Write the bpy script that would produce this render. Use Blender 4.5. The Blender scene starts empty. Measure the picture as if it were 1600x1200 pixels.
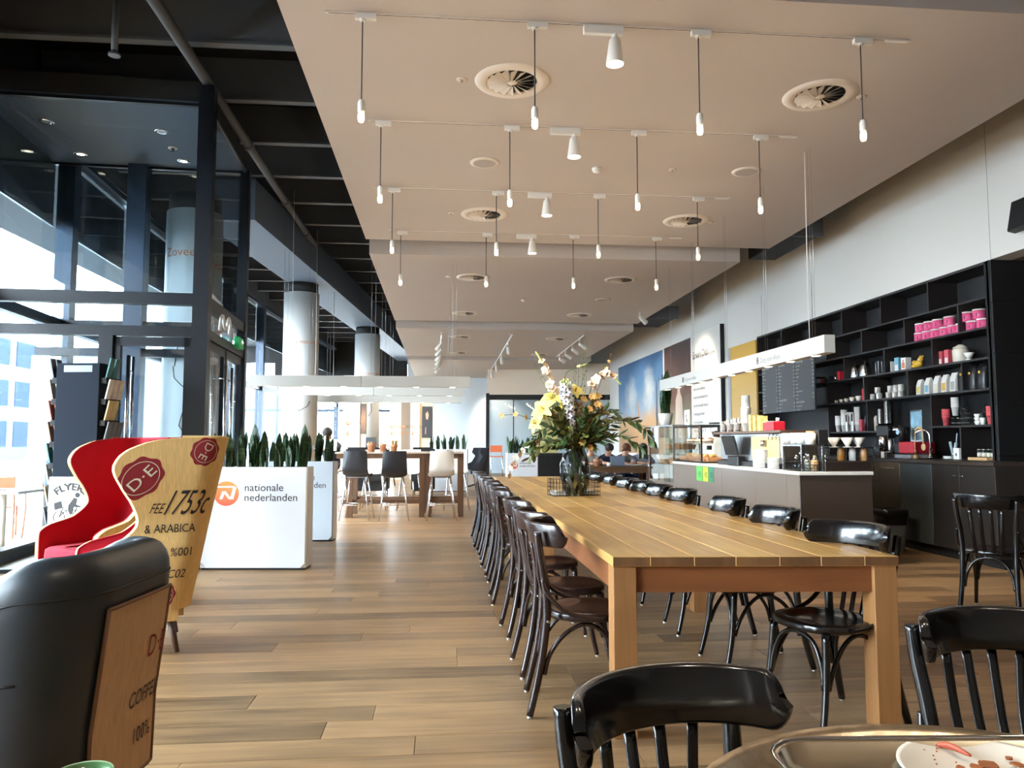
import bpy, bmesh, math, random
from mathutils import Vector, Matrix
random.seed(7)
PI = math.pi
S = bpy.context.scene
COL = S.collection
# ------------------------------------------------------------------ camera, sky, exposure
TH, PH, FPX, CH = math.radians(5.24), math.radians(4.29), 1200.0, 1.25
cam_d = bpy.data.cameras.new('camera')
cam = bpy.data.objects.new('camera', cam_d)
COL.objects.link(cam)
cam_d.sensor_width = 36.0
cam_d.lens = 36.0 * FPX / 1600.0
cam_d.clip_start = 0.05
cam_d.clip_end = 300
cam.location = (0, 0, CH)
cam.rotation_euler = (PI / 2 + PH, 0, -TH)
S.camera = cam
S.view_settings.view_transform = 'Standard'
S.view_settings.look = 'None'
S.view_settings.gamma = 1.0
S.view_settings.exposure = 0.0
S.view_settings.use_curve_mapping = False
S.cycles.max_bounces = 7
S.cycles.diffuse_bounces = 4
S.cycles.glossy_bounces = 3
S.cycles.transmission_bounces = 6
S.cycles.transparent_max_bounces = 16
S.cycles.sample_clamp_indirect = 6.0
S.cycles.caustics_reflective = False
S.cycles.caustics_refractive = False
try:
    S.cycles.use_denoising = True
except Exception:
    pass
wd = bpy.data.worlds.new('sky')
S.world = wd
wd.use_nodes = True
wn = wd.node_tree.nodes
bgn = wn['Background']
tcw = wn.new('ShaderNodeTexCoord')
sepw = wn.new('ShaderNodeSeparateXYZ')
rampw = wn.new('ShaderNodeValToRGB')
wd.node_tree.links.new(tcw.outputs['Generated'], sepw.inputs[0])
wd.node_tree.links.new(sepw.outputs['Z'], rampw.inputs[0])
rampw.color_ramp.elements[0].position = 0.0
rampw.color_ramp.elements[0].color = (0.95, 0.97, 1.0, 1)
rampw.color_ramp.elements[1].position = 0.7
rampw.color_ramp.elements[1].color = (0.72, 0.86, 1.0, 1)
wd.node_tree.links.new(rampw.outputs[0], bgn.inputs['Color'])
bgn.inputs['Strength'].default_value = 44.0

# ------------------------------------------------------------------ geometry helpers
FWD = Vector((math.sin(TH) * math.cos(PH), math.cos(TH) * math.cos(PH), math.sin(PH)))
RGT = Vector((math.cos(TH), -math.sin(TH), 0))
UPV = RGT.cross(FWD)
EYE = Vector((0, 0, CH))
def ray(px, py): return FWD + RGT * ((px - 800) / FPX) - UPV * ((py - 600) / FPX)
def onz(px, py, z):
    r = ray(px, py); return EYE + r * ((z - CH) / r.z)
def onx(px, py, x):
    r = ray(px, py); return EYE + r * (x / r.x)
def ony(px, py, y):
    r = ray(px, py); return EYE + r * (y / r.y)
def ond(px, py, d): return EYE + ray(px, py) * (d / math.cos(PH))
def cd(u, d): return Vector((u * math.cos(TH) + d * math.sin(TH), d * math.cos(TH) - u * math.sin(TH), 0))
def fl(px, d): return cd((px - 800) / FPX * d, d)

class MB:
    def __init__(s): s.v = []; s.f = []; s.sm = []
    def add(s, vs, fs, smooth=False):
        n = len(s.v); s.v += [Vector(p) for p in vs]
        for f in fs: s.f.append([i + n for i in f]); s.sm.append(smooth)
        return s
    def box(s, a, b):
        x0, y0, z0 = a; x1, y1, z1 = b
        return s.add([(x0,y0,z0),(x1,y0,z0),(x1,y1,z0),(x0,y1,z0),(x0,y0,z1),(x1,y0,z1),(x1,y1,z1),(x0,y1,z1)],
                     [(0,3,2,1),(4,5,6,7),(0,1,5,4),(1,2,6,5),(2,3,7,6),(3,0,4,7)])
    def cbox(s, c, d, M=None):
        c = Vector(c); h = Vector(d) / 2
        k = len(s.v); s.box(c - h, c + h)
        if M is not None:
            for i in range(k, len(s.v)): s.v[i] = c + (M @ (s.v[i] - c))
        return s
    def tube(s, pts, r, n=8, caps=True, ry=None, smooth=True, up=None):
        pts = [Vector(p) for p in pts]; m = len(pts)
        rs = r if isinstance(r, (list, tuple)) else [r] * m
        rys = ry if isinstance(ry, (list, tuple)) else ([ry] * m if ry else rs)
        vs = []; prev = None
        for i, p in enumerate(pts):
            t = (pts[min(i + 1, m - 1)] - pts[max(i - 1, 0)])
            if t.length < 1e-9: t = Vector((0, 0, 1))
            t.normalize()
            if prev is None:
                a = Vector(up) if up else (Vector((0, 0, 1)) if abs(t.z) < 0.9 else Vector((1, 0, 0)))
            else: a = prev
            a = a - t * a.dot(t)
            if a.length < 1e-6: a = t.orthogonal()
            a.normalize(); prev = a; b = t.cross(a)
            for k in range(n):
                g = 2 * PI * k / n
                vs.append(p + a * (math.cos(g) * rs[i]) + b * (math.sin(g) * rys[i]))
        fs = []
        for i in range(m - 1):
            for k in range(n):
                k2 = (k + 1) % n
                fs.append((i*n+k, i*n+k2, (i+1)*n+k2, (i+1)*n+k))
        s.add(vs, fs, smooth)
        if caps:
            b0 = len(s.v) - len(vs)
            s.f.append([b0 + k for k in reversed(range(n))]); s.sm.append(False)
            s.f.append([b0 + (m-1)*n + k for k in range(n)]); s.sm.append(False)
        return s
    def lathe(s, prof, n=20, c=(0, 0, 0), smooth=True, capb=True, capt=True):
        c = Vector(c); vs = []
        for r, z in prof:
            for k in range(n):
                g = 2 * PI * k / n; vs.append(c + Vector((r * math.cos(g), r * math.sin(g), z)))
        fs = []
        for i in range(len(prof) - 1):
            for k in range(n):
                k2 = (k + 1) % n; fs.append((i*n+k, i*n+k2, (i+1)*n+k2, (i+1)*n+k))
        b0 = len(s.v); s.add(vs, fs, smooth)
        if capb: s.f.append([b0 + k for k in reversed(range(n))]); s.sm.append(False)
        if capt: s.f.append([b0 + (len(prof)-1)*n + k for k in range(n)]); s.sm.append(False)
        return s
    def grid(s, rows, closed=False, smooth=True):
        m = len(rows[0]); vs = [p for r in rows for p in r]; fs = []
        for i in range(len(rows) - 1):
            for k in range(m if closed else m - 1):
                k2 = (k + 1) % m; fs.append((i*m+k, i*m+k2, (i+1)*m+k2, (i+1)*m+k))
        return s.add(vs, fs, smooth)
    def prism(s, poly, z0, z1):
        n = len(poly)
        vs = [(x, y, z0) for x, y in poly] + [(x, y, z1) for x, y in poly]
        fs = [tuple(reversed(range(n))), tuple(range(n, 2*n))] + [(k, (k+1) % n, n + (k+1) % n, n + k) for k in range(n)]
        return s.add(vs, fs)
    def ball(s, c, r, n=12, m=8):
        c = Vector(c); r = Vector(r) if not isinstance(r, (int, float)) else Vector((r, r, r))
        rows = []
        for i in range(m + 1):
            a = PI * i / m
            rows.append([c + Vector((math.sin(a)*math.cos(2*PI*k/n)*r.x, math.sin(a)*math.sin(2*PI*k/n)*r.y, -math.cos(a)*r.z)) for k in range(n)])
        return s.grid(rows, closed=True)
    def xf(s, M, start=0):
        for i in range(start, len(s.v)): s.v[i] = M @ s.v[i]
        return s
    def mesh(s, name, bevel=0, seg=1):
        me = bpy.data.meshes.new(name)
        me.from_pydata([tuple(v) for v in s.v], [], s.f)
        me.polygons.foreach_set('use_smooth', s.sm)
        if bevel:
            bm = bmesh.new(); bm.from_mesh(me)
            es = [e for e in bm.edges if len(e.link_faces) == 2 and e.calc_face_angle(0) > 0.5]
            bmesh.ops.bevel(bm, geom=es, offset=bevel, segments=seg, affect='EDGES', clamp_overlap=True)
            bm.to_mesh(me); bm.free()
        me.update()
        return me
    def build(s, name, mat, parent=None, bevel=0, seg=1, loc=None, rotz=0):
        return put(name, s.mesh(name, bevel, seg), mat, parent, loc, rotz)

def put(name, me, mat, parent=None, loc=None, rotz=0):
    if mat is not None and len(me.materials) == 0:
        me.materials.append(mat)
    o = bpy.data.objects.new(name, me); COL.objects.link(o)
    if parent is not None: o.parent = parent
    if loc is not None: o.location = loc
    if rotz: o.rotation_euler = (0, 0, rotz)
    return o
def thing(name, label, cat, loc=(0, 0, 0), rotz=0, group=None):
    o = bpy.data.objects.new(name, None); COL.objects.link(o)
    o.empty_display_size = 0.1
    o.location = loc; o.rotation_euler = (0, 0, rotz)
    return tag(o, label, cat, group)
def tag(o, label, cat, group=None):
    o['label'] = label; o['category'] = cat
    if group: o['group'] = group
    return o
def struct(o): o['kind'] = 'structure'; return o
def stuff(o): o['kind'] = 'stuff'; return o
def dup(root, loc, rotz, label, group=None):
    r = root.copy(); COL.objects.link(r); r.location = loc; r.rotation_euler = (0, 0, rotz)
    r['label'] = label
    if group: r['group'] = group
    for ch in list(root.children):
        c = ch.copy(); COL.objects.link(c); c.parent = r
        for g in list(ch.children):
            d = g.copy(); COL.objects.link(d); d.parent = c
    return r
_txt = {}
def text_geo(body, size=1.0, align='LEFT'):
    k = (body, align)
    if k not in _txt:
        cu = bpy.data.curves.new('t', 'FONT'); cu.body = body; cu.align_x = align; cu.resolution_u = 3
        o = bpy.data.objects.new('t', cu); COL.objects.link(o)
        bpy.context.view_layer.update()
        me = bpy.data.meshes.new_from_object(o.evaluated_get(bpy.context.evaluated_depsgraph_get()))
        _txt[k] = ([v.co.copy() for v in me.vertices], [list(p.vertices) for p in me.polygons])
        COL.objects.unlink(o); bpy.data.objects.remove(o); bpy.data.meshes.remove(me)
    vs, fs = _txt[k]
    return [v * size for v in vs], fs
def letters(name, body, size, mat, parent, origin, right, up, align='LEFT', stretch=1.0):
    vs, fs = text_geo(body, size, align)
    origin, right, up = Vector(origin), Vector(right).normalized(), Vector(up).normalized()
    b = MB(); b.add([origin + right * (v.x * stretch) + up * v.y for v in vs], fs)
    return b.build(name, mat, parent)
def lerp(a, b, t): return a + (b - a) * t
def interp(x, tab):
    if x <= tab[0][0]: return tab[0][1]
    for (a, p), (b, q) in zip(tab, tab[1:]):
        if x <= b:
            t = (x - a) / (b - a); t = t * t * (3 - 2 * t); return p + (q - p) * t
    return tab[-1][1]
def spline(x, tab):
    n = len(tab)
    if x <= tab[0][0]: return tab[0][1]
    for i in range(n - 1):
        (a, p), (b, q) = tab[i], tab[i + 1]
        if x <= b:
            def sl(j):
                if j <= 0 or j >= n - 1: return 0.0
                d0 = (tab[j][1] - tab[j-1][1]) / (tab[j][0] - tab[j-1][0]); d1 = (tab[j+1][1] - tab[j][1]) / (tab[j+1][0] - tab[j][0])
                return 0.0 if d0 * d1 <= 0 else 2 * d0 * d1 / (d0 + d1)
            h = b - a; t = (x - a) / h; m0, m1 = sl(i) * h, sl(i + 1) * h
            return (2*t**3 - 3*t*t + 1)*p + (t**3 - 2*t*t + t)*m0 + (-2*t**3 + 3*t*t)*q + (t**3 - t*t)*m1
    return tab[-1][1]
def bez(p0, p1, p2, n=8):
    p0, p1, p2 = Vector(p0), Vector(p1), Vector(p2)
    return [p0 * (1-t)**2 + p1 * (2*t*(1-t)) + p2 * t*t for t in [i / n for i in range(n + 1)]]
def smoothpath(pts, n=5):
    pts = [Vector(p) for p in pts]; out = []
    for i in range(len(pts) - 1):
        p0 = pts[max(i-1, 0)]; p1 = pts[i]; p2 = pts[i+1]; p3 = pts[min(i+2, len(pts)-1)]
        for k in range(n):
            t = k / n
            out.append(0.5 * ((2*p1) + (p2-p0)*t + (2*p0-5*p1+4*p2-p3)*t*t + (3*p1-p0-3*p2+p3)*t**3))
    return out + [pts[-1]]

# ------------------------------------------------------------------ materials
def srgb(r, g, b):
    f = lambda c: (c/255/12.92) if c/255 <= 0.04045 else ((c/255 + 0.055)/1.055)**2.4
    return (f(r), f(g), f(b))
def mat(name, col, rough=0.5, metal=0.0, spec=0.5, coat=0.0, noise=0.0, nscale=8.0, stretch=(1, 1, 1), bump=0.0, emit=None, estr=0.0, trans=0.0, rnd=0.0):
    m = bpy.data.materials.new(name); m.use_nodes = True
    nt = m.node_tree; b = nt.nodes['Principled BSDF']
    b.inputs['Base Color'].default_value = (*col, 1)
    b.inputs['Roughness'].default_value = rough
    b.inputs['Metallic'].default_value = metal
    b.inputs['Specular IOR Level'].default_value = spec
    b.inputs['Coat Weight'].default_value = coat
    b.inputs['Coat Roughness'].default_value = 0.1
    b.inputs['Transmission Weight'].default_value = trans
    if emit:
        b.inputs['Emission Color'].default_value = (*emit, 1); b.inputs['Emission Strength'].default_value = estr
    if noise or bump or rnd:
        tc = nt.nodes.new('ShaderNodeTexCoord'); mp = nt.nodes.new('ShaderNodeMapping')
        mp.inputs['Scale'].default_value = stretch
        nz = nt.nodes.new('ShaderNodeTexNoise'); nz.inputs['Scale'].default_value = nscale; nz.inputs['Detail'].default_value = 4
        oi = nt.nodes.new('ShaderNodeObjectInfo')
        ad = nt.nodes.new('ShaderNodeVectorMath'); ad.operation = 'ADD'
        sc = nt.nodes.new('ShaderNodeMath'); sc.operation = 'MULTIPLY'; sc.inputs[1].default_value = 37.0
        nt.links.new(oi.outputs['Random'], sc.inputs[0])
        nt.links.new(tc.outputs['Object'], ad.inputs[0]); nt.links.new(sc.outputs[0], ad.inputs[1])
        nt.links.new(ad.outputs[0], mp.inputs[0]); nt.links.new(mp.outputs[0], nz.inputs['Vector'])
        if noise or rnd:
            mr = nt.nodes.new('ShaderNodeMapRange'); mr.inputs['From Min'].default_value = 0.25; mr.inputs['From Max'].default_value = 0.75
            mr.inputs['To Min'].default_value = 1 - noise; mr.inputs['To Max'].default_value = 1 + noise
            nt.links.new(nz.outputs[0], mr.inputs[0])
            mr2 = nt.nodes.new('ShaderNodeMapRange'); mr2.inputs['To Min'].default_value = 1 - rnd; mr2.inputs['To Max'].default_value = 1 + rnd
            nt.links.new(oi.outputs['Random'], mr2.inputs[0])
            mu = nt.nodes.new('ShaderNodeMath'); mu.operation = 'MULTIPLY'
            nt.links.new(mr.outputs[0], mu.inputs[0]); nt.links.new(mr2.outputs[0], mu.inputs[1])
            vm = nt.nodes.new('ShaderNodeVectorMath'); vm.operation = 'SCALE'; vm.inputs[0].default_value = col
            nt.links.new(mu.outputs[0], vm.inputs['Scale']); nt.links.new(vm.outputs[0], b.inputs['Base Color'])
        if bump:
            bp = nt.nodes.new('ShaderNodeBump'); bp.inputs['Strength'].default_value = bump; bp.inputs['Distance'].default_value = 0.01
            nt.links.new(nz.outputs[0], bp.inputs['Height']); nt.links.new(bp.outputs[0], b.inputs['Normal'])
    return m
def glass(name, tint=(0.95, 0.98, 0.98), refl=1.0, rough=0.0):
    m = bpy.data.materials.new(name); m.use_nodes = True; nt = m.node_tree
    for n in list(nt.nodes): nt.nodes.remove(n)
    out = nt.nodes.new('ShaderNodeOutputMaterial'); mx = nt.nodes.new('ShaderNodeMixShader')
    tr = nt.nodes.new('ShaderNodeBsdfTransparent'); tr.inputs[0].default_value = (*tint, 1)
    gl = nt.nodes.new('ShaderNodeBsdfGlossy'); gl.inputs['Roughness'].default_value = rough; gl.inputs[0].default_value = (refl, refl, refl, 1)
    fr = nt.nodes.new('ShaderNodeLayerWeight'); fr.inputs[0].default_value = 0.35
    pw = nt.nodes.new('ShaderNodeMath'); pw.operation = 'POWER'; pw.inputs[1].default_value = 3.0
    ml = nt.nodes.new('ShaderNodeMath'); ml.operation = 'MULTIPLY_ADD'; ml.inputs[1].default_value = 0.8; ml.inputs[2].default_value = 0.04
    nt.links.new(fr.outputs['Facing'], pw.inputs[0]); nt.links.new(pw.outputs[0], ml.inputs[0])
    nt.links.new(ml.outputs[0], mx.inputs[0]); nt.links.new(tr.outputs[0], mx.inputs[1]); nt.links.new(gl.outputs[0], mx.inputs[2])
    nt.links.new(mx.outputs[0], out.inputs[0])
    return m
def emis(name, col, s):
    m = bpy.data.materials.new(name); m.use_nodes = True; nt = m.node_tree
    b = nt.nodes['Principled BSDF']; b.inputs['Base Color'].default_value = (*col, 1)
    b.inputs['Emission Color'].default_value = (*col, 1); b.inputs['Emission Strength'].default_value = s
    return m
def woodmat(name, c1, c2, rough=0.35, axis=0, coat=0.0, world=True, grain=1.0):
    """wood: long-grain noise along axis, per-plank tone from the object"""
    m = bpy.data.materials.new(name); m.use_nodes = True; nt = m.node_tree; b = nt.nodes['Principled BSDF']
    L = nt.links.new; N = nt.nodes.new
    tc = N('ShaderNodeTexCoord'); oi = N('ShaderNodeObjectInfo'); mp = N('ShaderNodeMapping')
    sc = [22, 22, 22]; sc[axis] = 1.6; mp.inputs['Scale'].default_value = [q * grain for q in sc]
    ad = N('ShaderNodeVectorMath'); ad.operation = 'ADD'
    mu = N('ShaderNodeMath'); mu.operation = 'MULTIPLY'; mu.inputs[1].default_value = 53.0
    L(oi.outputs['Random'], mu.inputs[0]); L(tc.outputs['Object'], ad.inputs[0]); L(mu.outputs[0], ad.inputs[1]); L(ad.outputs[0], mp.inputs[0])
    nz = N('ShaderNodeTexNoise'); nz.inputs['Scale'].default_value = 1.0; nz.inputs['Detail'].default_value = 6; nz.inputs['Distortion'].default_value = 0.6
    L(mp.outputs[0], nz.inputs['Vector'])
    n2 = N('ShaderNodeTexNoise'); n2.inputs['Scale'].default_value = 2.2; n2.inputs['Detail'].default_value = 2
    L(ad.outputs[0], n2.inputs['Vector'])
    s = N('ShaderNodeMath'); s.operation = 'MULTIPLY_ADD'; s.inputs[1].default_value = 0.55
    L(oi.outputs['Random'], s.inputs[0]); 
    s2 = N('ShaderNodeMath'); s2.operation = 'MULTIPLY_ADD'; s2.inputs[1].default_value = 0.9; s2.inputs[2].default_value = -0.32
    L(nz.outputs[0], s2.inputs[0]); L(s2.outputs[0], s.inputs[2])
    s3 = N('ShaderNodeMath'); s3.operation = 'MULTIPLY_ADD'; s3.inputs[1].default_value = 0.5
    L(n2.outputs[0], s3.inputs[0]); L(s.outputs[0], s3.inputs[2])
    rp = N('ShaderNodeValToRGB'); rp.color_ramp.elements[0].position = 0.15; rp.color_ramp.elements[1].position = 0.95
    rp.color_ramp.elements[0].color = (*c1, 1); rp.color_ramp.elements[1].color = (*c2, 1)
    L(s3.outputs[0], rp.inputs[0]); L(rp.outputs[0], b.inputs['Base Color'])
    b.inputs['Roughness'].default_value = rough; b.inputs['Coat Weight'].default_value = coat; b.inputs['Coat Roughness'].default_value = 0.15
    bp = N('ShaderNodeBump'); bp.inputs['Strength'].default_value = 0.08; bp.inputs['Distance'].default_value = 0.004
    L(nz.outputs[0], bp.inputs['Height']); L(bp.outputs[0], b.inputs['Normal'])
    return m
M = {}
M['floor'] = woodmat('oak floor plank', srgb(88, 68, 49), srgb(184, 147, 105), 0.32, 0)
M['table_top'] = woodmat('oiled oak table', srgb(170, 118, 60), srgb(234, 186, 110), 0.3, 1, coat=0.15)
M['end_grain'] = woodmat('oak end grain', srgb(84, 54, 32), srgb(138, 96, 58), 0.5, 2, grain=.7)
M['table_leg'] = woodmat('oak leg', srgb(128, 84, 46), srgb(176, 126, 78), 0.4, 2)
M['table_apron'] = woodmat('oak apron', srgb(112, 64, 34), srgb(152, 94, 54), 0.4, 0)
M['dark_oak'] = woodmat('dark oak', srgb(70, 48, 34), srgb(112, 82, 60), 0.45, 2)
M['white'] = mat('white plaster', srgb(226, 220, 214), 0.85, noise=0.015, nscale=1.2)
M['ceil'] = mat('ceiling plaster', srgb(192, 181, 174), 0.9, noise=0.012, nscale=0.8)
M['wallr'] = mat('right wall paint', srgb(226, 224, 220), 0.85, noise=0.012, nscale=0.7)
M['wallb'] = mat('pale blue wall paint', srgb(226, 236, 244), 0.8)
M['black'] = mat('black paint', srgb(12, 12, 13), 0.8)
M['blackceil'] = mat('black sprayed ceiling', srgb(10, 11, 12), 0.9)
M['joist'] = mat('dark grey steel', srgb(78, 82, 88), 0.6)
M['beam'] = mat('slate grey paint', srgb(84, 96, 112), 0.7)
M['soffit'] = mat('vestibule slate soffit', srgb(82, 94, 110), 0.6)
M['alu'] = mat('dark anodised frame', srgb(17, 21, 29), 0.35, 0.3)
M['alu2'] = mat('blue grey frame', srgb(48, 62, 80), 0.35, 0.3)
M['glass'] = glass('window glass', (0.9, 0.95, 0.97))
M['glass2'] = glass('vestibule glass', (0.9, 0.94, 0.96), 1.0)
M['clear'] = glass('clear glass', (0.93, 0.95, 0.95))
M['blind'] = mat('dark outside blind', srgb(46, 52, 58), 0.7, noise=0.25, nscale=60, stretch=(0.05, 0.05, 1))
M['steel'] = mat('brushed steel', (0.62, 0.62, 0.62), 0.25, 1.0)
M['chrome'] = mat('chrome', (0.8, 0.8, 0.82), 0.1, 1.0)
M['bwood'] = mat('black lacquered bentwood', srgb(44, 30, 29), 0.26, coat=0.25, noise=0.15, nscale=6)
M['bwood2'] = mat('black gloss bentwood', srgb(14, 13, 14), 0.2, coat=0.4)
M['felt'] = mat('white felt pad', srgb(215, 210, 200), 0.9)
M['wplas'] = mat('white plastic', srgb(235, 233, 228), 0.4)
M['lampw'] = mat('lamp housing enamel', srgb(204, 202, 196), 0.4)
M['offw'] = mat('white enamel', srgb(236, 234, 230), 0.35)
M['bplas'] = mat('black plastic', srgb(24, 25, 27), 0.4)
M['cord'] = mat('grey cord', srgb(48, 46, 46), 0.7)
M['bulb'] = emis('glowing bulb', (1.0, 0.78, 0.45), 14.0)
M['lens'] = emis('lit lamp face', (1.0, 0.88, 0.66), 7.0)
M['led'] = emis('led strip', (1.0, 0.93, 0.8), 3.0)
M['colw'] = mat('column white', srgb(228, 230, 230), 0.7)
M['orange_print'] = mat('orange print', srgb(214, 138, 92), 0.8)
M['ink'] = mat('black ink', srgb(28, 26, 28), 0.7)
M['red_ink'] = mat('red ink', srgb(140, 26, 34), 0.8)
M['cream_ink'] = mat('cream ink', srgb(226, 214, 190), 0.8)
# ------------------------------------------------------------------ floor
FX0, FX1, FY0, FY1 = -9.0, 9.2, -3.0, 36.0
def floor_far_mat():
    m = bpy.data.materials.new('oak floor far'); m.use_nodes = True; nt = m.node_tree; b = nt.nodes['Principled BSDF']
    L = nt.links.new; N = nt.nodes.new
    geo = N('ShaderNodeNewGeometry'); br = N('ShaderNodeTexBrick')
    br.inputs['Scale'].default_value = 1.0; br.inputs['Brick Width'].default_value = 2.1; br.inputs['Row Height'].default_value = 0.2
    br.inputs['Mortar Size'].default_value = 0.0025; br.inputs['Mortar Smooth'].default_value = 0.2
    br.inputs['Color1'].default_value = (0, 0, 0, 1); br.inputs['Color2'].default_value = (1, 1, 1, 1); br.inputs['Mortar'].default_value = (0.0, 0.0, 0.0, 1)
    br.offset = 0.37
    L(geo.outputs['Position'], br.inputs['Vector'])
    mp = N('ShaderNodeMapping'); mp.inputs['Scale'].default_value = (1.6, 22, 1); L(geo.outputs['Position'], mp.inputs[0])
    nz = N('ShaderNodeTexNoise'); nz.inputs['Scale'].default_value = 1.0; nz.inputs['Detail'].default_value = 6; L(mp.outputs[0], nz.inputs['Vector'])
    s = N('ShaderNodeMath'); s.operation = 'MULTIPLY_ADD'; s.inputs[1].default_value = 0.45
    L(br.outputs['Color'], s.inputs[0])
    s2 = N('ShaderNodeMath'); s2.operation = 'MULTIPLY_ADD'; s2.inputs[1].default_value = 0.9; s2.inputs[2].default_value = -0.1
    L(nz.outputs[0], s2.inputs[0]); L(s2.outputs[0], s.inputs[2])
    rp = N('ShaderNodeValToRGB'); rp.color_ramp.elements[0].position = 0.15; rp.color_ramp.elements[1].position = 0.95
    rp.color_ramp.elements[0].color = (*srgb(88, 68, 49), 1); rp.color_ramp.elements[1].color = (*srgb(184, 147, 105), 1)
    L(s.outputs[0], rp.inputs[0]); L(rp.outputs[0], b.inputs['Base Color'])
    b.inputs['Roughness'].default_value = 0.33
    return m
floor = struct(MB().box((FX0, FY0, -0.12), (FX1, FY1, -0.012)).build('floor', M['black']))
fm = floor_far_mat()
PY0, PY1 = 1.6, 8.2
bfl = MB()
bfl.box((FX0, PY1, -0.012), (FX1, FY1, 0)); bfl.box((FX0, FY0, -0.012), (FX1, PY0, 0))
bfl.box((FX0, PY0, -0.012), (-4.6, PY1, 0)); bfl.box((6.6, PY0, -0.012), (FX1, PY1, 0))
stuff(bfl.build('plank_field', fm, floor))
pm = {}
y = PY0; row = 0
while y < PY1 - 0.05:
    x = -4.6; first = True
    while x < 6.59:
        ln = random.choice([1.4, 1.8, 2.2, 2.4]) if not first else random.choice([0.7, 1.2, 1.8, 2.3])
        first = False
        x1 = min(x + ln, 6.6)
        if 6.6 - x1 < 0.5: x1 = 6.6
        k = round(x1 - x, 2)
        g = 0.0012
        b = MB().add([(x+g,y+g,-.012),(x1-g,y+g,-.012),(x1-g,y+.2-g,-.012),(x+g,y+.2-g,-.012),
                      (x+g,y+g,-.001),(x1-g,y+g,-.001),(x1-g,y+.2-g,-.001),(x+g,y+.2-g,-.001),
                      (x+.003,y+.003,0),(x1-.003,y+.003,0),(x1-.003,y+.197,0),(x+.003,y+.197,0)],
                     [(0,3,2,1),(0,1,5,4),(1,2,6,5),(2,3,7,6),(3,0,4,7),(4,5,9,8),(5,6,10,9),(6,7,11,10),(7,4,8,11),(8,9,10,11)])
        b.build('plank', M['floor'], floor)
        x = x1
    y += 0.2; row += 1

# ------------------------------------------------------------------ black upper ceiling, joists, pipes
ZB = 5.6
bc = struct(MB().box((FX0, FY0, ZB), (FX1, FY1, ZB + 0.2)).build('ceiling', M['blackceil']))
FAC = [(-3.2, -3.0), (-3.7, 0.0), (-4.2, 2.4), (-4.7, 5.0), (-5.2, 7.2), (-5.6, 9.5), (-5.95, 11.9), (-6.25, 14.6), (-6.5, 17.4), (-6.75, 20.5), (-6.85, 23.6), (-6.95, 27.0), (-7.0, 30.6), (-7.0, 34.0)]
def facx(y):
    P = [cd(*q) for q in FAC]
    for a, b in zip(P, P[1:]):
        if y <= b.y: return a.x + (b.x - a.x) * (y - a.y) / (b.y - a.y)
    return P[-1].x
for k in range(-3, 24):
    d = 7.45 + 1.25 * k; xl = facx(d) + .15
    MB().box((xl, d - 0.05, 5.1), (5.85, d + 0.05, 5.13)).box((xl, d - 0.012, 5.13), (5.85, d + 0.012, ZB)).build('joist', M['joist'], bc)
pa, pb = onz(240, 0, 4.98), onz(503, 402, 4.98)
pd = (pb - pa).normalized()
pipe = tag(MB().tube([pa - pd * 1.2, pb], 0.055, 10).build('ceiling_pipe', M['joist']), 'long dark sprinkler pipe slung under the black joists', 'pipe')
for t in (0.35, 0.6, 0.8, 0.95):
    q = pa.lerp(pb, t); MB().tube([q - pd * .04, q + pd * .04], 0.068, 10).build('pipe_collar', M['joist'], pipe)
    MB().tube([q, q + Vector((0, 0, 0.14))], 0.01, 6).build('hanger_rod', M['joist'], pipe)
# sprinkler drop seen top left
q = onz(182, 0, 5.05); w = onz(184, 125, 4.7)
sp = tag(MB().tube([q, (q.x, q.y, 4.6)], 0.03, 8).build('sprinkler_drop', M['joist']), 'short dark sprinkler drop hanging above the glass vestibule', 'pipe')
MB().lathe([(0.05, 0), (0.05, 0.02), (0.02, 0.03), (0.02, 0.06)], 10, (q.x, q.y, 4.55)).build('nozzle', M['joist'], sp)

# ------------------------------------------------------------------ white suspended ceiling islands
ISL = [(-1.1, 4.9, 4.68, 10.99, 4.15, 0.32), (-1.08, 4.58, 11.33, 17.6, 4.02, 0.26), (-1.07, 4.55, 17.85, 23.75, 3.88, 0.2), (-1.05, 4.7, 23.85, 30.5, 3.79, 0.2), (-1.1, 4.9, -1.7, 4.5, 4.28, 0.3)]
islands = []
for x0, x1, y0, y1, z, h in ISL:
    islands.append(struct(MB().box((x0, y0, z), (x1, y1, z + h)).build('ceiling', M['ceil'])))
duct = tag(MB().box((4.95, 10.4, 4.2), (5.4, 11.9, 4.5)).build('air_duct', M['black'], bevel=0.01), 'black air duct box showing beside the white ceiling edge by the right wall', 'duct')
duct.parent = None
MB().box((4.92, 10.36, 4.18), (5.43, 10.4, 4.52)).build('duct_flange', M['joist'], duct)
d2 = tag(MB().box((4.6, 16.9, 4.05), (5.3, 18.3, 4.3)).build('air_duct', M['black'], bevel=0.01), 'second black air duct farther along the right wall gap', 'duct')
MB().box((4.55, 16.86, 4.03), (5.35, 16.9, 4.32)).build('duct_flange', M['joist'], d2)

# ------------------------------------------------------------------ right wall, bulkhead, bookcase recess
XR = 5.9
Yn, Yf = onx(1550, 560, XR).y, onx(1184, 600, XR).y
zt = onx(1546, 406, XR).z
XB = 6.28
wr = struct(MB().box((XR, FY0, zt), (XR + 0.25, 12.0, ZB)).box((XR, 12.0, zt), (XR + .25, FY1, ZB)).build('wall_right', M['wallr']))
MB().box((XR, Yf + .001, 0), (XB + 0.05, FY1, zt)).build('wall_panel', M['wallr'], wr)
for px in (1543,):
    yy = onx(px, 300, XR).y
    MB().box((XR - 0.0015, yy - 0.004, zt), (XR, yy + 0.004, ZB)).build('panel_joint', mat('joint grey', srgb(170, 168, 164), .9), wr)
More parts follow.
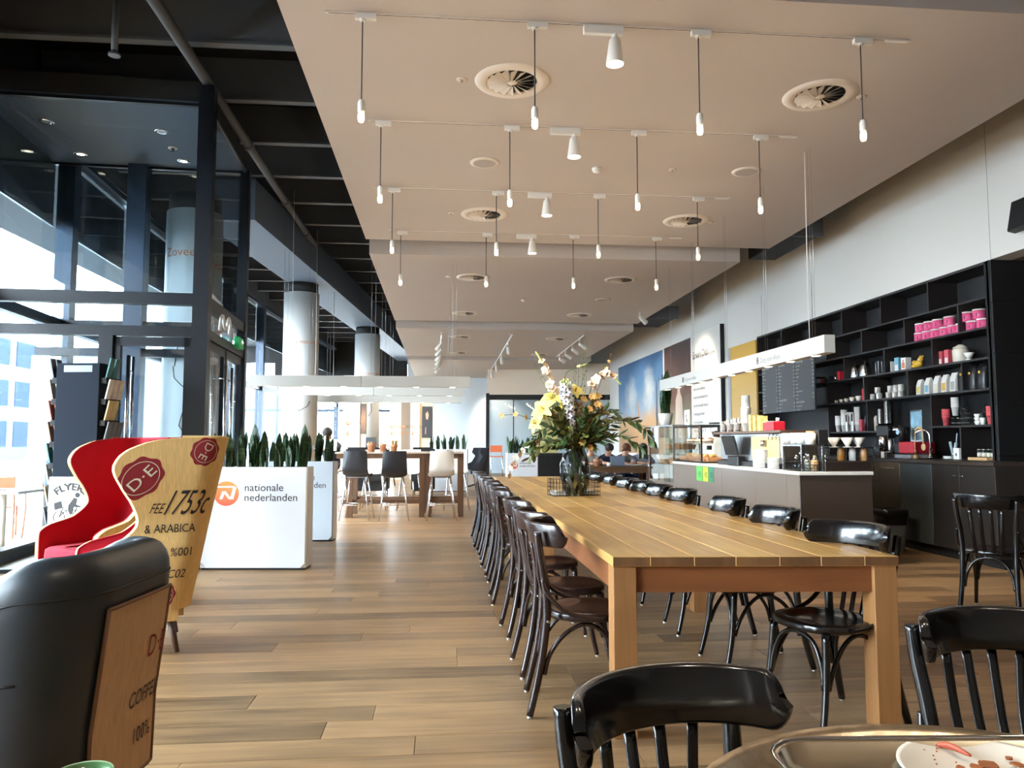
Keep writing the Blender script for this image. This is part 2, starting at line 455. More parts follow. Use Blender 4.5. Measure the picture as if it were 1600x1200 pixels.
# recess lining + near black panelled wall facing the camera
rec = struct(MB().box((XB, Yn, 0), (XB + 0.05, Yf, zt + .12)).box((XR + .02, Yn, zt), (XB, Yf, zt + .1)).build('wall_recess', mat('black back panel', srgb(26, 26, 28), 0.6)))
bw = struct(MB().box((XR, Yn - 0.02, 0), (FX1, Yn + 0.06, zt)).build('wall_black', M['black']))
bpm = mat('black stained panel', srgb(17, 17, 19), 0.55)
zz = 0.0
for k, h in enumerate((0.55, 0.55, 0.55, 0.55, 0.55, 0.55)):
    z1 = min(zz + h, zt)
    MB().box((XR + 0.002, Yn - 0.045, zz + 0.004), (7.6, Yn - 0.02, z1 - 0.004)).build('panel', bpm, bw)
    MB().box((7.604, Yn - 0.045, zz + 0.004), (FX1, Yn - 0.02, z1 - 0.004)).build('panel', bpm, bw)
    zz = z1
struct(MB().box((XR + 0.25, FY0, zt), (FX1, Yn, zt + 0.15)).build('ceiling', mat('low beige soffit', srgb(150, 130, 112), .8)))
struct(MB().box((FX1, FY0, 0), (FX1 + 0.1, Yn + .1, zt + 0.2)).build('wall_alcove', mat('dark alcove paint', srgb(44, 40, 38), .8)))
struct(MB().box((FX0, FY0 - 0.1, 0), (FX1, FY0, ZB)).build('wall_rear', mat('rear wall paint', srgb(190, 180, 170), .8)))
# back wall
struct(MB().box((-1.4, FY1, 0), (FX1, FY1 + 0.1, ZB)).build('wall_back', M['wallb']))
wb = struct(MB().box((FX0, FY1 - .05, 2.62), (-1.4, FY1 + .05, 2.74)).build('window_30', M['alu2']))
for k in range(5):
    xa, xb_ = lerp(FX0, -1.4, k / 5), lerp(FX0, -1.4, (k + 1) / 5)
    MB().box((xa + .06, FY1, .1), (xb_ - .06, FY1 + .015, 2.62)).build('pane', M['glass'], wb); MB().box((xa + .06, FY1, 2.74), (xb_ - .06, FY1 + .015, 4.85)).build('pane', M['glass'], wb)
    MB().box((xa - .06, FY1 - .06, 0), (xa + .06, FY1 + .06, 4.85)).build('mullion', M['alu2'], wb)
MB().box((FX0, FY1 - .06, 4.85), (-1.4, FY1 + .06, ZB)).build('head_panel', M['black'], wb)
struct(MB().box((-1.35, 30.6, 0), (5.88, 30.75, ZB - .01)).build('wall_partition', M['wallb']))
struct(MB().box((-6.5, 30.62, 3.6), (-1.36, 30.7, 5.59)).build('wall_fascia', M['black']))

# ------------------------------------------------------------------ columns and slab beam along the facade
def column(u, d, r, lab, txt, figure=False):
    c = cd(u, d)
    t = struct(MB().lathe([(r, 0), (r, 4.25)], 40, capt=True).build('column', M['colw'], loc=c))
    t['label'] = lab
    MB().lathe([(r * .93, 4.25), (r * .93, 4.47)], 32).build('column_cap', M['black'], t)
    # lettering wrapped round the shaft, centred towards the room
    a0 = math.atan2(-c.y, -c.x)
    for body, z, size, mt, off in txt:
        vs, fs = text_geo(body, size, 'CENTER')
        b = MB()
        b.add([Vector(((r + .004) * math.cos(a0 + off + v.x / r), (r + .004) * math.sin(a0 + off + v.x / r), z + v.y)) for v in vs], fs)
        b.build('lettering', mt, t)
    if figure:
        for pts in figure:
            P = [Vector(((r + .005) * math.cos(a0 + x / r), (r + .005) * math.sin(a0 + x / r), z)) for x, z in pts]
            MB().tube(P, 0.006, 5).build('drawn_line', M['ink'], t)
    return t
leg = [[(-.22, 2.2), (-.2, 2.05), (-.1, 1.95), (.02, 1.9), (.16, 2.0), (.22, 2.1)],
       [(.22, 2.1), (.1, 1.8), (.02, 1.55), (.05, 1.4)], [(.02, 1.9), (-.06, 1.7), (-.12, 1.45), (-.02, 1.3)],
       [(.02, 1.4), (.1, 1.36), (.14, 1.3), (.0, 1.3), (.02, 1.4)], [(-.2, 2.2), (-.16, 2.5), (.0, 2.6), (.2, 2.55), (.24, 2.2)]]
column(-4.2, 10.0, .35, 'white round column', [('Zoveel', 3.62, .16, M['orange_print'], -.5), ('genieten', 3.5, .15, M['orange_print'], .95), ('nationale nederlanden', 1.2, .09, M['ink'], 0.05)], leg)
column(-4.29, 15.5, .35, 'white round column', [('bureau met de om', 3.2, .115, M['orange_print'], 0.15)], [[(-.1, 2.5), (.1, 2.55), (.14, 2.4), (-.06, 2.35)], [(-.2, 1.95), (.0, 1.86), (.15, 1.95), (.2, 2.05)]])
column(-4.07, 21.5, .35, 'white round column', [('goed om je te zien', 3.1, .11, M['orange_print'], 0.0)], [[(.0, 2.4), (-.1, 2.0), (-.2, 1.8)], [(.1, 2.4), (.14, 2.1), (.05, 1.95)]])
A, B = cd(-4.12, 9.9), cd(-4.15, 31)
dv = (B - A).normalized(); nv = Vector((dv.y, -dv.x, 0))
b = MB(); P = []
for q in (A + dv * 1.0, B):
    for s_, z in ((-.4, 4.45), (.4, 4.45), (.4, 5.05), (-.4, 5.05)):
        w = q + nv * s_; P.append((w.x, w.y, z))
b.add(P, [(0,1,2,3),(7,6,5,4),(0,4,5,1),(1,5,6,2),(2,6,7,3),(3,7,4,0)])
struct(b.build('beam', M['beam']))

# ------------------------------------------------------------------ curved glass facade on the left
FAC = [(-3.2, -3.0), (-3.7, 0.0), (-4.2, 2.4), (-4.7, 5.0), (-5.2, 7.2), (-5.6, 9.5), (-5.95, 11.9), (-6.25, 14.6), (-6.5, 17.4), (-6.75, 20.5), (-6.85, 23.6), (-6.95, 27.0), (-7.0, 30.6), (-7.0, 34.0)]
def slab(p, q, z0, z1, t, name, m, par, off=0.0):
    d_ = (q - p).normalized(); n_ = Vector((d_.y, -d_.x, 0)); P = []
    for w in (p, q):
        for s_ in (off - t / 2, off + t / 2):
            for z in (z0, z1): v = w + n_ * s_; P.append((v.x, v.y, z))
    return MB().add(P, [(0,1,3,2),(4,6,7,5),(0,4,5,1),(2,3,7,6),(0,2,6,4),(1,5,7,3)]).build(name, m, par)
ZW = 4.85
for i in range(len(FAC) - 1):
    p, q = cd(*FAC[i]), cd(*FAC[i + 1])
    if i < 1:
        struct(slab(p, q, 0, ZB, .2, 'wall_daylight_block', M['wallr'], None)); continue  # unseen bay walled up to keep daylight off the near ceiling
    w = struct(slab(p, q, 2.62, 2.74, 0.1, 'window_%d' % (i + 1), M['alu2'], None))
    d_ = (q - p).normalized()
    a, e = p + d_ * .09, q - d_ * .09
    slab(a, e, 0.12, 2.62, 0.02, 'pane', M['glass'], w)
    slab(a, e, 2.74, ZW, 0.02, 'pane', M['glass'], w)
    slab(p, q, 0.0, 0.12, 0.14, 'sill', M['alu'], w)
    slab(p, q, ZW, ZW + .08, 0.14, 'head_frame', M['alu2'], w)
    slab(p - d_ * .09, p + d_ * .09, 0, ZW, 0.2, 'mullion', M['alu2'], w)
    slab(a, e, 3.95, ZW, 0.015, 'blind', M['blind'], w, -0.14)
    slab(a, e, 3.92, 3.95, 0.03, 'blind_rail', M['alu'], w, -0.14)
    slab(p, q, ZW + .08, ZB, 0.16, 'wall_strip', M['black'], w)

# ------------------------------------------------------------------ glass vestibule
V0 = cd(-3.14, 7.7)
sd = (cd(-3.42, 9.57) - V0).normalized(); fd = Vector((-sd.y, sd.x, 0))   # sd: side going back, fd: front going left
ZS = 4.72
V1 = V0 + fd * 2.35; V2 = V0 + sd * 2.0; V3 = V2 + fd * 2.45
ves = struct(MB().prism([(v.x, v.y) for v in (V0, V2, V3, V1)], ZS, ZS + 0.03).build('vestibule_roof', M['soffit']))
MB().prism([(v.x, v.y) for v in (V0, V2, V3, V1)], ZS + .03, ZS + 0.24).build('roof_deck', M['black'], ves)
def post(p, w, z0, z1, name, m, par): return MB().cbox((p.x, p.y, (z0 + z1) / 2), (w, w, z1 - z0), Matrix.Rotation(math.atan2(sd.y, sd.x), 3, 'Z')).build(name, m, par)
post(V0, 0.15, 0, ZS + .18, 'corner_post', M['alu'], ves)
post(V1, 0.12, 0, ZS, 'corner_post', M['alu'], ves)
post(V2, 0.12, 0, ZS, 'corner_post', M['alu'], ves)
post(V2 + fd * 1.28, 0.22, 0, ZS, 'mullion', M['alu2'], ves)
for (p, q, nm) in ((V0, V1, 'front'), (V2, V3, 'back'), (V0, V2, 'side')):
    d_ = (q - p).normalized()
    slab(p + d_ * .06, q - d_ * .05, 2.62, 2.74, 0.09, 'transom', M['alu'], ves)
    slab(p + d_ * .06, q - d_ * .05, 2.30, 2.40, 0.09, 'transom', M['alu'], ves)
    slab(p + d_ * .06, q - d_ * .05, 2.76, ZS, 0.016, 'pane', M['glass2'], ves)
    slab(p + d_ * .06, q - d_ * .05, 2.40, 2.62, 0.016, 'pane', M['glass2'], ves)
    slab(p + d_ * .06, q - d_ * .05, ZS - .03, ZS, 0.05, 'head_frame', M['alu'], ves)
    slab(p + d_ * .06, q - d_ * .05, 0, 0.04, 0.1, 'threshold', M['alu'], ves)
# fixed pane and door on the front face
slab(V0 + fd * .98, V1 - fd * .05, .04, 2.3, 0.016, 'pane', M['glass2'], ves)
slab(V2 + fd * .05, V2 + fd * 1.2, .04, 2.3, 0.016, 'pane', M['glass2'], ves)
slab(V2 + fd * 1.4, V3, .04, 2.3, 0.016, 'pane', M['glass2'], ves)
post(V0 + fd * .88, 0.13, 0, 2.3, 'door_post', M['alu'], ves)
def door(name, p, d_, w, handle):
    t = struct(slab(p, p + d_ * w, 0.06, 2.28, 0.02, name, M['glass2'], None))
    slab(p, p + d_ * .07, .05, 2.29, .06, 'stile', M['alu'], t); slab(p + d_ * (w - .07), p + d_ * w, .05, 2.29, .06, 'stile', M['alu'], t)
    slab(p, p + d_ * w, .05, .16, .06, 'rail', M['alu'], t); slab(p, p + d_ * w, 2.2, 2.29, .06, 'rail', M['alu'], t)
    n_ = Vector((d_.y, -d_.x, 0))
    for s_ in (-.07, .07):
        h = p + d_ * handle + n_ * s_
        MB().tube([(h.x, h.y, .35), (h.x, h.y, 2.1)], 0.017, 10).build('door_handle', M['chrome'], t)
        for z in (.5, 1.95):
            k = p + d_ * handle; MB().tube([(h.x, h.y, z), (k.x, k.y, z)], .009, 6).build('handle_bracket', M['chrome'], t)
    return t
door('door_1', V0 + fd * .08, fd, .74, .58)
door('door_2', V0 + sd * .12, sd, .86, .72)
door('door_3', V0 + sd * 1.02, sd, .88, .14)
# exit sign by the doors
ex = thing('exit_sign', 'green lit emergency exit sign above the vestibule side doors', 'sign', V0 + sd * 1.45 + Vector((fd.x, fd.y, 0)) * -.08 + Vector((0, 0, 2.36)), math.atan2(sd.y, sd.x))
MB().box((-.13, -.03, 0), (.13, .03, .13)).build('case', mat('exit green', srgb(30, 150, 80), .4, emit=srgb(40, 190, 110), estr=.12), ex, bevel=.005)
wm = emis('white pictogram', (.9, 1, .9), 1.0)
MB().prism([(-.10, .02), (-.02, .02), (-.02, .11), (-.10, .11)], -.034, -.031).xf(Matrix.Rotation(PI / 2, 4, 'X')).build('door_pictogram', wm, ex)
b = MB()
b.add([(.0, -.033, .08), (.06, -.033, .05), (.06, -.033, .075), (.12, -.033, .075), (.12, -.033, .095), (.06, -.033, .095), (.06, -.033, .12)], [(0, 1, 6), (2, 3, 4, 5)])
b.build('arrow_pictogram', wm, ex)
cl = tag(MB().tube(smoothpath([(0,0,0),(0.0,.05,.14),(0,.14,.18),(0,.2,.1),(0,.28,.06),(0,.36,.1),(0,.42,.2),(0,.5,.14),(0,.46,.02)], 5), .016, 8).build('neon_reflection_tube', M['offw'], loc=V0 + sd * .35 - fd * .1 + Vector((0, 0, 2.42)), rotz=math.atan2(sd.y, sd.x) - PI/2), 'curled white tube standing in for neon reflections beside the exit sign', 'bracket')  # curled neon reflections shaped as a white tube
# downlights in the soffit
for i, (px, py, lit, lab) in enumerate([(72, 190, 0, 'unlit round downlight at the outer front of the vestibule soffit'), (253, 206, 0, 'unlit tilted downlight near the vestibule corner post'), (126, 241, 1, 'lit round downlight at the outer back of the vestibule soffit'), (287, 252, 1, 'lit round downlight at the back of the soffit by the post')]):
    q = onz(px, py, ZS)
    t = thing('downlight', lab, 'downlight', (q.x, q.y, ZS))
    MB().lathe([(.045, -.004), (.075, -.004), (.08, 0), (.045, 0)], 20, capb=False, capt=False).build('trim_ring', M['chrome'], t)
    MB().lathe([(.001, -.002), (.045, -.002)], 16, capb=False, capt=False).build('lamp_face', M['lens'] if lit else mat('dull lamp', srgb(150, 155, 165), .3), t)
q = onz(270, 231, ZS)
t = thing('smoke_detector', 'small white ring detector on the vestibule soffit', 'detector', (q.x, q.y, ZS))
MB().lathe([(.03, -.012), (.05, -.012), (.055, 0)], 18, capb=False).build('ring', M['offw'], t)
MB().lathe([(.012, -.05), (.02, -.03), (.01, 0)], 10).build('sensor', M['joist'], t)

# ------------------------------------------------------------------ outside: paving, buildings, tree
ext = struct(MB().box((-70, -40, -0.2), (FX0, 90, -0.05)).build('ground', mat('pale paving', srgb(196, 196, 194), .8, noise=.05, nscale=.5)))
def building(x0, y0, x1, y1, h, floors, bays, wall, gl, lab):
    t = thing('office_building', lab, 'building', (x0, y0, 0))
    MB().box((0, 0, -.1), (x1 - x0, y1 - y0, h)).build('wall', wall, t)
    me = None
    for f in range(floors):
        for k in range(bays):
            w = (y1 - y0) / bays; z = .9 + f * (h - .5) / floors
            if me is None:
                me = MB().box((0, 0, 0), (.12, w * .74, (h - .5) / floors * .62)).mesh('window')
            put('window', me, gl, t, loc=(x1 - x0 - .06, k * w + w * .13, z))
            if f == 0 and k == 0: pass
    return t
bgl = mat('dark blue office glass', srgb(26, 42, 62), .7, spec=.1)
building(-38, 4, -28, 22, 7, 2, 7, mat('grey brick render', srgb(92, 100, 108), .9, spec=.1), bgl, 'grey office block across the street seen through the left glazing')
building(-40, 26, -30, 60, 9, 3, 10, mat('slate render', srgb(80, 90, 100), .9, spec=.1), bgl, 'taller slate grey office block farther along the street outside')
building(-34, 70, -12, 80, 9, 3, 6, mat('stone render', srgb(100, 106, 112), .9, spec=.1), bgl, 'stone grey office block closing the far end of the street')
tr = thing('street_tree', 'green street tree outside the left window', 'tree', (-12.5, 14.2, 0))
MB().tube([(0, 0, -.1), (.05, 0, 1.6), (0, .1, 2.8)], [.12, .09, .06], 8).build('trunk', mat('bark', srgb(90, 76, 64), .9), tr)
b = MB(); rr = random.Random(3)
for k in range(900):
    a, c, r_ = rr.uniform(0, 2*PI), rr.uniform(-1, 1), rr.random() ** .4 * 1.7
    p = Vector((r_ * math.cos(a) * math.sqrt(1-c*c), r_ * math.sin(a) * math.sqrt(1-c*c), 3.4 + r_ * c * .9))
    u_ = Vector((rr.uniform(-1, 1), rr.uniform(-1, 1), rr.uniform(-1, 1))).normalized() * .11; v_ = u_.orthogonal().normalized() * .06
    b.add([p - u_, p + v_, p + u_, p - v_], [(0, 1, 2, 3)])
stuff(b.build('foliage', mat('street tree leaves', srgb(40, 54, 30), .9, noise=.4, nscale=3, spec=.1), tr))
# ------------------------------------------------------------------ ceiling fittings
ORD = ['nearest', 'second', 'third', 'fourth', 'fifth', 'sixth', 'seventh', 'eighth', 'ninth', 'tenth']
def lamp(name, kind, loc, energy, col, par, size=.03, spot=None, blend=.6):
    ld = bpy.data.lights.new(name, kind); ld.energy = energy; ld.color = col; ld.shadow_soft_size = size
    if kind == 'SPOT': ld.spot_size = spot; ld.spot_blend = blend
    o = bpy.data.objects.new(name, ld); COL.objects.link(o); o.parent = par; o.location = loc
    return o
WARM = (1.0, 0.84, 0.64)
ventc = mat('vent enamel', srgb(228, 218, 208), .5)
rows = [(20, 508, 68, 1420, [566, 836, 1092, 1345], 963), (190, 575, 216, 1247, [595, 797, 996, 1187], 899), (294, 585, 312, 1140, [613, 776, 935, 1090], 856), (361, 607, 374, 1066, [626, 760, 896, 1025], 833)]
POSN = ['first', 'second', 'third', 'fourth']
ZC = 4.15
sockme = MB().lathe([(.006, .095), (.017, .09), (.024, .07), (.024, .015), (.02, 0)][::-1], 16).mesh('socket')
bulbme = MB().lathe([(.004, -.062), (.016, -.058), (.021, -.042), (.021, -.01), (.018, .0)], 16, capb=True).mesh('bulb')
for r, (ya, xa, yb, xb, pend, spx) in enumerate(rows):
    a, e = onz(xa, ya, ZC - .02), onz(xb, yb, ZC - .02)
    ym = (a.y + e.y) / 2
    tr = tag(MB().box((a.x, ym - .009, ZC - .012), (e.x, ym + .009, ZC)).build('light_track', ventc), 'white ceiling light track, %s of the four rows over the long table' % ORD[r], 'light track', 'ceiling light tracks')
    MB().box((a.x + .02, ym - .0035, ZC - .0125), (e.x - .2, ym + .0035, ZC - .012)).build('slot', M['black'], tr)
    MB().box((e.x - .18, ym - .014, ZC - .018), (e.x - .02, ym + .014, ZC - .0125)).build('power_feed', M['offw'], tr)
    for k, px in enumerate(pend):
        x = onz(px, lerp(ya, yb, (px - xa) / (xb - xa)), ZC - .03).x
        t = thing('pendant_lamp', 'bare glowing bulb pendant on grey cord, %s from the window side on the %s track' % (POSN[k], ORD[r]), 'pendant lamp', (x, ym, ZC - .0125), 0, 'bare bulb pendants on the ceiling tracks')
        MB().box((-.05, -.018, -.035), (.09, .018, 0)).lathe([(.018, -.05), (.022, -.035)], 12).build('adapter', M['offw'], t)
        L = .60
        MB().tube([(0, 0, -L), (0, 0, -.04)], .0045, 6).build('cord', M['cord'], t)
        put('socket', sockme, M['offw'], t, (0, 0, -L - .09))
        put('bulb', bulbme, M['bulb'], t, (0, 0, -L - .09))
        lamp('bulb_light', 'POINT', (0, 0, -L - .2), 6, WARM, t, .03)
    x = onz(spx, lerp(ya, yb, (spx - xa) / (xb - xa)), ZC - .05).x
    t = thing('spotlight', 'white conical spotlight aimed down from the %s ceiling track' % ORD[r], 'spotlight', (x, ym, ZC - .0125), 0, 'conical track spotlights')
    MB().box((-.22, -.02, -.06), (.06, .02, 0)).build('driver_box', M['offw'], t, bevel=.004)
    MB().tube([(0, 0, -.09), (0, 0, -.05)], .022, 12).build('swivel', M['offw'], t)
    MB().lathe([(.062, -.27), (.062, -.255), (.04, -.1), (.03, -.085)], 20, capb=False).build('shade', M['offw'], t)
    MB().lathe([(.001, -.262), (.056, -.262)], 18, capb=False, capt=False).build('lamp_face', M['lens'], t)
    s_ = lamp('spot_beam', 'SPOT', (0, 0, -.28), 42, (1.0, .88, .74), t, .04, math.radians(115), .5)

ventc = mat('vent enamel', srgb(228, 218, 208), .5)
bladem = MB().add([(.045, -.012, -.012), (.045, .012, .016), (.2, .03, .016), (.2, -.03, -.012)], [(0, 1, 2, 3)]).mesh('blade')
def vent(px, py, z, R, lab):
    q = onz(px, py, z)
    t = thing('air_diffuser', lab, 'air vent', (q.x, q.y, z), 0, 'round swirl air vents in the white ceiling')
    MB().lathe([(.2 * R / .29, -.002), (.215 * R / .29, -.016), (R, -.012), (R + .012, 0)], 32, capb=False, capt=False).build('outer_ring', ventc, t)
    MB().lathe([(.002, -.001), (.2 * R / .29, -.001)], 24, capb=False, capt=False).build('dark_throat', M['black'], t)
    MB().lathe([(.002, -.02), (.035, -.018), (.045, -.012)], 16, capb=False, capt=False).build('hub', ventc, t)
    for k in range(16):
        o = put('blade', bladem, ventc, t, (0, 0, -.016), 2 * PI * k / 16); o.scale = (R / .29,) * 3
vent(800, 127, 4.15, .29, 'large round swirl air vent near the leftmost edge of the first white ceiling')
vent(1281, 149, 4.15, .29, 'large round swirl air vent nearest the right wall on first ceiling')
vent(757, 335, 4.15, .29, 'round swirl air vent behind the third light track, window side')
vent(1072, 345, 4.15, .29, 'round swirl air vent behind the third light track, counter side')
vent(739, 433, 4.02, .27, 'flat round air vent on second ceiling panel, window side')
vent(970, 437, 4.02, .27, 'flat round air vent on second ceiling panel, counter side')
vent(727, 489, 4.02, .27, 'flat round air vent at far end of second ceiling panel, window side')
vent(905, 492, 4.02, .27, 'flat round air vent at far end of second ceiling panel, counter side')
vent(720, 526, 3.88, .27, 'round air vent on third ceiling panel near the spotlight column')
vent(869, 529, 3.88, .27, 'round air vent on third ceiling panel above the bouquet')
vent(716, 551, 3.88, .27, 'small looking far air vent on third ceiling panel, window side')
vent(843, 554, 3.88, .27, 'small looking far air vent on third ceiling panel, counter side')
def disc(name, px, py, z, r, lab, cat, col, h=.012):
    q = onz(px, py, z)
    t = tag(MB().lathe([(r * .8, -h), (r, -h * .6), (r * 1.03, 0)], 24).build(name, col, loc=(q.x, q.y, z)), lab, cat)
    return t
spk = mat('speaker mesh', srgb(176, 166, 160), .8)
def speaker(px, py, z, lab):
    t = disc('ceiling_speaker', px, py, z, .15, lab, 'speaker', ventc)
    MB().lathe([(.002, -.0135), (.118, -.0135)], 20, capb=False, capt=False).build('grille', spk, t)
speaker(757, 254, 4.15, 'round grey ceiling speaker left of the second track spotlight')
speaker(1166, 268, 4.15, 'round grey ceiling speaker beside the second track near the right wall')
speaker(942, 468, 4.02, 'small round speaker on the second ceiling panel')
t = disc('smoke_detector', 932, 263, 4.15, .05, 'white smoke detector below the second track spotlight', 'detector', M['offw'], .03)
MB().lathe([(.02, -.05), (.036, -.045), (.04, -.03)], 16).build('sensor_head', M['offw'], t)
t = disc('smoke_detector', 818, 468, 4.02, .05, 'white smoke detector on the second ceiling panel', 'detector', M['offw'], .03)
MB().lathe([(.02, -.05), (.036, -.045), (.04, -.03)], 16).build('sensor_head', M['offw'], t)
for px, py, z, lab in [(721, 124, 4.15, 'small round sprinkler cover left of the nearest air vent'), (1346, 151, 4.15, 'small round sprinkler cover right of the nearest wall-side vent'), (705, 333, 4.15, 'small sprinkler cover left of the third row vent'), (1110, 347, 4.15, 'small sprinkler cover right of the third row vent'), (1050, 265, 4.15, 'small white sprinkler head between smoke detector and wall-side speaker'), (700, 432, 4.02, 'small sprinkler cover on the second ceiling panel, window side'), (1003, 437, 4.02, 'small sprinkler cover on the second ceiling panel, counter side')]:
    t = disc('sprinkler_cover', px, py, z, .04, lab, 'sprinkler', ventc, .008)
    MB().lathe([(.012, -.02), (.012, -.008)], 10).build('nozzle', M['steel'], t)

# track spots over the far half
def trackspot(p, aim, lab, par_h, lit=True, sc=1.0, en=0):
    t = thing('spotlight', lab, 'spotlight', p, 0, 'small white spotlights on the far ceiling tracks')
    dv_ = Vector(aim).normalized(); Q = Vector((0, 0, -1)).rotation_difference(dv_).to_matrix().to_4x4()
    MB().tube([(0, 0, -.1), (0, 0, 0)], .016, 8).build('stem', M['offw'], t)
    MB().lathe([(.055, -.2), (.055, -.17), (.04, 0), (.02, .02)], 14, capb=False).xf(Matrix.Translation((0, 0, -.12)) @ Q).build('shade', M['offw'], t)
    MB().lathe([(.001, -.19), (.05, -.19)], 14, capb=False, capt=False).xf(Matrix.Translation((0, 0, -.12)) @ Q).build('lamp_face', M['lens'] if lit else M['offw'], t)
    if en:
        o = lamp('spot_beam', 'SPOT', Vector((0, 0, -.12)) + dv_ * .22, en, (1, .86, .68), t, .03, math.radians(70), .6)
        o.rotation_euler = dv_.to_track_quat('-Z', 'Y').to_euler()
def track_line(px0, py0, px1, py1, z, n, aim, lab, cat_lab, en):
    a, e = onz(px0, py0, z), onz(px1, py1, z)
    d_ = (e - a).normalized()
    tag(MB().tube([a + Vector((0, 0, -.017)), e + Vector((0, 0, -.017))], .017, 4, smooth=False).build('light_track', M['offw']), lab, 'light track', 'ceiling light tracks')
    if z < 3.8:
        for f in (.06, .94):
            q = a.lerp(e, f); top_ = 3.88 if q.y < 23.75 else 3.79
            tag(MB().tube([(q.x, q.y, z - .005), (q.x, q.y, top_)], .006, 6).lathe([(.03, top_ - .012), (.03, top_)], 12, (q.x, q.y, 0)).build('suspension_rod', M['offw']), '%s suspension rod of the %s' % ('near' if f < .5 else 'far', lab.replace('white ', '').replace(' running away', '')), 'rod')
    for k in range(n):
        p = a.lerp(e, (k + .5) / n)
        trackspot((p.x, p.y, z - .034), aim, cat_lab % ORD[k], 0, k % 2 == 0, en=en if k % 2 == 0 else 0)
track_line(690, 522, 686, 572, 3.775, 6, (-.6, .5, -.7), 'white light track running away above the bar table', '%s small white spotlight on the track above the bar table', 150)
track_line(800, 522, 760, 590, 3.775, 5, (.2, .7, -.7), 'white light track in the middle of the far ceiling', '%s small white spotlight on the middle far track', 150)
track_line(912, 523, 870, 556, 3.86, 4, (.9, .3, -.5), 'white light track far off near the posters', '%s small white spotlight on the track facing the posters', 220)

# ------------------------------------------------------------------ suspended linear lamps
def linear(name, a, e, w, h, lab, n, wires, top, txt=None, splits=()):
    """a, e: bottom centre ends"""
    a, e = Vector(a), Vector(e); L = (e - a).length; d_ = (e - a).normalized()
    rz = math.atan2(d_.y, d_.x)
    t = thing(name, lab, 'linear lamp', a, rz, 'white suspended linear lamps')
    cuts = [0] + list(splits) + [L]
    for s0, s1 in zip(cuts, cuts[1:]):
        MB().box((s0 + .002, -w / 2, 0), (s1 - .002, w / 2, h)).build('housing', M['lampw'], t, bevel=.003)
    for k in range(n):
        s_ = L * (k + .5) / n
        MB().lathe([(.001, -.004), (.04, -.004), (.045, 0)], 14, capb=False, capt=False).xf(Matrix.Translation((s_, 0, 0))).build('downlight', M['lens'], t)
        if k % 2 == 0:
            lamp('downlight_beam', 'SPOT', (s_, 0, -.02), 85, (1, .88, .72), t, .05, math.radians(110), .5)
    for s_ in wires:
        for o in (-.03, .03):
            MB().tube([(s_ + o, 0, h), (s_ + o, 0, top - a.z)], .0014, 4).build('hanging_wire', M['steel'], t)
    MB().tube([(wires[0] + .09, 0, h), (wires[0] + .1, 0, h + .5), (wires[0] + .085, 0, top - a.z)], .004, 5).build('power_cord', M['offw'], t)
    return t
for i, (d, pl, pr, py) in enumerate([(11.5, 391, 736, 603), (13.7, 439, 727, 617), (16.2, 475, 721, 628)]):
    a = ond(pl, py, d); e = ond(pr, py, d); e.y = a.y; a.z = e.z = 2.08
    L = e.x - a.x
    linear('linear_lamp', a, e, .09, .165, 'long white suspended bar lamp, %s of three across the bar table area' % ORD[i], 6, (.5, L * .55, L - .25), 5.1 if i == 0 else 5.1, splits=(L * .5,))
XL = 3.615
yn_, yf_ = 6.84, 12.3
t = linear('linear_lamp', (XL, yn_, 2.08), (XL, yf_, 2.08), .11, .17, 'long white suspended bar lamp hanging over the coffee counter', 10, (.3, 1.4, 2.6, 3.9, 5.0), 4.15, splits=(2.65,))
for s_ in (.9, 3.6):
    letters('lettering', 'Zorg voor elkaar', .075, mat('grey print', srgb(120, 118, 116), .8), t, (s_ + .55, .0565, .05), (-1, 0, 0), (0, 0, 1), 'LEFT')
    b = MB()
    for z, r_ in ((.1, .018), (.066, .022)):
        b.tube([(s_ + .62 + r_ * math.cos(g), .057, z + r_ * math.sin(g)) for g in [2*PI*k/14 for k in range(15)]], .004, 4)
    b.build('logo_mark', mat('dark print', srgb(70, 70, 70), .8), t)

# spot that lights the white text panel, and an unseen track with spots added to light the near seats
trackspot((4.2, 15.9, 4.02), (.75, .35, -.6), 'single white spotlight at the ceiling edge aimed at the text panel', 0, True, en=160)
tb = tag(MB().box((-1.0, .55, 4.245), (3.4, .585, 4.28)).build('light_track', M['offw']), 'added unseen ceiling light track over the seats at the near end of the room', 'light track', 'ceiling light tracks')
for k, (x, lab) in enumerate(((-.2, 'added unseen spotlight over the leather tub chair area, near ceiling track'), (1.2, 'added unseen spotlight over the tray table, near ceiling track'), (2.6, 'added unseen spotlight over the right near seats, near ceiling track'))):
    trackspot((x, .567, 4.244), (0, .1, -1), lab, 0, True, en=110)
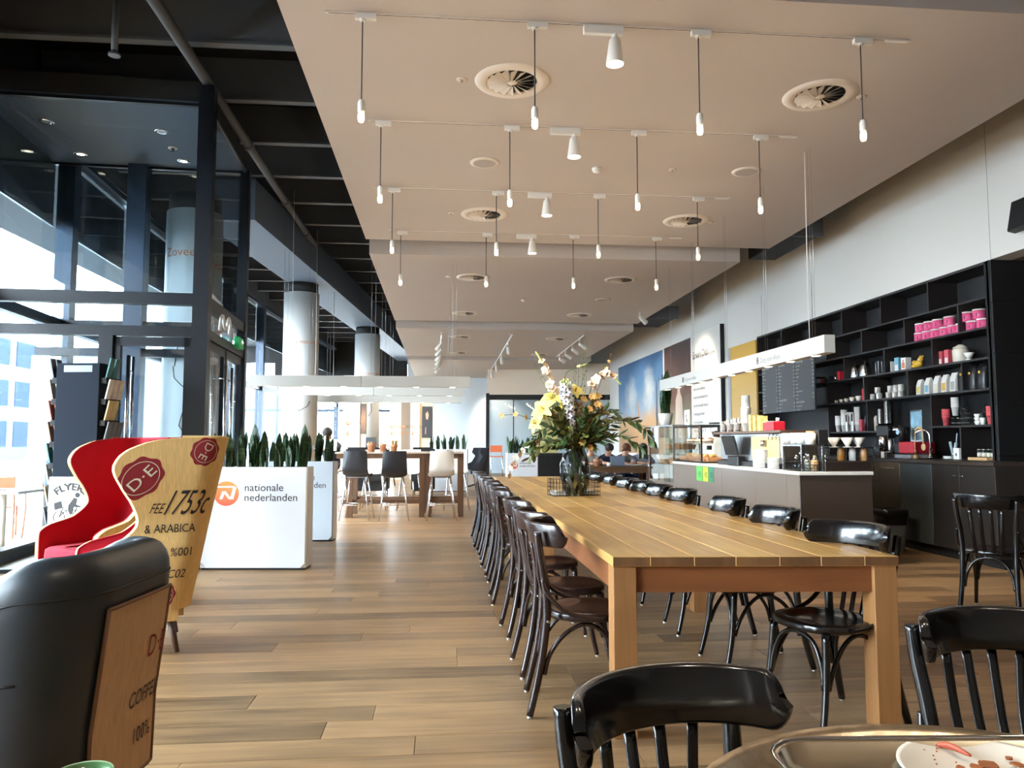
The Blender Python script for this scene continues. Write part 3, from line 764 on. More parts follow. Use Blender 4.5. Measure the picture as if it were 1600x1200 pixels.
# ------------------------------------------------------------------ long oak table (three units end to end)
XT0, YT0, TW, TL, TZ = 0.73, 3.269, 1.229, 2.533, 0.76
TROT = 0.0
TSK = -.0765   # the table ends are not cut square to its length
def T(x, y, z=0):
    return Vector((XT0 + x * math.cos(TROT) - y * math.sin(TROT), YT0 + x * math.sin(TROT) + y * math.cos(TROT), z))
pw = [.16, .188, .178, .188, .178, .187, .15]
for u in range(3):
    o = T(0, u * TL)
    t = thing('communal_table', 'long light oak communal table, %s unit of three joined end to end' % ['nearest', 'middle', 'farthest'][u], 'table', o, TROT, 'joined oak tables')
    x = 0; first_new = len(t.children)
    for w in pw:
        pm_ = MB().box((x + .0008, .001, TZ - .042), (x + w - .0008, TL - .001, TZ)).build('plank', M['table_top'], t, bevel=.0025).data
        pm_.materials.append(M['end_grain'])
        for f in pm_.polygons:
            if abs(f.normal.y) > .9: f.material_index = 1
        x += w
    for sx in (.005, TW - .105):
        for sy in (.012, TL - .112):
            MB().box((sx, sy, 0), (sx + .1, sy + .1, TZ - .043)).build('leg', M['table_leg'], t, bevel=.003)
    zt0, zt1 = TZ - .155, TZ - .043
    MB().box((.105, .03, zt0), (TW - .105, .055, zt1)).build('apron', M['table_apron'], t)
    MB().box((.105, TL - .055, zt0), (TW - .105, TL - .03, zt1)).build('apron', M['table_apron'], t)
    for sx in (.02, TW - .045):
        MB().box((sx, .112, zt0), (sx + .025, TL - .112, zt1)).build('apron', M['table_apron'], t)

    for ch in t.children:
        for v in ch.data.vertices: v.co.y += TSK * v.co.x

# ------------------------------------------------------------------ bentwood cafe chair (front is +Y)
def bentwood_meshes():
    R = {}
    # seat
    n = 32; rings = []
    def out(g, k):
        c, s_ = math.cos(g), math.sin(g)
        x = .205 * math.copysign(abs(c) ** .8, c) * (1 + .07 * s_); y = .2 * math.copysign(abs(s_) ** .85, s_)
        return Vector((x * k, y * k, 0))
    prof = [(.02, .452), (.35, .4525), (.62, .456), (.78, .463), (.9, .4655), (.97, .463), (1.0, .455), (1.0, .435), (.97, .428), (.6, .427), (.02, .427)]
    rows_ = [[out(2*PI*k/n, f) + Vector((0, 0, z)) for k in range(n)] for f, z in prof]
    b = MB().grid(rows_[::-1], closed=True); R['seat'] = b.mesh('seat')
    # top rail
    rows_ = []; m = 40
    for i in range(m + 1):
        u_ = i / m * 2 - 1; u_ = math.copysign(1 - (1 - abs(u_)) ** 1.7, u_)
        a = math.radians(72 * u_); tt = abs(u_)
        hh = .052 if tt < .86 else .052 * math.sqrt(max(1 - ((tt - .86) / .14) ** 2, .015))
        c, s_ = math.cos(a), math.sin(a)
        ring = []
        for (dr, dz) in ((-.01, -1), (-.004, -1.06), (.008, -1.0), (.011, -.9), (.011, .9), (.008, 1.0), (-.002, 1.07), (-.01, 1.0), (-.013, .9), (-.013, -.9)):
            lean = .012 * dz
            ring.append(Vector(((.238 + dr) * s_, -.055 - (.222 + dr) * c - lean, .818 + dz * hh)))
        rows_.append(ring)
    b = MB().grid(rows_, closed=True)
    n0 = len(rows_[0]); b.f.append(list(range(n0))); b.sm.append(False); b.f.append([m * n0 + k for k in reversed(range(n0))]); b.sm.append(False)
    R['top_rail'] = b.mesh('top_rail')
    # rear stile legs
    for s_, nm in ((-1, 'l'), (1, 'r')):
        P = smoothpath([(s_*.185, -.285, .012), (s_*.172, -.235, .22), (s_*.168, -.205, .44), (s_*.176, -.212, .6), (s_*.19, -.238, .75), (s_*.195, -.248, .835)], 4)
        R['stile' + nm] = MB().tube(P, [.0165 + .003 * math.sin(PI * i / len(P)) for i in range(len(P))], 10).mesh('rear_leg')
        P = smoothpath([(s_*.185, .215, .012), (s_*.168, .172, .2), (s_*.155, .15, .43)], 5)
        R['front' + nm] = MB().tube(P, [lerp(.0125, .0185, i / (len(P)-1)) for i in range(len(P))], 10).mesh('front_leg')
        R['glideF' + nm] = MB().lathe([(.01, 0), (.012, .012)], 10, (s_*.185, .216, 0)).mesh('glide')
        R['glideR' + nm] = MB().lathe([(.01, 0), (.012, .012)], 10, (s_*.185, -.286, 0)).mesh('glide')
        P = smoothpath([(s_*.19, -.225, .62), (s_*.2, -.205, .56), (s_*.212, -.13, .485), (s_*.213, -.03, .452), (s_*.213, .06, .447)], 5)
        R['brace' + nm] = MB().tube(P, .0105, 8).mesh('side_brace')
        P = smoothpath([(s_*.168, -.215, .19), (s_*.168, -.19, .28), (s_*.166, -.12, .37), (s_*.163, -.03, .412), (s_*.163, .05, .38), (s_*.166, .12, .29), (s_*.17, .158, .2)], 4)
        R['arch' + nm] = MB().tube(P, .0105, 8).mesh('arch_brace')
        R['screw' + nm] = MB().lathe([(.008, 0), (.006, .004)], 8).xf(Matrix.Translation((s_*.19, -.2, .43)) @ Matrix.Rotation(s_*PI/2, 4, 'Y')).mesh('screw')
    for y, z0, nm in ((.16, .2, 'f'), (-.2, .2, 'b')):
        yy = .172 if y > 0 else -.225
        P = smoothpath([(-.156, yy, z0), (-.14, (y+yy)/2, .3), (-.09, y, .385), (0, y, .415), (.09, y, .385), (.14, (y+yy)/2, .3), (.156, yy, z0)], 4)
        R['arch' + nm] = MB().tube(P, .0105, 8).mesh('arch_brace')
    for k, x in enumerate((-.087, -.03, .03, .087)):
        P = [(x * .95, -.188, .435), (x * 1.05, -.235, .6), (x * 1.18, -.05 - .222 * math.cos(math.asin(min(1, x * 1.18 / .238))) + .0, .765)]
        R['slat%d' % k] = MB().tube(smoothpath(P, 4), .014, 8, ry=.006, up=(1, 0, 0)).mesh('slat')
    return R
BW = bentwood_meshes()
def bentwood(loc, rz, label, m, group):
    BW = BW1 if m is M['bwood'] else BW2
    t = thing('bentwood_chair', label, 'chair', loc, rz, group)
    put('seat', BW['seat'], None, t)
    put('top_rail', BW['top_rail'], None, t)
    for nm in 'lr':
        a = put('rear_leg', BW['stile' + nm], None, t); put('glide', BW['glideR' + nm], M['felt'], a); put('screw', BW['screw' + nm], M['steel'], a)
        a = put('front_leg', BW['front' + nm], None, t); put('glide', BW['glideF' + nm], M['felt'], a)
        put('side_brace', BW['brace' + nm], None, t)
        put('arch_brace', BW['arch' + nm], None, t)
    put('arch_brace', BW['archf'], None, t); put('arch_brace', BW['archb'], None, t)
    for k in range(4): put('slat', BW['slat%d' % k], None, t)
    return t
BW1 = BW; BW2 = {k: me.copy() for k, me in BW.items()}
for D_, wm_ in ((BW1, M['bwood']), (BW2, M['bwood2'])):
    for k, me in D_.items(): me.materials.append(M['felt'] if 'glide' in k else (M['steel'] if 'screw' in k else wm_))
rr = random.Random(5)
GL, GR = 'bentwood chairs on the window side of the long table', 'bentwood chairs on the counter side of the long table'
# window side: chairs face +X
LY = [3.72, 4.33, 5.15, 6.15, 6.75, 7.4, 7.98, 8.7, 9.35, 10.0]
for i, y in enumerate(LY):
    o = T(-.03 + rr.uniform(-.015, .015), y - YT0)
    bentwood((o.x, o.y, 0), -PI / 2 + TROT + rr.uniform(-.06, .06) + (-.1 if i == 0 else 0), 'dark brown bentwood chair, window side of the oak table, %s from near end' % ORD[i], M['bwood'], GL)
# counter side: chairs face -X
RYS = [(1.0, 3.40, .32), (1.01, 4.3, .05), (1.02, 5.1, -.05), (1.01, 6.05, .04), (1.0, 6.65, 0), (1.01, 7.25, .05), (1.0, 7.85, 0), (1.01, 8.6, -.04), (1.0, 9.3, .03), (1.01, 10.0, 0)]
for i, (x, y, a) in enumerate(RYS):
    o = T(x, y - YT0)
    lab = 'black bentwood chair turned at an angle at the near corner of the oak table' if i == 0 else 'black bentwood chair, counter side of the oak table, %s from near end' % ORD[i]
    bentwood((o.x, o.y, 0), PI / 2 + TROT + a, lab, M['bwood2'], GR)
# foreground chairs and the one by the small black table
c = cd(.356, 1.235); bentwood((c.x, c.y, 0), PI - TH + .45, 'very close black bentwood chair pushed in behind the metal tray table', M['bwood2'], 'bentwood chairs nearest the viewer').scale = (.95,) * 3
c = cd(1.20, 1.74); bentwood((c.x, c.y, 0), PI - TH + .06, 'close black bentwood chair beyond the tray, right of the long table leg', M['bwood2'], 'bentwood chairs nearest the viewer').scale = (.95,) * 3
c = fl(1545, 5.75); bentwood((c.x, c.y, 0), -.75 - TH, 'black bentwood chair standing alone in front of the dark kitchen cupboards', M['bwood2'], 'bentwood chairs nearest the viewer')

# small black table at the right edge
c = fl(1660, 6.15)
t = thing('pedestal_table', 'small black pedestal table with shiny edge at the dark wall', 'table', (c.x, c.y, 0))
MB().lathe([(.36, .705), (.37, .71), (.37, .735), (.36, .74)], 36).build('tabletop', M['bplas'], t)
MB().lathe([(.371, .712), (.374, .722), (.371, .733)], 36, capb=False, capt=False).build('edge_band', M['chrome'], t)
MB().lathe([(.22, 0), (.22, .012), (.04, .03), (.03, .05), (.03, .705)], 24).build('pedestal', M['bplas'], t)

# round metal tray table, tray, plate, crumbs
c = cd(.661, .956); TZ2 = .738
hm = mat('hammered silver brass', srgb(204, 186, 158), .3, 1.0, noise=.25, nscale=26, bump=.25)
t = thing('tray_table', 'round hammered metal tray table in the lower right corner', 'table', (c.x, c.y, 0))
MB().lathe([(.02, TZ2 - .012), (.425, TZ2 - .012), (.437, TZ2 + .002), (.45, TZ2 + .012), (.456, TZ2 + .006), (.456, TZ2 - .02), (.44, TZ2 - .03), (.02, TZ2 - .03)][::-1], 64).build('tabletop', hm, t)
MB().lathe([(.24, 0), (.24, .015), (.03, .04), (.025, .1), (.025, TZ2 - .03)], 24).build('pedestal', M['bplas'], t)
def rrect(w, h, r, n=5):
    P = []
    for cx, cy, a0 in ((w/2-r, h/2-r, 0), (-w/2+r, h/2-r, PI/2), (-w/2+r, -h/2+r, PI), (w/2-r, -h/2+r, 1.5*PI)):
        for k in range(n + 1):
            a = a0 + PI/2*k/n; P.append((cx + r*math.cos(a), cy + r*math.sin(a)))
    return P
tz = TZ2 - .0115
pc = cd(.69, 1.135)
tray = thing('serving_tray', 'rectangular shiny silver serving tray lying on the round metal table', 'tray', (pc.x, pc.y, tz), -TH + .02)
lv = [(0, .0), (0, .003), (.016, .026), (.026, .028), (.028, .025), (.018, .022), (.002, .0)]
rows_ = []
base = (.50, .34, .055)
for o_, z in [(-.12, .003), (0, .003), (.014, .026), (.024, .0285), (.026, .025), (.017, .022), (.0, .0), (-.12, 0)]:
    rows_.append([Vector((x, y, z)) for x, y in rrect(base[0] + 2*o_, base[1] + 2*o_, max(base[2] + o_, .02))])
b = MB().grid(rows_, closed=True)
n0 = len(rows_[0]); b.f.append(list(range(n0))); b.sm.append(False)
b.build('tray_body', mat('polished tray', srgb(214, 200, 176), .2, 1.0, noise=.06, nscale=4), tray)
b = MB().tube([Vector((x, y, .0285)) for x, y in rrect(base[0] + .05, base[1] + .05, .08)] , .0035, 6, caps=False)
b.build('rolled_rim', M['chrome'], tray)
pz = tz + .004
pp = cd(.735, 1.205)
plate = tag(MB().lathe([(.02, .0), (.085, .0), (.09, .003), (.13, .016), (.137, .02), (.137, .022), (.13, .0205), (.09, .0075), (.02, .006)], 48).build('plate', mat('cream stoneware', srgb(226, 218, 204), .35), loc=(pp.x, pp.y, pz)), 'cream stoneware plate with pastry crumbs on the silver tray', 'plate')
crm = mat('brown crust', srgb(150, 86, 44), .6, noise=.3, nscale=40)
# placed by their own spots on the plate
def onplate(px, py): q = onz(px, py, pz + .014); return q
q = onplate(1490, 1175); a = onplate(1464, 1167); e = onplate(1517, 1185)
tag(MB().tube(smoothpath([a + Vector((0,0,.004)), q + Vector((0, .004, .007)), e + Vector((0,0,.004))], 5), [.002, .004, .005, .0055, .006, .0058, .0055, .005, .004, .003, .002], 8, ry=[.002]+[.0035]*9+[.002]).build('bacon_strip', mat('crisp bacon', srgb(170, 76, 50), .5, noise=.3, nscale=60)), 'curved reddish brown bacon strip left on the cream plate', 'food')
fr = random.Random(11)
for i, (px, py, s_) in enumerate([(1545, 1195, .013), (1525, 1198, .009), (1590, 1194, .008), (1576, 1184, .005), (1500, 1199, .006)]):
    q = onplate(px, py)
    b = MB(); n = 9
    b.prism([(s_ * (1.2 if k % 2 else .8) * math.cos(2*PI*k/n) * 1.3, s_ * (.9 + .3 * fr.random()) * math.sin(2*PI*k/n)) for k in range(n)], 0, .003)
    tag(b.build('pastry_flake', crm, loc=(q.x, q.y, pz + .012), rotz=i), ['largest golden pastry flake on the plate', 'golden flake beside the largest pastry flake', 'brown flake at the far right rim of the plate', 'small dark brown flake above the rim flake', 'small golden flake at the plate front'][i], 'food', 'pastry flakes')
b = MB()
for k in range(16):
    q = onplate(fr.uniform(1430, 1590), fr.uniform(1160, 1198)); b.cbox(q + Vector((0, 0, .001)), (.003, .002, .0015), Matrix.Rotation(fr.uniform(0, 3), 3, 'Z'))
cr = stuff(b.build('crumbs', crm)); cr['label'] = 'tiny scattered crumbs on the cream plate'; cr['category'] = 'crumbs'
# ------------------------------------------------------------------ wing chairs with jute coffee-sack covers
def jutemat(name, c):
    m = mat(name, c, .9, noise=.12, nscale=90, stretch=(1, 1, .12), bump=.15); return m
M['jute'] = jutemat('jute sacking', srgb(226, 186, 120))
M['redfab'] = mat('red wool', srgb(168, 8, 36), .9, noise=.1, nscale=5)
M['piping'] = mat('red piping', srgb(160, 20, 36), .7)
M['wleg'] = mat('walnut leg', srgb(72, 48, 34), .45)
W_T = [(.28, .34), (.6, .36), (.80, .325), (1.0, .36), (1.15, .375), (1.3, .365)]
F_T = [(.28, .36), (.57, .35), (.62, .29), (.68, .08), (.80, -.03), (.9, -.0), (1.0, .06), (1.12, .11), (1.2, .07), (1.26, -.04), (1.285, -.13), (1.3, -.26)]
B_T = [(.28, -.31), (1.3, -.51)]
def prof(z, off):
    w, f, yb = spline(z, W_T) + off, spline(z, F_T), lerp(B_T[0][1], B_T[1][1], (z - .28) / 1.02) - off
    r = .11 + off; f = max(f, yb + r + .02)
    P = [Vector((-w, f + 0, z))]
    for k in range(1, 5): P.append(Vector((-w, lerp(f, yb + r, k / 4), z)))
    for k in range(1, 9):
        a = PI + PI / 2 * k / 8; P.append(Vector((-w + r + r * math.cos(a), yb + r + r * math.sin(a), z)))
    P.append(Vector((0, yb - .015, z)))
    return P + [Vector((-p.x, p.y, p.z)) for p in P[-2::-1]]
def along(P, s):
    """s from the middle of the back, negative to the chair's left"""
    d = [0]
    for a, b in zip(P, P[1:]): d.append(d[-1] + (b - a).length)
    s = min(max(s + d[-1] / 2, 0), d[-1])
    for i in range(len(P) - 1):
        if s <= d[i + 1] + 1e-9:
            t = (s - d[i]) / max(d[i + 1] - d[i], 1e-9); return P[i].lerp(P[i + 1], t)
    return P[-1]
def onshell(s, z, off=.033):
    return along(prof(min(max(z, .28), 1.3), off), s)
def seal(t, s0, z0, r, rot):
    """scalloped wax seal with D.E lettering, laid on the outer cover"""
    n = 48
    def pt(x, y, off): return onshell(s0 + x, z0 + y, off)
    cr_, sr_ = math.cos(rot), math.sin(rot)
    b = MB(); rows_ = []
    for f in (.02, .3, .6, .85, 1.0):
        rows_.append([pt(r * f * (1 + (.05 * math.sin(8 * 2*PI*k/n) if f == 1 else 0)) * math.cos(2*PI*k/n), r * f * (1 + (.05 * math.sin(8 * 2*PI*k/n) if f == 1 else 0)) * math.sin(2*PI*k/n), .0305) for k in range(n)])
    b.grid(rows_[::-1], closed=True, smooth=False).build('seal_print', M['red_ink'], t)
    b = MB()
    for k in range(n):
        a0, a1 = 2*PI*k/n, 2*PI*(k+1)/n
        b.add([pt(r*q*math.cos(a), r*q*math.sin(a), .0325) for a, q in ((a0, .80), (a1, .80), (a1, .77), (a0, .77))], [(0, 1, 2, 3)])
    b.build('seal_ring', M['cream_ink'], t)
    vs, fs = text_geo('D\u00b7E', r * .85, 'CENTER')
    b = MB(); P = []
    for v in vs:
        x, y = v.x * 1.0, v.y - r * .3; P.append(pt(x * cr_ - y * sr_, x * sr_ + y * cr_, .034))
    b.add(P, fs); b.build('lettering', M['cream_ink'], t)
def shelltext(t, body, s0, z0, size, m, stretch=1.0, flip=False, shear=0):
    vs, fs = text_geo(body, size, 'CENTER')
    b = MB(); b.add([onshell(s0 + ((-1 if flip else 1) * v.x * stretch + shear * v.y), z0 + (-v.y + size if flip else v.y), .0325) for v in vs], fs)
    b.build('lettering', m, t)
def wingchair(loc, rz, label, cover_marks):
    t = thing('wing_chair', label, 'armchair', loc, rz, 'coffee sack wing chairs')
    zs = [.28 + .02*k for k in range(15)] + [.58 + .012*k for k in range(11)] + [.715 + .03*k for k in range(18)] + [1.24, 1.255, 1.27, 1.28, 1.288, 1.294, 1.298, 1.3]
    zs = sorted(set(round(q, 4) for q in zs)); nn = 60
    def res(P):
        L = sum((b - a).length for a, b in zip(P, P[1:])); return [along(P, -L / 2 + L * k / nn) for k in range(nn + 1)]
    O = [res(prof(z, .03)) for z in zs]; I = [res(prof(z, -.02)) for z in zs]
    outer = MB().grid(O).grid([[p for p in O[-1]], [p.lerp(q, .5) + Vector((0, 0, .012)) for p, q in zip(O[-1], I[-1])]])
    for e in (0, -1):
        E = [[O[i][e] for i in range(len(zs))], [O[i][e].lerp(I[i][e], .5) + Vector((0, .015, 0)) for i in range(len(zs))], [I[i][e] for i in range(len(zs))]]
        outer.grid(E if e == 0 else E[::-1])
    outer.build('outer_cover', M['jute'], t)
    inner = MB().grid([r[::-1] for r in I]).grid([[p.lerp(q, .5) + Vector((0, 0, .012)) for p, q in zip(O[-1], I[-1])], I[-1]])
    inner.build('inner_lining', M['redfab'], t)
    edge = [I[i][0] for i in range(len(zs))] + I[-1][1:-1] + [I[i][-1] for i in reversed(range(len(zs)))]
    MB().tube(edge, .006, 6).build('piping', M['piping'], t)
    b = MB().grid([[Vector((x, y, z)) for x, y in rrect(w, .62, .1, 5)] for w, z in ((.5, .33), (.6, .34), (.62, .40), (.6, .455), (.5, .475), (.1, .485))], closed=True).xf(Matrix.Translation((0, .06, 0)))
    b.build('seat_cushion', M['redfab'], t)
    MB().box((-.33, -.3, .2), (.33, .37, .335)).build('seat_base', M['jute'], t, bevel=.03, seg=2)
    for sx in (-1, 1):
        MB().tube([(sx*.30, .32, .01), (sx*.26, .27, .22)], [.014, .026], 10).build('leg', M['wleg'], t)
        MB().tube([(sx*.28, -.27, .01), (sx*.24, -.22, .22)], [.014, .026], 10).build('leg', M['wleg'], t)
    for mk in cover_marks:
        if mk[0] == 'seal': seal(t, *mk[1:])
        else: shelltext(t, *mk[1:])
    t.scale = (.95, .95, .98)
    # a seal on the front of the base
    b = MB(); n = 36
    b.add([(.09 * (1 + .05 * math.sin(8*2*PI*k/n)) * math.cos(2*PI*k/n) + .18, .3712, .27 + .06 * math.sin(2*PI*k/n)) for k in range(n)], [tuple(range(n))[::-1]])
    b.build('seal_print', M['red_ink'], t)
    return t
A_ = cd(-2.32, 4.78)
wingchair((A_.x, A_.y, 0), PI / 2 - TH + math.radians(24), 'wing chair in printed jute coffee sacking seen from behind, 1753c on its back',
    [('seal', -.80, 1.06, .125, .95), ('seal', -.47, 1.215, .085, -2.0), ('text', '1753c', -.475, .84, .21, M['ink'], .52, False, .06), ('text', 'FEE', -.635, .85, .085, M['ink'], .6), ('text', '& ARABICA', -.53, .735, .07, M['ink'], .82),
     ('text', '100%', -.46, .575, .07, M['ink'], .9, True), ('text', 'C02', -.46, .47, .07, M['ink'], .9), ('text', 'VOF', -.98, .48, .09, M['ink'], 1.2), ('seal', -.5, .36, .075, .6)])
B_ = cd(-3.12, 6.0)
wingchair((B_.x, B_.y, 0), PI / 2 - TH + math.radians(62), 'wing chair with bright red wool inside and jute outside, facing the window',
    [('text', '100%', -.92, .47, .10, M['ink'], 1.1, True), ('seal', .0, 1.0, .125, .3), ('text', 'COFFEE', .0, .75, .09, M['ink'], 1.0)])

# leather tub chair, lower left corner
M['leather'] = mat('black leather', srgb(40, 44, 48), .38, noise=.12, nscale=3, bump=.06)
M['jute2'] = jutemat('brown jute panel', srgb(200, 160, 118))
cc = cd(-1.56, 2.44)
t = thing('tub_chair', 'black leather tub chair with jute panel on its back, lower left corner', 'armchair', (cc.x, cc.y, 0), PI / 2 - TH)
def tubpath(off, n=40):
    hw, yb, yf, r = .255 + off, -.28 - off, .36, .10 + off
    P = [Vector((-hw, lerp(yf, yb + r, k / 24), 0)) for k in range(25)]
    P += [Vector((-hw + r + r * math.cos(PI + PI/2*k/8), yb + r + r * math.sin(PI + PI/2*k/8), 0)) for k in range(1, 9)]
    P.append(Vector((0, yb, 0)))
    return P + [Vector((-p.x, p.y, 0)) for p in P[-2::-1]]
def tubh(y): return interp(y, [(-.40, .94), (-.22, .925), (.36, .56)])
sec = [(.075, .12), (.08, .3), (.085, .55), (.088, .78), (.086, .85), (.08, .90), (.068, .94), (.05, .97), (.026, .99), (.0, 1.0), (-.026, .99), (-.05, .97), (-.068, .94), (-.08, .89), (-.085, .8), (-.07, .5), (-.07, .12)]
paths = {o: tubpath(o) for o, _ in sec}
rows_ = []
for k in range(len(tubpath(0))):
    h = tubh(tubpath(0)[k].y)
    rows_.append([Vector((paths[o][k].x, paths[o][k].y - max(0, (f - .3)) * .07 * (1 if paths[0.0][k].y < 0 else 0), .2 + f * (h - .2) if f > .3 else .2 + (f - .12) / .18 * .3 * (h - .2))) for o, f in sec])
b = MB().grid(rows_, closed=True); n0 = len(sec); b.f.append(list(range(n0))); b.sm.append(False); b.f.append([(len(rows_)-1)*n0 + k for k in reversed(range(n0))]); b.sm.append(False)
b.build('shell', M['leather'], t)
seamm = mat('seam thread', srgb(14, 14, 15), .6)
def tubpt(k, f, o):
    i = int(k); i = min(i, len(rows_) - 2); fr_ = k - i
    q = rows_[i][0].lerp(rows_[i+1][0], fr_); h = lerp(tubh(tubpath(0)[i].y), tubh(tubpath(0)[i+1].y), fr_)
    return None
for j in (2, 4):
    MB().tube([r[j] for r in rows_][:(26 if j == 2 else len(rows_))], .0035, 5).build('seam', seamm, t)
MB().tube([p for p in rows_[12][1:7]], .004, 5).build('seam', seamm, t)
# rear panel
kk = [k for k in range(len(rows_)) if k >= 31 and k <= len(rows_) - 32]
P0 = []
for j, fz in ((0, .03), (1, .0), (2, .0), (3, -.0)):
    row_ = []
    for k in kk:
        p = rows_[k][j]; nrm = Vector((p.x, p.y + .1, 0)).normalized(); row_.append(p + nrm * .010)
    P0.append(row_)
pan = MB().grid(P0).build('back_panel', M['jute2'], t)
fr_ = MB().tube(P0[-1], .006, 6).tube(P0[0], .006, 6).tube([r[0] for r in P0], .006, 6).tube([r[-1] for r in P0], .006, 6)
fr_.build('panel_piping', mat('tan piping', srgb(120, 84, 58), .7), pan)
def tubtext(body, ku, z0, size, m, st=1.0):
    vs, fs = text_geo(body, size, 'CENTER'); P = []
    mid = len(kk) // 2
    for v in vs:
        x = ku + v.x * st; z = z0 + v.y
        # row by height
        zs = [r[mid].z for r in P0]; j = max(0, min(len(zs) - 2, sum(1 for q in zs if q < z) - 1)); tz_ = (z - zs[j]) / (zs[j+1] - zs[j])
        xs = [p.x for p in P0[0]]; i = max(0, min(len(xs) - 2, sum(1 for q in xs if q < x) - 1)); tx = (x - xs[i]) / max(xs[i+1] - xs[i], 1e-6)
        p = P0[j][i].lerp(P0[j][i+1], tx).lerp(P0[j+1][i].lerp(P0[j+1][i+1], tx), tz_); P.append(p + Vector((0, -.003, 0)))
    MB().add(P, fs).build('lettering', m, t)
tubtext('D\u00b7E', .14, .56, .10, M['red_ink'], .8); tubtext('COFFEE', .1, .42, .07, M['ink'], .8); tubtext('100%', .1, .3, .07, M['ink'], .8)
b = MB().grid([[Vector((x, y, z)) for x, y in rrect(w, w * 1.05, .09, 5)] for w, z in ((.40, .30), (.44, .32), (.44, .40), (.40, .43), (.1, .44))], closed=True).xf(Matrix.Translation((0, .05, 0)))
b.build('seat_cushion', M['leather'], t)
MB().box((-.24, -.27, .15), (.24, .33, .31)).build('seat_base', M['leather'], t, bevel=.02)
for sx in (-1, 1):
    for y in (-.3, .3): MB().tube([(sx*.3, y, .0), (sx*.27, y*.9, .16)], [.014, .024], 8).build('leg', M['wleg'], t)
# low side table with a green bowl, only its rim in the frame
sc_ = cd(-.99, 1.83)
t = thing('side_table', 'low black side table under the green bowl, bottom edge', 'table', (sc_.x, sc_.y, 0))
MB().lathe([(.16, .40), (.165, .405), (.165, .415), (.16, .42)], 28).build('tabletop', M['bplas'], t)
MB().lathe([(.12, 0), (.12, .01), (.02, .03), (.02, .40)], 20).build('pedestal', M['bplas'], t)
g_ = thing('bowl', 'green glazed bowl whose rim just shows at the bottom edge', 'bowl', (sc_.x, sc_.y, .42))
MB().lathe([(.03, 0), (.05, .01), (.06, .05), (.066, .068), (.062, .07), (.055, .05), (.045, .015), (.01, .01)], 28).build('body', mat('green glaze', srgb(90, 130, 84), .25, coat=.4), g_)
MB().lathe([(.062, .0685), (.0655, .0715), (.067, .068)], 28, capb=False, capt=False).build('rim', mat('pale green rim', srgb(170, 190, 150), .3), g_)

# ------------------------------------------------------------------ brochure rack
rc_ = fl(132, 6.95)
rt = thing('brochure_rack', 'tall dark metal brochure rack with leaflet pockets on both sides', 'rack', (rc_.x, rc_.y, 0), -TH - .05)
rm = mat('rack grey', srgb(24, 30, 40), .85, spec=.15)
MB().box((-.2, -.12, .05), (.2, .16, 1.95)).build('body', rm, rt, bevel=.006)
MB().box((-.22, -.14, 0), (.22, .18, .05)).build('plinth', M['black'], rt)
MB().box((-.13, -.1215, 1.87), (.13, -.12, 1.93)).build('label_strip', mat('pale label', srgb(110, 120, 132), .5), rt)
for x in (-.07, .07): MB().lathe([(.006, 0), (.004, .003)], 8).xf(Matrix.Translation((x, -.12, 1.7)) @ Matrix.Rotation(PI/2, 4, 'X')).build('screw', M['black'], rt)
lr = random.Random(8)
for sx in (-1, 1):
    for k in range(9):
        z = .25 + k * .19
        MB().box((sx*.2 + (0 if sx > 0 else -.05), -.1, z), (sx*.2 + (.05 if sx > 0 else 0), .14, z + .05)).build('pocket', M['black'], rt)
lw = [srgb(196, 186, 168), srgb(150, 120, 96), srgb(210, 206, 200), srgb(96, 98, 104), srgb(170, 90, 70), srgb(60, 110, 110), srgb(190, 170, 120)]
lmats = [mat('leaflet paper %s' % 'abcdefg'[i], c, .6, noise=.2, nscale=14) for i, c in enumerate(lw)]
Mr = Matrix.Translation(rc_) @ Matrix.Rotation(-TH - .05, 4, 'Z')
for sx in (-1, 1):
    for k in range(9):
        z = .30 + k * .19
        b = MB()
        for q in range(2 + k % 2):
            y0 = -.09 + q * .085
            b.cbox((0, y0 + .03, .085), (.012, .072, .19))
        p = Mr @ Vector((sx * .243, 0, z)); 
        o = b.build('leaflet', lmats[(k * 3 + (sx > 0) * 2) % 7])
        o.matrix_world = Matrix.Translation(p) @ Matrix.Rotation(-TH - .05, 4, 'Z') @ Matrix.Rotation(sx * .22, 4, 'Y')
        tag(o, '%s leaflets in the %s pocket from the floor on the %s side of the rack' % (['beige', 'brown', 'white', 'grey', 'rust', 'teal', 'yellow'][(k * 3 + (sx > 0) * 2) % 7], ['lowest'] [0] if k == 0 else ORD[k], 'door' if sx > 0 else 'window'), 'leaflets', 'leaflets in the rack')
    pass
# FLYERS sign panel hung on the rack front
fp = thing('flyer_sign', 'white FLYERS sign with a cyclist drawing hung on the brochure rack', 'sign', Mr @ Vector((0.0, -.135, .52)), -TH - .05)
MB().box((-.205, -.012, 0), (.205, .012, .42)).build('board', M['wplas'], fp, bevel=.003)
vs, fs = text_geo('FLYERS', .085, 'CENTER'); R_ = .18
b = MB()
for q_, dx_, dz_ in ((0, 0, 0), (1, .005, 0), (2, 0, .005), (3, .005, .005)):
    b.add([Vector(((R_ + v.y + dz_) * math.sin((v.x + dx_) / R_ * 1.05), -.0155 - q_ * .0004, .125 + (R_ + v.y + dz_) * math.cos((v.x + dx_) / R_ * 1.05))) for v in vs], fs)
b.build('lettering', M['ink'], fp)
b = MB()
for x in (-.1, .09):
    b.tube([(x + .05 * math.cos(2*PI*k/18), -.0145, .07 + .05 * math.sin(2*PI*k/18)) for k in range(19)], .003, 4)
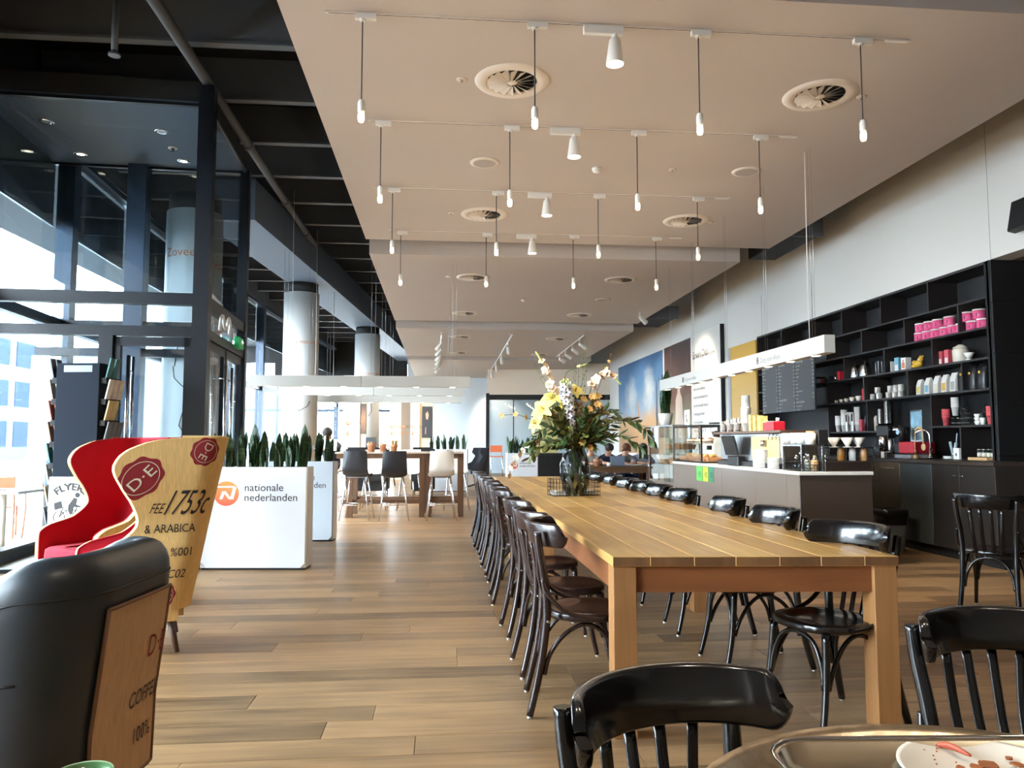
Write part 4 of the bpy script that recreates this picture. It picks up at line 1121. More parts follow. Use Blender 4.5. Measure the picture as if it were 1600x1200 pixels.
for s_ in ([(-.1, .07), (-.04, .13), (.05, .13), (.09, .07)], [(-.04, .13), (-.0, .07), (.05, .13)], [(.05, .13), (.06, .16), (.1, .165)], [(-.1, .07), (-.06, .16)]):
    b.tube([(x, -.0145, z) for x, z in s_], .003, 4)
b.build('bicycle_drawing', M['ink'], fp)
b = MB().prism([(-.02, .17), (.03, .24), (.06, .23), (.05, .18), (.09, .165), (.09, .155), (.03, .16), (.02, .1), (-.0, .09), (-.02, .13)], 0, .002)
b.prism([(.06 + .022*math.cos(2*PI*k/14), .262 + .022*math.sin(2*PI*k/14)) for k in range(14)], 0, .002)
b.prism([(-.14, .13), (-.07, .15), (-.085, .21), (-.15, .19)], 0, .002)
b.xf(Matrix.Translation((0, -.013, 0)) @ Matrix.Rotation(PI/2, 4, 'X')).build('rider_drawing', M['ink'], fp)

# ------------------------------------------------------------------ white planters with snake plants
M['planter'] = mat('white planter laminate', srgb(232, 234, 238), .45)
M['soil'] = mat('dark soil', srgb(48, 38, 32), .95, noise=.4, nscale=60, bump=.6)
def gradmat():
    m = bpy.data.materials.new('logo orange'); m.use_nodes = True; nt = m.node_tree; b = nt.nodes['Principled BSDF']
    tc = nt.nodes.new('ShaderNodeTexCoord'); sp_ = nt.nodes.new('ShaderNodeSeparateXYZ'); rp = nt.nodes.new('ShaderNodeValToRGB')
    nt.links.new(tc.outputs['Generated'], sp_.inputs[0]); nt.links.new(sp_.outputs['Z'], rp.inputs[0]); nt.links.new(rp.outputs[0], b.inputs['Base Color'])
    rp.color_ramp.elements[0].color = (*srgb(226, 84, 56), 1); rp.color_ramp.elements[1].color = (*srgb(222, 160, 74), 1)
    b.inputs['Roughness'].default_value = .6
    return m
M['logo'] = gradmat()
def nn_logo(t, x, y, z, r, sgn=1):
    """orange disc with the white N and its line; x,z centre on a face at y, facing -y"""
    n = 40
    MB().add([(x + r*math.cos(2*PI*k/n), y - .0012, z + r*.97*math.sin(2*PI*k/n)) for k in range(n)], [tuple(range(n))]).build('logo_disc', M['logo'], t)
    q = y - .0022
    def poly(P): return [(x + r*a, q, z + r*c) for a, c in P]
    b = MB()
    b.add(poly([(-.86, .60), (.66, .60), (.66, .46), (-.94, .46)]), [(0, 3, 2, 1)])
    b.add(poly([(.52, .52), (.80, .52), (.56, -.45), (.28, -.45)]), [(0, 3, 2, 1)])
    b.add(poly([(-.20, .12), (.02, .12), (-.30, -.45), (-.56, -.45)][0:0] or [(-.34, .2), (-.08, .2), (-.30, -.45), (-.56, -.45)]), [(0, 3, 2, 1)])
    b.add(poly([(-.34, .2), (-.06, .2), (.44, -.45), (.2, -.45)]), [(0, 3, 2, 1)])
    b.build('logo_letter', M['wplas'], t)
leafA = []
for k in range(6):
    lr2 = random.Random(20 + k); h = .24 + .03 * k; w = .034 + .005 * (k % 3); bend = lr2.uniform(.02, .09); tw = lr2.uniform(-.5, .5)
    rows_ = []
    for i in range(8):
        s_ = i / 7; ww = w * (math.sin(PI * min(1, (s_ * .82 + .16))) ** .7) * (1 if s_ < 1 else .05)
        a = tw * s_; y = bend * s_ * s_
        rows_.append([Vector((-ww*math.cos(a), y - ww*math.sin(a) + .25*ww, h*s_)), Vector((0, y, h*s_)), Vector((ww*math.cos(a), y + ww*math.sin(a) + .25*ww, h*s_))])
    leafA.append(MB().grid(rows_).mesh('leaf'))
def leafmat(name, c1, c2, sc=(1, 1, 10)):
    m = mat(name, c1, .45, noise=.0, nscale=6); nt = m.node_tree; b = nt.nodes['Principled BSDF']
    tc = nt.nodes.new('ShaderNodeTexCoord'); mp = nt.nodes.new('ShaderNodeMapping'); mp.inputs['Scale'].default_value = sc
    nz = nt.nodes.new('ShaderNodeTexNoise'); nz.inputs['Scale'].default_value = 9; rp = nt.nodes.new('ShaderNodeValToRGB')
    rp.color_ramp.elements[0].position = .35; rp.color_ramp.elements[1].position = .7
    rp.color_ramp.elements[0].color = (*c1, 1); rp.color_ramp.elements[1].color = (*c2, 1)
    nt.links.new(tc.outputs['Object'], mp.inputs[0]); nt.links.new(mp.outputs[0], nz.inputs['Vector']); nt.links.new(nz.outputs[0], rp.inputs[0]); nt.links.new(rp.outputs[0], b.inputs['Base Color'])
    return m
M['snake'] = leafmat('snake plant leaf', srgb(22, 50, 34), srgb(74, 108, 66))
for me in leafA: me.materials.append(M['snake'])
def snake(loc, n, s, label, group, seed=0):
    r_ = random.Random(seed)
    t = thing('snake_plant', label, 'plant', loc, r_.uniform(0, 6), group)
    for k in range(n):
        a = 2*PI*k/n + r_.uniform(-.4, .4)
        o = put('leaf', leafA[r_.randrange(6)], None, t, (.03*math.cos(a)*s, .03*math.sin(a)*s, 0))
        o.rotation_euler = (r_.uniform(.03, .42), 0, a + PI/2 + PI); sc = s * r_.uniform(.85, 1.12); o.scale = (sc, sc, sc)
    return t
def planter(loc, rz, w, d, h, label, plants, pl_label, text=True, seed=1, txt_col=None, nleaf=10):
    t = thing('planter', label, 'planter', loc, rz, 'planters with snake plants')
    th = .018
    MB().box((-w/2, -d/2, .02), (w/2, -d/2+th, h)).build('panel', M['planter'], t, bevel=.0015)
    MB().box((-w/2, d/2-th, .02), (w/2, d/2, h)).build('panel', M['planter'], t, bevel=.0015)
    MB().box((-w/2, -d/2+th, .02), (-w/2+th, d/2-th, h)).build('panel', M['planter'], t)
    MB().box((w/2-th, -d/2+th, .02), (w/2, d/2-th, h)).build('panel', M['planter'], t)
    MB().box((-w/2+.01, -d/2+.01, 0), (w/2-.01, d/2-.01, .02)).build('plinth', M['black'], t)
    stuff(MB().box((-w/2+th, -d/2+th, h-.06), (w/2-th, d/2-th, h-.03)).build('soil', M['soil'], t))
    for sx in (-1, 1):
        MB().add([(sx*w/2, -d/2-.002, .02), (sx*(w/2-.055), -d/2-.002, .02), (sx*w/2, -d/2-.002, .075)], [(0, 1, 2) if sx < 0 else (0, 2, 1)]).build('corner_guard', M['steel'], t)
    MB().box((w/2-.012, -d/2-.003, .02), (w/2+.003, -d/2+.012, h)).build('edge_trim', M['steel'], t)
    if text:
        k = w / 1.04
        nn_logo(t, -w/2 + .24*k, -d/2, h - .26, .125*k)
        for i, wd_ in enumerate(('nationale', 'nederlanden')):
            letters('lettering', wd_, .105*k, M['ink'], t, (-w/2 + .415*k, -d/2-.0015, h - .235 - i*.098*k), (1, 0, 0), (0, 0, 1), stretch=1.02)
    r_ = random.Random(seed)
    mw = Matrix.Translation(Vector(loc)) @ Matrix.Rotation(rz, 4, 'Z')
    for k in range(plants):
        x = -w/2 + .09 + (w - .18) * k / max(1, plants - 1)
        p = mw @ Vector((x, r_.uniform(-.05, .05), h - .03))
        snake(p, nleaf, r_.uniform(.92, 1.12), pl_label % (ORD[k] if k < 10 else 'last'), 'snake plants in the planters', seed*50 + k)
    return t
p_ = cd(-2.53, 7.73); planter((p_.x, p_.y, 0), -TH, 1.03, .24, 1.0, 'white planter box with orange logo and black nationale nederlanden lettering, nearest the armchairs', 8, 'dark green snake plant, %s from the armchairs in the front white planter', seed=1)
p_ = cd(-2.77, 9.88); planter((p_.x, p_.y, 0), -TH, 1.03, .24, 1.0, 'white planter box standing behind the front planter by the bar stools', 7, 'dark green snake plant, %s from the doors in the second white planter', seed=2)
p_ = fl(815, 17.0); planter((p_.x, p_.y, 0), 0, .68, .4, 1.0, 'pale grey planter with nationale nederlanden lettering beyond the long table', 5, 'snake plant, %s from the window side in the planter beyond the long table', seed=3)
p_ = fl(700, 19.5); planter((p_.x, p_.y, 0), 0, 1.0, .35, 1.06, 'distant planter showing its plants above the bar table end', 6, 'small distant snake plant, %s from window side behind the bar table', text=False, seed=4)

# ------------------------------------------------------------------ bar table, stools
BY = cd(0, 12.95).y
x0, x1 = fl(527, 12.9).x, fl(726, 12.9).x
t = thing('bar_table', 'high dark oak bar table with a pale top and foot rails', 'table', ((x0 + x1)/2, BY + .45, 0), -.005)
bw_ = x1 - x0
tm = mat('pale bar top', srgb(206, 190, 172), .3)
for k in range(4):
    MB().box((-bw_/2, -.42 + k*.21 + .001, 1.05), (bw_/2, -.42 + (k+1)*.21 - .001, 1.075)).build('top_board', tm, t)
MB().box((-bw_/2 + .02, -.4, .97), (bw_/2 - .02, -.37, 1.05)).box((-bw_/2 + .02, .37, .97), (bw_/2 - .02, .4, 1.05)).build('apron', M['dark_oak'], t)
for x in (-bw_/2 + .2, bw_*.15, bw_*.15 + .11, bw_/2 - .1):
    for y in (-.4, .3):
        MB().box((x, y, 0), (x + .09, y + .1, 1.05)).build('leg', M['dark_oak'], t)
for y in (-.36, .34):
    MB().box((-bw_/2 + .1, y, .22), (bw_/2 - .05, y + .05, .29)).build('foot_rail', M['dark_oak'], t)
def stool_meshes():
    R = {}
    rows_ = []
    # shell section: back upright to seat lip (front = +Y)
    sec_ = [(-.235, .40), (-.235, .36), (-.225, .26), (-.21, .14), (-.185, .05), (-.12, .0), (0, -.005), (.12, .0), (.19, -.005), (.215, -.03)]
    for j, (y, z) in enumerate(smoothpath([(0, a, c) for a, c in sec_], 2) and [(p.y, p.z) for p in smoothpath([(0, a, c) for a, c in sec_], 2)]):
        hw = .205 - .02 * max(0, z / .4); row_ = []
        for k in range(13):
            u_ = k / 12 * 2 - 1; cur = abs(u_) ** 3
            row_.append(Vector((u_ * hw, y + cur * .05 * (z > .1) * min(1, z / .3), z + cur * .04 * (z < .12))))
        rows_.append(row_)
    b = MB().grid(rows_); k0 = len(b.v)
    b.grid([[p + Vector((0, -.012 if p.z > .06 else 0, -.012 if p.z <= .06 else 0)) for p in r][::-1] for r in rows_])
    R['shell'] = b.xf(Matrix.Translation((0, 0, .70))).mesh('shell')
    for i, (sx, sy) in enumerate(((-1, -1), (1, -1), (-1, 1), (1, 1))):
        R['leg%d' % i] = MB().tube([(sx*.235, sy*.23, .005), (sx*.14, sy*.13, .685)], .011, 8).mesh('leg')
    b = MB(); z = .25; q = [(sx*lerp(.235, .14, z/.685), sy*lerp(.23, .13, z/.685), z) for sx, sy in ((-1, -1), (1, -1), (1, 1), (-1, 1))]
    for a, c in zip(q, q[1:] + q[:1]): b.tube([a, c], .008, 6)
    R['footrest'] = b.mesh('footrest')
    R['frame'] = MB().box((-.15, -.14, .68), (.15, .14, .69)).mesh('seat_frame')
    return R
ST = stool_meshes()
for k, me in ST.items():
    if k != 'shell': me.materials.append(M['chrome'])
shellW = ST['shell']; shellB = ST['shell'].copy(); shellB.name = 'shell_black'
shellW.materials.append(M['wplas']); shellB.materials.append(mat('black shell', srgb(36, 38, 44), .4))
def stool(p, rz, black, label):
    t = thing('bar_stool', label, 'bar stool', (p[0], p[1], 0), rz, 'bar stools around the high table')
    put('shell', shellB if black else shellW, None, t)
    for k in range(4): put('leg', ST['leg%d' % k], None, t)
    put('footrest', ST['footrest'], None, t); put('seat_frame', ST['frame'], None, t)
for px, bl, rz, lab in ((560, 1, -.1, 'black shell bar stool nearest the planters on the near side of the bar table'), (617, 1, .08, 'black shell bar stool in the middle of the near side of the bar table'), (690, 0, .05, 'white shell bar stool on the near side of the bar table')):
    p = fl(px, 12.42); stool(p, rz, bl, lab)
for px, bl, lab in ((586, 0, 'second white shell bar stool on the far side of bar table'), (642, 0, 'third white shell bar stool on the far side of bar table'), (714, 0, 'white shell bar stool at the far corner of bar table end')):
    p = fl(px, 14.25); stool(p, PI, bl, lab)
terra = mat('terracotta', srgb(206, 142, 104), .7)
cut = mat('pale wood cutlery', srgb(214, 186, 140), .7)
for i, (px, d, s_, lab) in enumerate(((581, 13.1, 1.0, 'terracotta pot nearest the window on the bar table'), (599, 13.4, .92, 'middle terracotta pot on the bar table'), (616, 13.2, .85, 'terracotta pot with pointed plant on the bar table'))):
    p = fl(px, d)
    t = thing('terracotta_pot', lab, 'pot', (p.x, p.y, 1.075), 0, 'terracotta pots on the bar table')
    MB().lathe([(.055*s_, 0), (.066*s_, .10*s_), (.074*s_, .10*s_), (.076*s_, .15*s_), (.066*s_, .15*s_), (.06*s_, .12*s_)], 18).build('pot', terra, t)
    b = MB(); r_ = random.Random(i)
    for k in range(10):
        a = r_.uniform(0, 2*PI); q = r_.uniform(0, .045)*s_
        b.tube([(q*math.cos(a), q*math.sin(a), .1*s_), (q*1.5*math.cos(a), q*1.5*math.sin(a), (.17 if i < 2 else .22)*s_*r_.uniform(.92, 1.08))], .006 if i < 2 else .009, 5)
    stuff(b.build('contents', cut if i < 2 else mat('dry succulent', srgb(180, 150, 96), .7), t))
for px, d, lab in ((545, 13.0, 'white paper sheet at the window end of the bar table'), (655, 13.05, 'white paper sheet in the middle of the bar table'), (700, 13.1, 'white paper sheet at the end of the bar table')):
    p = fl(px, d); t = tag(MB().box((-.1, -.14, 0), (.1, .14, .003)).build('paper_sheet', M['wplas'], loc=(p.x, p.y, 1.0755), rotz=.2), lab, 'paper', 'papers on the bar table')
# ------------------------------------------------------------------ bookcase let into the right wall
M['shelf'] = mat('dark stained shelf', srgb(34, 29, 28), .5, noise=.1, nscale=5)
bk = thing('bookcase', 'long dark wall bookcase with staggered uprights behind the coffee counter', 'bookcase', (XR, Yn, 0))
BKO = Vector((XR, Yn, 0))
def zpx(y): return onx(1546, y, XR).z
SZ = [zpx(461), zpx(508.7), zpx(557), zpx(606)]
ST_ = .022
def rel(a, b): return (Vector(a) - BKO, Vector(b) - BKO)
def bkbox(name, x0, y0, z0, x1, y1, z1): a, b = rel((x0, y0, z0), (x1, y1, z1)); return MB().box(a, b).build(name, M['shelf'], bk)
bkbox('top_board', XR, Yn, zt - .03, XB, Yf, zt)
for z in SZ: bkbox('shelf', XR, Yn + .03, z - ST_, XB, Yf - .03, z)
bkbox('side_board', XR, Yn, 1.05, XB, Yn + .03, zt - .03); bkbox('side_board', XR, Yf - .03, 1.05, XB, Yf, zt - .03)
ZS5 = onx(1549, 663, XR).z; Ys5 = onx(1449, 667, XR).y
bkbox('shelf', XR, Yn + .03, ZS5 - ST_, XB, Ys5, ZS5)
ZS6 = onx(1335, 674, XR).z; Ya, Yb = onx(1376, 674, XR).y, onx(1294, 674, XR).y
bkbox('shelf', XR + .02, Ya, ZS6 - ST_, XB, Yb, ZS6)
rowz = [(SZ[0], zt - .03), (SZ[1], SZ[0]), (SZ[2], SZ[1]), (SZ[3], SZ[2])]
for (z0, z1), pxs in zip(rowz, ([1220, 1264, 1315, 1376, 1451], [1289, 1345, 1412, 1497], [1316, 1379, 1454], [1289, 1346, 1414, 1499])):
    for px in pxs:
        yy = onx(px, 500, XR).y; bkbox('upright', XR, yy - .01, z0, XB, yy + .01, z1 - ST_ if z1 < zt - .05 else z1)
for px, z0, z1 in ((1355, ZS6, SZ[3]), (1294, 1.05, SZ[3]), (1455, 1.05, SZ[3])):
    yy = onx(px, 650, XR).y; bkbox('upright', XR, yy - .01, z0, XB, yy + .01, z1 - ST_)
yy = onx(1501, 690, XR).y; bkbox('upright', XR, yy - .01, 1.05, XB, yy + .01, ZS5 - ST_)

def onshelf(px, z, x=None):
    x = XR + .12 if x is None else x
    r = ray(px, 600); k = x / r.x
    return Vector((x, (r * k).y, z + .0005))
# materials for wares
M['pink'] = mat('pink tin print', srgb(226, 92, 140), .35, noise=.15, nscale=30)
M['cream'] = mat('cream china', srgb(232, 224, 208), .25)
M['china'] = mat('white china', srgb(238, 236, 230), .25)
M['redp'] = mat('red package', srgb(190, 30, 48), .4)
M['paperw'] = mat('white paper cup', srgb(238, 236, 232), .6)
M['yel'] = mat('yellow package', srgb(222, 206, 120), .5)
M['blu'] = mat('blue package', srgb(120, 176, 200), .5)
M['blackbag'] = mat('black foil bag', srgb(24, 25, 28), .35, bump=.3, nscale=14)
M['gold'] = mat('gold print', srgb(214, 170, 70), .5)
M['lightwood'] = mat('light wood', srgb(208, 168, 118), .5)
def lathe_thing(name, lab, cat, p, parts, group=None, rz=0):
    t = thing(name, lab, cat, p, rz, group)
    for nm, pr, m, n in parts: MB().lathe(pr, n).build(nm, m, t)
    return t
# pink tins
def tin(px, z, lab, r=.062, h=.115):
    p = onshelf(px, z, XR + .11)
    t = thing('coffee_tin', lab, 'tin', p, 0, 'pink coffee tins')
    MB().lathe([(r, 0), (r, h * .86)], 20).build('can', M['pink'], t)
    MB().lathe([(r + .001, h * .86), (r + .003, h * .88), (r + .003, h * .98), (r, h)], 20).build('lid', M['china'], t)
    b = MB()
    for k in range(7):
        a0 = math.atan2(-p.y, -p.x) - .5 + k * .02
        b.add([((r + .0008) * math.cos(a0 + q), (r + .0008) * math.sin(a0 + q), h * zz_) for q, zz_ in ((0, .25), (.02, .25), (.02, .6), (0, .6))], [(0, 1, 2, 3)])
    b.build('label_print', M['ink'], t)
H = .115
wh = ['first', 'second', 'third', 'fourth', 'fifth', 'sixth']
for k, px in enumerate((1440, 1453, 1466, 1480, 1494)): tin(px, SZ[1], 'pink coffee tin, %s from the menu board in the bottom row of the larger pile' % wh[k])
for k, px in enumerate((1442, 1456, 1470, 1488)): tin(px, SZ[1] + H, 'pink coffee tin, %s from the menu board in the top row of the larger pile' % wh[k], .064)
for k, px in enumerate((1507, 1523, 1540)): tin(px, SZ[1], 'pink coffee tin, %s from the menu board in the bottom row by the black wall' % wh[k])
for k, px in enumerate((1516, 1535)): tin(px, SZ[1] + H, 'pink coffee tin, %s from the menu board on the top row by the black wall' % wh[k], .066)
# row 3: coloured cups, kettles, glass, drippers, toy, boxes, jar, filter
z = SZ[2]
for px, m, r, h, lab in ((1284, M['redp'], .035, .06, 'small red cup beside the menu board'), (1291, M['clear'], .03, .07, 'small clear glass beside the red cup'), (1299, M['clear'], .036, .1, 'taller clear glass on the kettle shelf'), (1306, M['steel'], .026, .09, 'small steel jug on the kettle shelf')):
    p = onshelf(px, z); lathe_thing('cup', lab, 'cup', p, [('body', [(r*.75, 0), (r, h), (r-.003, h), (r*.7, .006)], m, 16)])
def carton(name, px, z, w, d, h, m, lab, cat='box', face=None, group=None, rz=0, x=None):
    p = onshelf(px, z, x)
    t = thing(name, lab, cat, p, rz, group)
    MB().box((-d/2, -w/2, 0), (d/2, w/2, h)).build('body', m, t, bevel=.002)
    if face: 
        for (y0, z0, y1, z1, fm_) in face: MB().box((-d/2-.001, y0*w, z0*h), (-d/2, y1*w, z1*h)).build('label_print', fm_, t)
    return t
carton('package', 1314, z, .07, .08, .14, M['redp'], 'tall red package beside the small glasses')
def kettle(px, z, m, lab, s=1.0):
    p = onshelf(px, z, XR + .14); t = thing('kettle', lab, 'kettle', p, 1.0, 'kettles on the shelf')
    MB().lathe([(.075*s, 0), (.08*s, .02), (.07*s, .14*s), (.05*s, .19*s), (.02*s, .2*s)], 22).build('body', m, t)
    MB().lathe([(.012, 0), (.014, .015), (.004, .025)], 10, (0, 0, .2*s)).build('lid_knob', M['bplas'], t)
    MB().tube(smoothpath([(.065*s, 0, .05), (.11*s, 0, .09), (.12*s, 0, .17*s), (.16*s, 0, .19*s)], 4), [.012]*10 + [.007]*3, 8).build('spout', m, t)
    MB().tube(smoothpath([(-.05*s, 0, .18*s), (-.12*s, 0, .2*s), (-.13*s, 0, .1*s), (-.1*s, 0, .05)], 4), .01, 8).build('handle', M['bplas'], t)
kettle(1338, z, M['steel'], 'steel kettle nearest the menu board on the shelf'); kettle(1353, z, M['steel'], 'second steel kettle with black handle on the shelf', 1.05)
carton('glass_jug', 1371, z, .09, .09, .2, M['clear'], 'square clear glass jug beside the steel kettles', 'jug')
carton('glass_jug', 1376, z, .05, .08, .19, M['clear'], 'narrow clear glass jug against the shelf upright', 'jug')
def dripperbox(px, w, h, m1, m2, lab):
    carton('filter_box', px, z, w, .08, h, m1, lab, face=[(-.45, .08, .45, .12, m2), (-.3, .2, .3, .62, m2), (-.12, .62, .12, .85, m2)])
copper = mat('copper print', srgb(200, 120, 84), .5)
dripperbox(1394, .10, .15, M['paperw'], copper, 'white coffee maker box with copper print, nearest the jugs')
carton('filter_box', 1405, z, .09, .06, .19, M['blu'], 'pale blue coffee box on the middle shelf', face=[(-.4, .1, .4, .5, M['china'])])
dripperbox(1417, .10, .17, M['paperw'], copper, 'second white coffee maker box with copper print')
carton('glass_jug', 1429, z, .09, .09, .17, M['clear'], 'clear glass jar behind the yellow plush toy', 'jug', x=XR + .24)
# yellow plush
p = onshelf(1437, z, XR + .09); t = thing('plush_toy', 'yellow plush bear sitting on the shelf', 'toy', p)
ym_ = mat('yellow plush', srgb(222, 180, 70), .95, noise=.15, nscale=50)
b = MB().ball((0, 0, .055), (.045, .05, .055)).ball((-.01, -.055, .11), (.035, .036, .036)).ball((-.035, .04, .03), (.04, .022, .022)).ball((-.035, -.03, .025), (.04, .022, .022)).ball((-.02, .06, .08), (.03, .02, .03))
b.build('body', ym_, t)
MB().ball((-.043, -.06, .104), (.012, .014, .011), 8, 6).build('muzzle', M['cream'], t)
MB().ball((0, -.085, .145), .013, 8, 6).ball((0, -.035, .148), .013, 8, 6).build('ear', ym_, t)
for k, px in enumerate((1466, 1475, 1485)):
    carton('coffee_box', px, z, .075, .08, .16 + .006*k, M['pink'] if 0 else mat('rose box', srgb(206, 84, 96), .4), 'rose coloured coffee box, %s from the plush toy' % wh[k], face=[(-.35, .1, .35, .45, M['paperw'])], group='rose boxes on the shelf')
lathe_thing('storage_jar', 'large cream lidded storage jar on the shelf', 'jar', onshelf(1503, z, XR + .14), [('body', [(.07, 0), (.085, .02), (.088, .14), (.075, .17)], M['cream'], 22), ('lid', [(.08, .171), (.08, .18), (.05, .195), (.03, .21), (.012, .215)], M['cream'], 22)])
lathe_thing('filter_cone', 'small white ceramic filter cone beside the cream jar', 'filter', onshelf(1516, z, XR + .08), [('cone', [(.025, .03), (.06, .09), (.057, .09), (.022, .034)], M['china'], 18), ('foot', [(.045, 0), (.045, .008), (.02, .03)], M['china'], 18)])
# row 4: cups by size, red box, mugs, packets, black bags
z = SZ[3]
for k, (px, r) in enumerate(((1299, .024), (1306, .028), (1314, .032), (1322, .036), (1331, .042), (1341, .046))):
    lathe_thing('coffee_cup', 'cream coffee cup, %s of six growing in size along the shelf' % wh[k], 'cup', onshelf(px, z), [('bowl', [(r*.5, 0), (r*.9, r*.9), (r, r*1.7), (r-.003, r*1.7), (r*.8, r*.8), (r*.4, .006)], M['cream'], 18)], 'row of cream cups')
carton('package', 1354, z, .09, .1, .17, M['redp'], 'square red package beside the row of cups')
carton('filter_box', 1362, z, .06, .06, .16, M['clear'], 'clear acrylic holder behind the white mugs', x=XR + .26)
for k, (px, zz_) in enumerate(((1362, 0), (1373, 0), (1388, 0), (1398, 0), (1407, 0), (1371, .085), (1391, .085), (1400, .085), (1408, .085))):
    p = onshelf(px, z + zz_)
    t = lathe_thing('mug', 'white mug, %s from the red package in the %s row' % (wh[k] if k < 5 else wh[k-5], 'bottom' if zz_ == 0 else 'upper'), 'mug', p, [('body', [(.034, 0), (.038, .01), (.038, .084), (.035, .084), (.034, .01)], M['china'], 18)], 'white mugs on the shelf')
    MB().tube(smoothpath([(-.03, -.034, .065), (-.045, -.055, .06), (-.045, -.055, .03), (-.03, -.034, .02)], 4), .006, 6).build('handle', M['china'], t)
def packet(px, m1, m2, w, h, lab, x=None):
    p = onshelf(px, z, x); t = thing('coffee_packet', lab, 'packet', p, 0, 'coffee packets standing on the shelf')
    rows_ = []
    for zz_, dd in ((0, .035), (.02, .04), (h*.6, .036), (h*.86, .02), (h, .004)):
        rows_.append([Vector((a, c, zz_)) for a, c in ((-dd, -w/2), (-dd, w/2), (dd, w/2), (dd, -w/2))])
    b = MB().grid(rows_[::1], closed=True, smooth=False); b.f.append([3, 2, 1, 0][::-1]); b.sm.append(False); b.f.append([16, 17, 18, 19][::-1]); b.sm.append(False)
    b.build('bag', m1, t)
    def fx(zz_): return -interp(zz_, [(0, .035), (.02, .04), (h*.6, .036), (h*.86, .02), (h, .004)]) - .0015
    MB().add([(-.0415, -w*.36, .03), (-.0415, w*.36, .03), (-.0385, w*.36, h*.55), (-.0385, -w*.36, h*.55)], [(0, 3, 2, 1)]).build('label_print', m2, t)
for k, (px, a, c, w, h) in enumerate(((1427, 'paperw', 'cream', .09, .19), (1439, 'paperw', 'yel', .09, .2), (1452, 'paperw', 'blu', .09, .21), (1466, 'paperw', 'cream', .09, .22), (1479, 'paperw', 'gold', .09, .22), (1493, 'paperw', 'paperw', .1, .23))):
    packet(px, M[a], M[c] if c != 'paperw' else mat('grey label', srgb(170, 168, 164), .6), w, h, ['white coffee packet with cream label nearest the mugs', 'white coffee packet with yellow label', 'white coffee packet with blue label', 'white coffee packet with cream label beside the gold one', 'white coffee packet with gold label', 'white coffee packet with grey label beside the black bags'][k])
for k, px in enumerate((1508, 1522, 1538)):
    p = onshelf(px, z, XR + .1); t = thing('coffee_bag', 'large black coffee bag with gold seal, %s from the white packets' % wh[k], 'bag', p, 0, 'black coffee bags')
    rows_ = []
    for zz_, dd, w in ((0, .045, .13), (.03, .055, .14), (.17, .05, .14), (.24, .03, .135), (.29, .006, .125)):
        rows_.append([Vector((a*dd, c*w/2, zz_)) for a, c in ((-1, -.8), (-1, .8), (-.3, 1), (.3, 1), (1, .8), (1, -.8), (.3, -1), (-.3, -1))])
    b = MB().grid(rows_, closed=True); b.f.append(list(range(8))); b.sm.append(False); b.f.append(list(range(32, 40))); b.sm.append(False); b.build('bag', M['blackbag'], t)
    MB().lathe([(.001, .003), (.018, .003), (.018, 0)], 14).xf(Matrix.Translation((-.054, 0, .19)) @ Matrix.Rotation(-PI/2, 4, 'Y')).build('seal_print', M['gold'], t)
# shelf 6 (left): red box, stacked paper cups, bottles
z = ZS6
carton('package', 1301, z, .08, .09, .15, M['redp'], 'red package at the end of the paper cup shelf')
def cupstack(px, z, n, lab, r=.042, m=None, x=None, lidded=False):
    p = onshelf(px, z, x); t = thing('cup_stack', lab, 'cups', p, 0, 'stacks of paper cups')
    pr = [(r*.72, 0)]
    b0 = MB().lathe([(r*.72, 0), (r, .10), (r+.004, .10), (r+.004, .106), (r, .108)], 18).build('cup', m or M['paperw'], t)
    me = MB().lathe([(r-.001, 0), (r+.004, .006), (r+.004, .012), (r, .014)], 18, capb=False).mesh('cup')
    for k in range(n): put('cup', me, m or M['paperw'], t, (0, 0, .105 + k*.014))
for k, (px, n) in enumerate(((1308, 10), (1317, 16), (1327, 13), (1338, 18))): cupstack(px, z, n, 'tall stack of white paper cups, %s from the red package on the low shelf' % wh[k])
for px, h in ((1321, .26), (1330, .27)):
    carton('label_card', px, z, .05, .012, h, M['paperw'], 'small card with black print among the paper cups, %s one' % ('window side' if px < 1325 else 'wall side'), 'card', face=[(-.4, .55, .4, .95, M['ink'])], x=XR + .05)
carton('package', 1346, z, .07, .08, .17, mat('red patterned pack', srgb(176, 60, 76), .5, noise=.4, nscale=40), 'patterned red package behind the drippers')
for px, h, r, m, lab in ((1351, .24, .022, 'bplas', 'slim black bottle on the paper cup shelf'), (1358, .23, .03, 'cream', 'cream bottle on the paper cup shelf'), (1365, .26, .04, 'cream', 'tall cream canister on the paper cup shelf')):
    lathe_thing('bottle', lab, 'bottle', onshelf(px, z), [('body', [(r, 0), (r, h*.7), (r*.6, h*.86), (r*.6, h)], M[m], 16)])
for px, k, lab in ((1374, 14, 'steel cup stack beside the wall notice'), (1385, 22, 'tallest steel cup stack beside the wall notice')):
    cupstack(px, z - (0 if px < 1376 else .0), k, lab, m=M['steel'], x=XR + .14)
# shelf 5 (right): red cups, glasses, clear cup stack
z = ZS5
for px, lab in ((1476, 'red patterned paper cup stack on the glass shelf'), (1546, 'red and white cup stack by the black wall')):
    cupstack(px, z, 7, lab, m=mat('red white cup', srgb(214, 90, 96), .5, noise=.4, nscale=30))
cupstack(1491, z + .12, 8, 'white cup stack standing on upturned glasses', x=XR + .16)
k = 0
for zz_, pxs in ((0, (1488, 1496, 1504, 1512)), (.055, (1488, 1496, 1504, 1512)), (.11, (1500, 1508)), (.165, (1504,))):
    for px in pxs:
        lathe_thing('drinking_glass', 'upturned clear glass, %s in its row, %s layer of the pyramid' % (wh[pxs.index(px)], ['bottom', 'second', 'third', 'top'][int(zz_/.055 + .1)]), 'glass', onshelf(px, z + zz_), [('glass', [(.036, 0), (.036, .045), (.03, .052), (.001, .053)], M['clear'], 16)], 'upturned glasses')
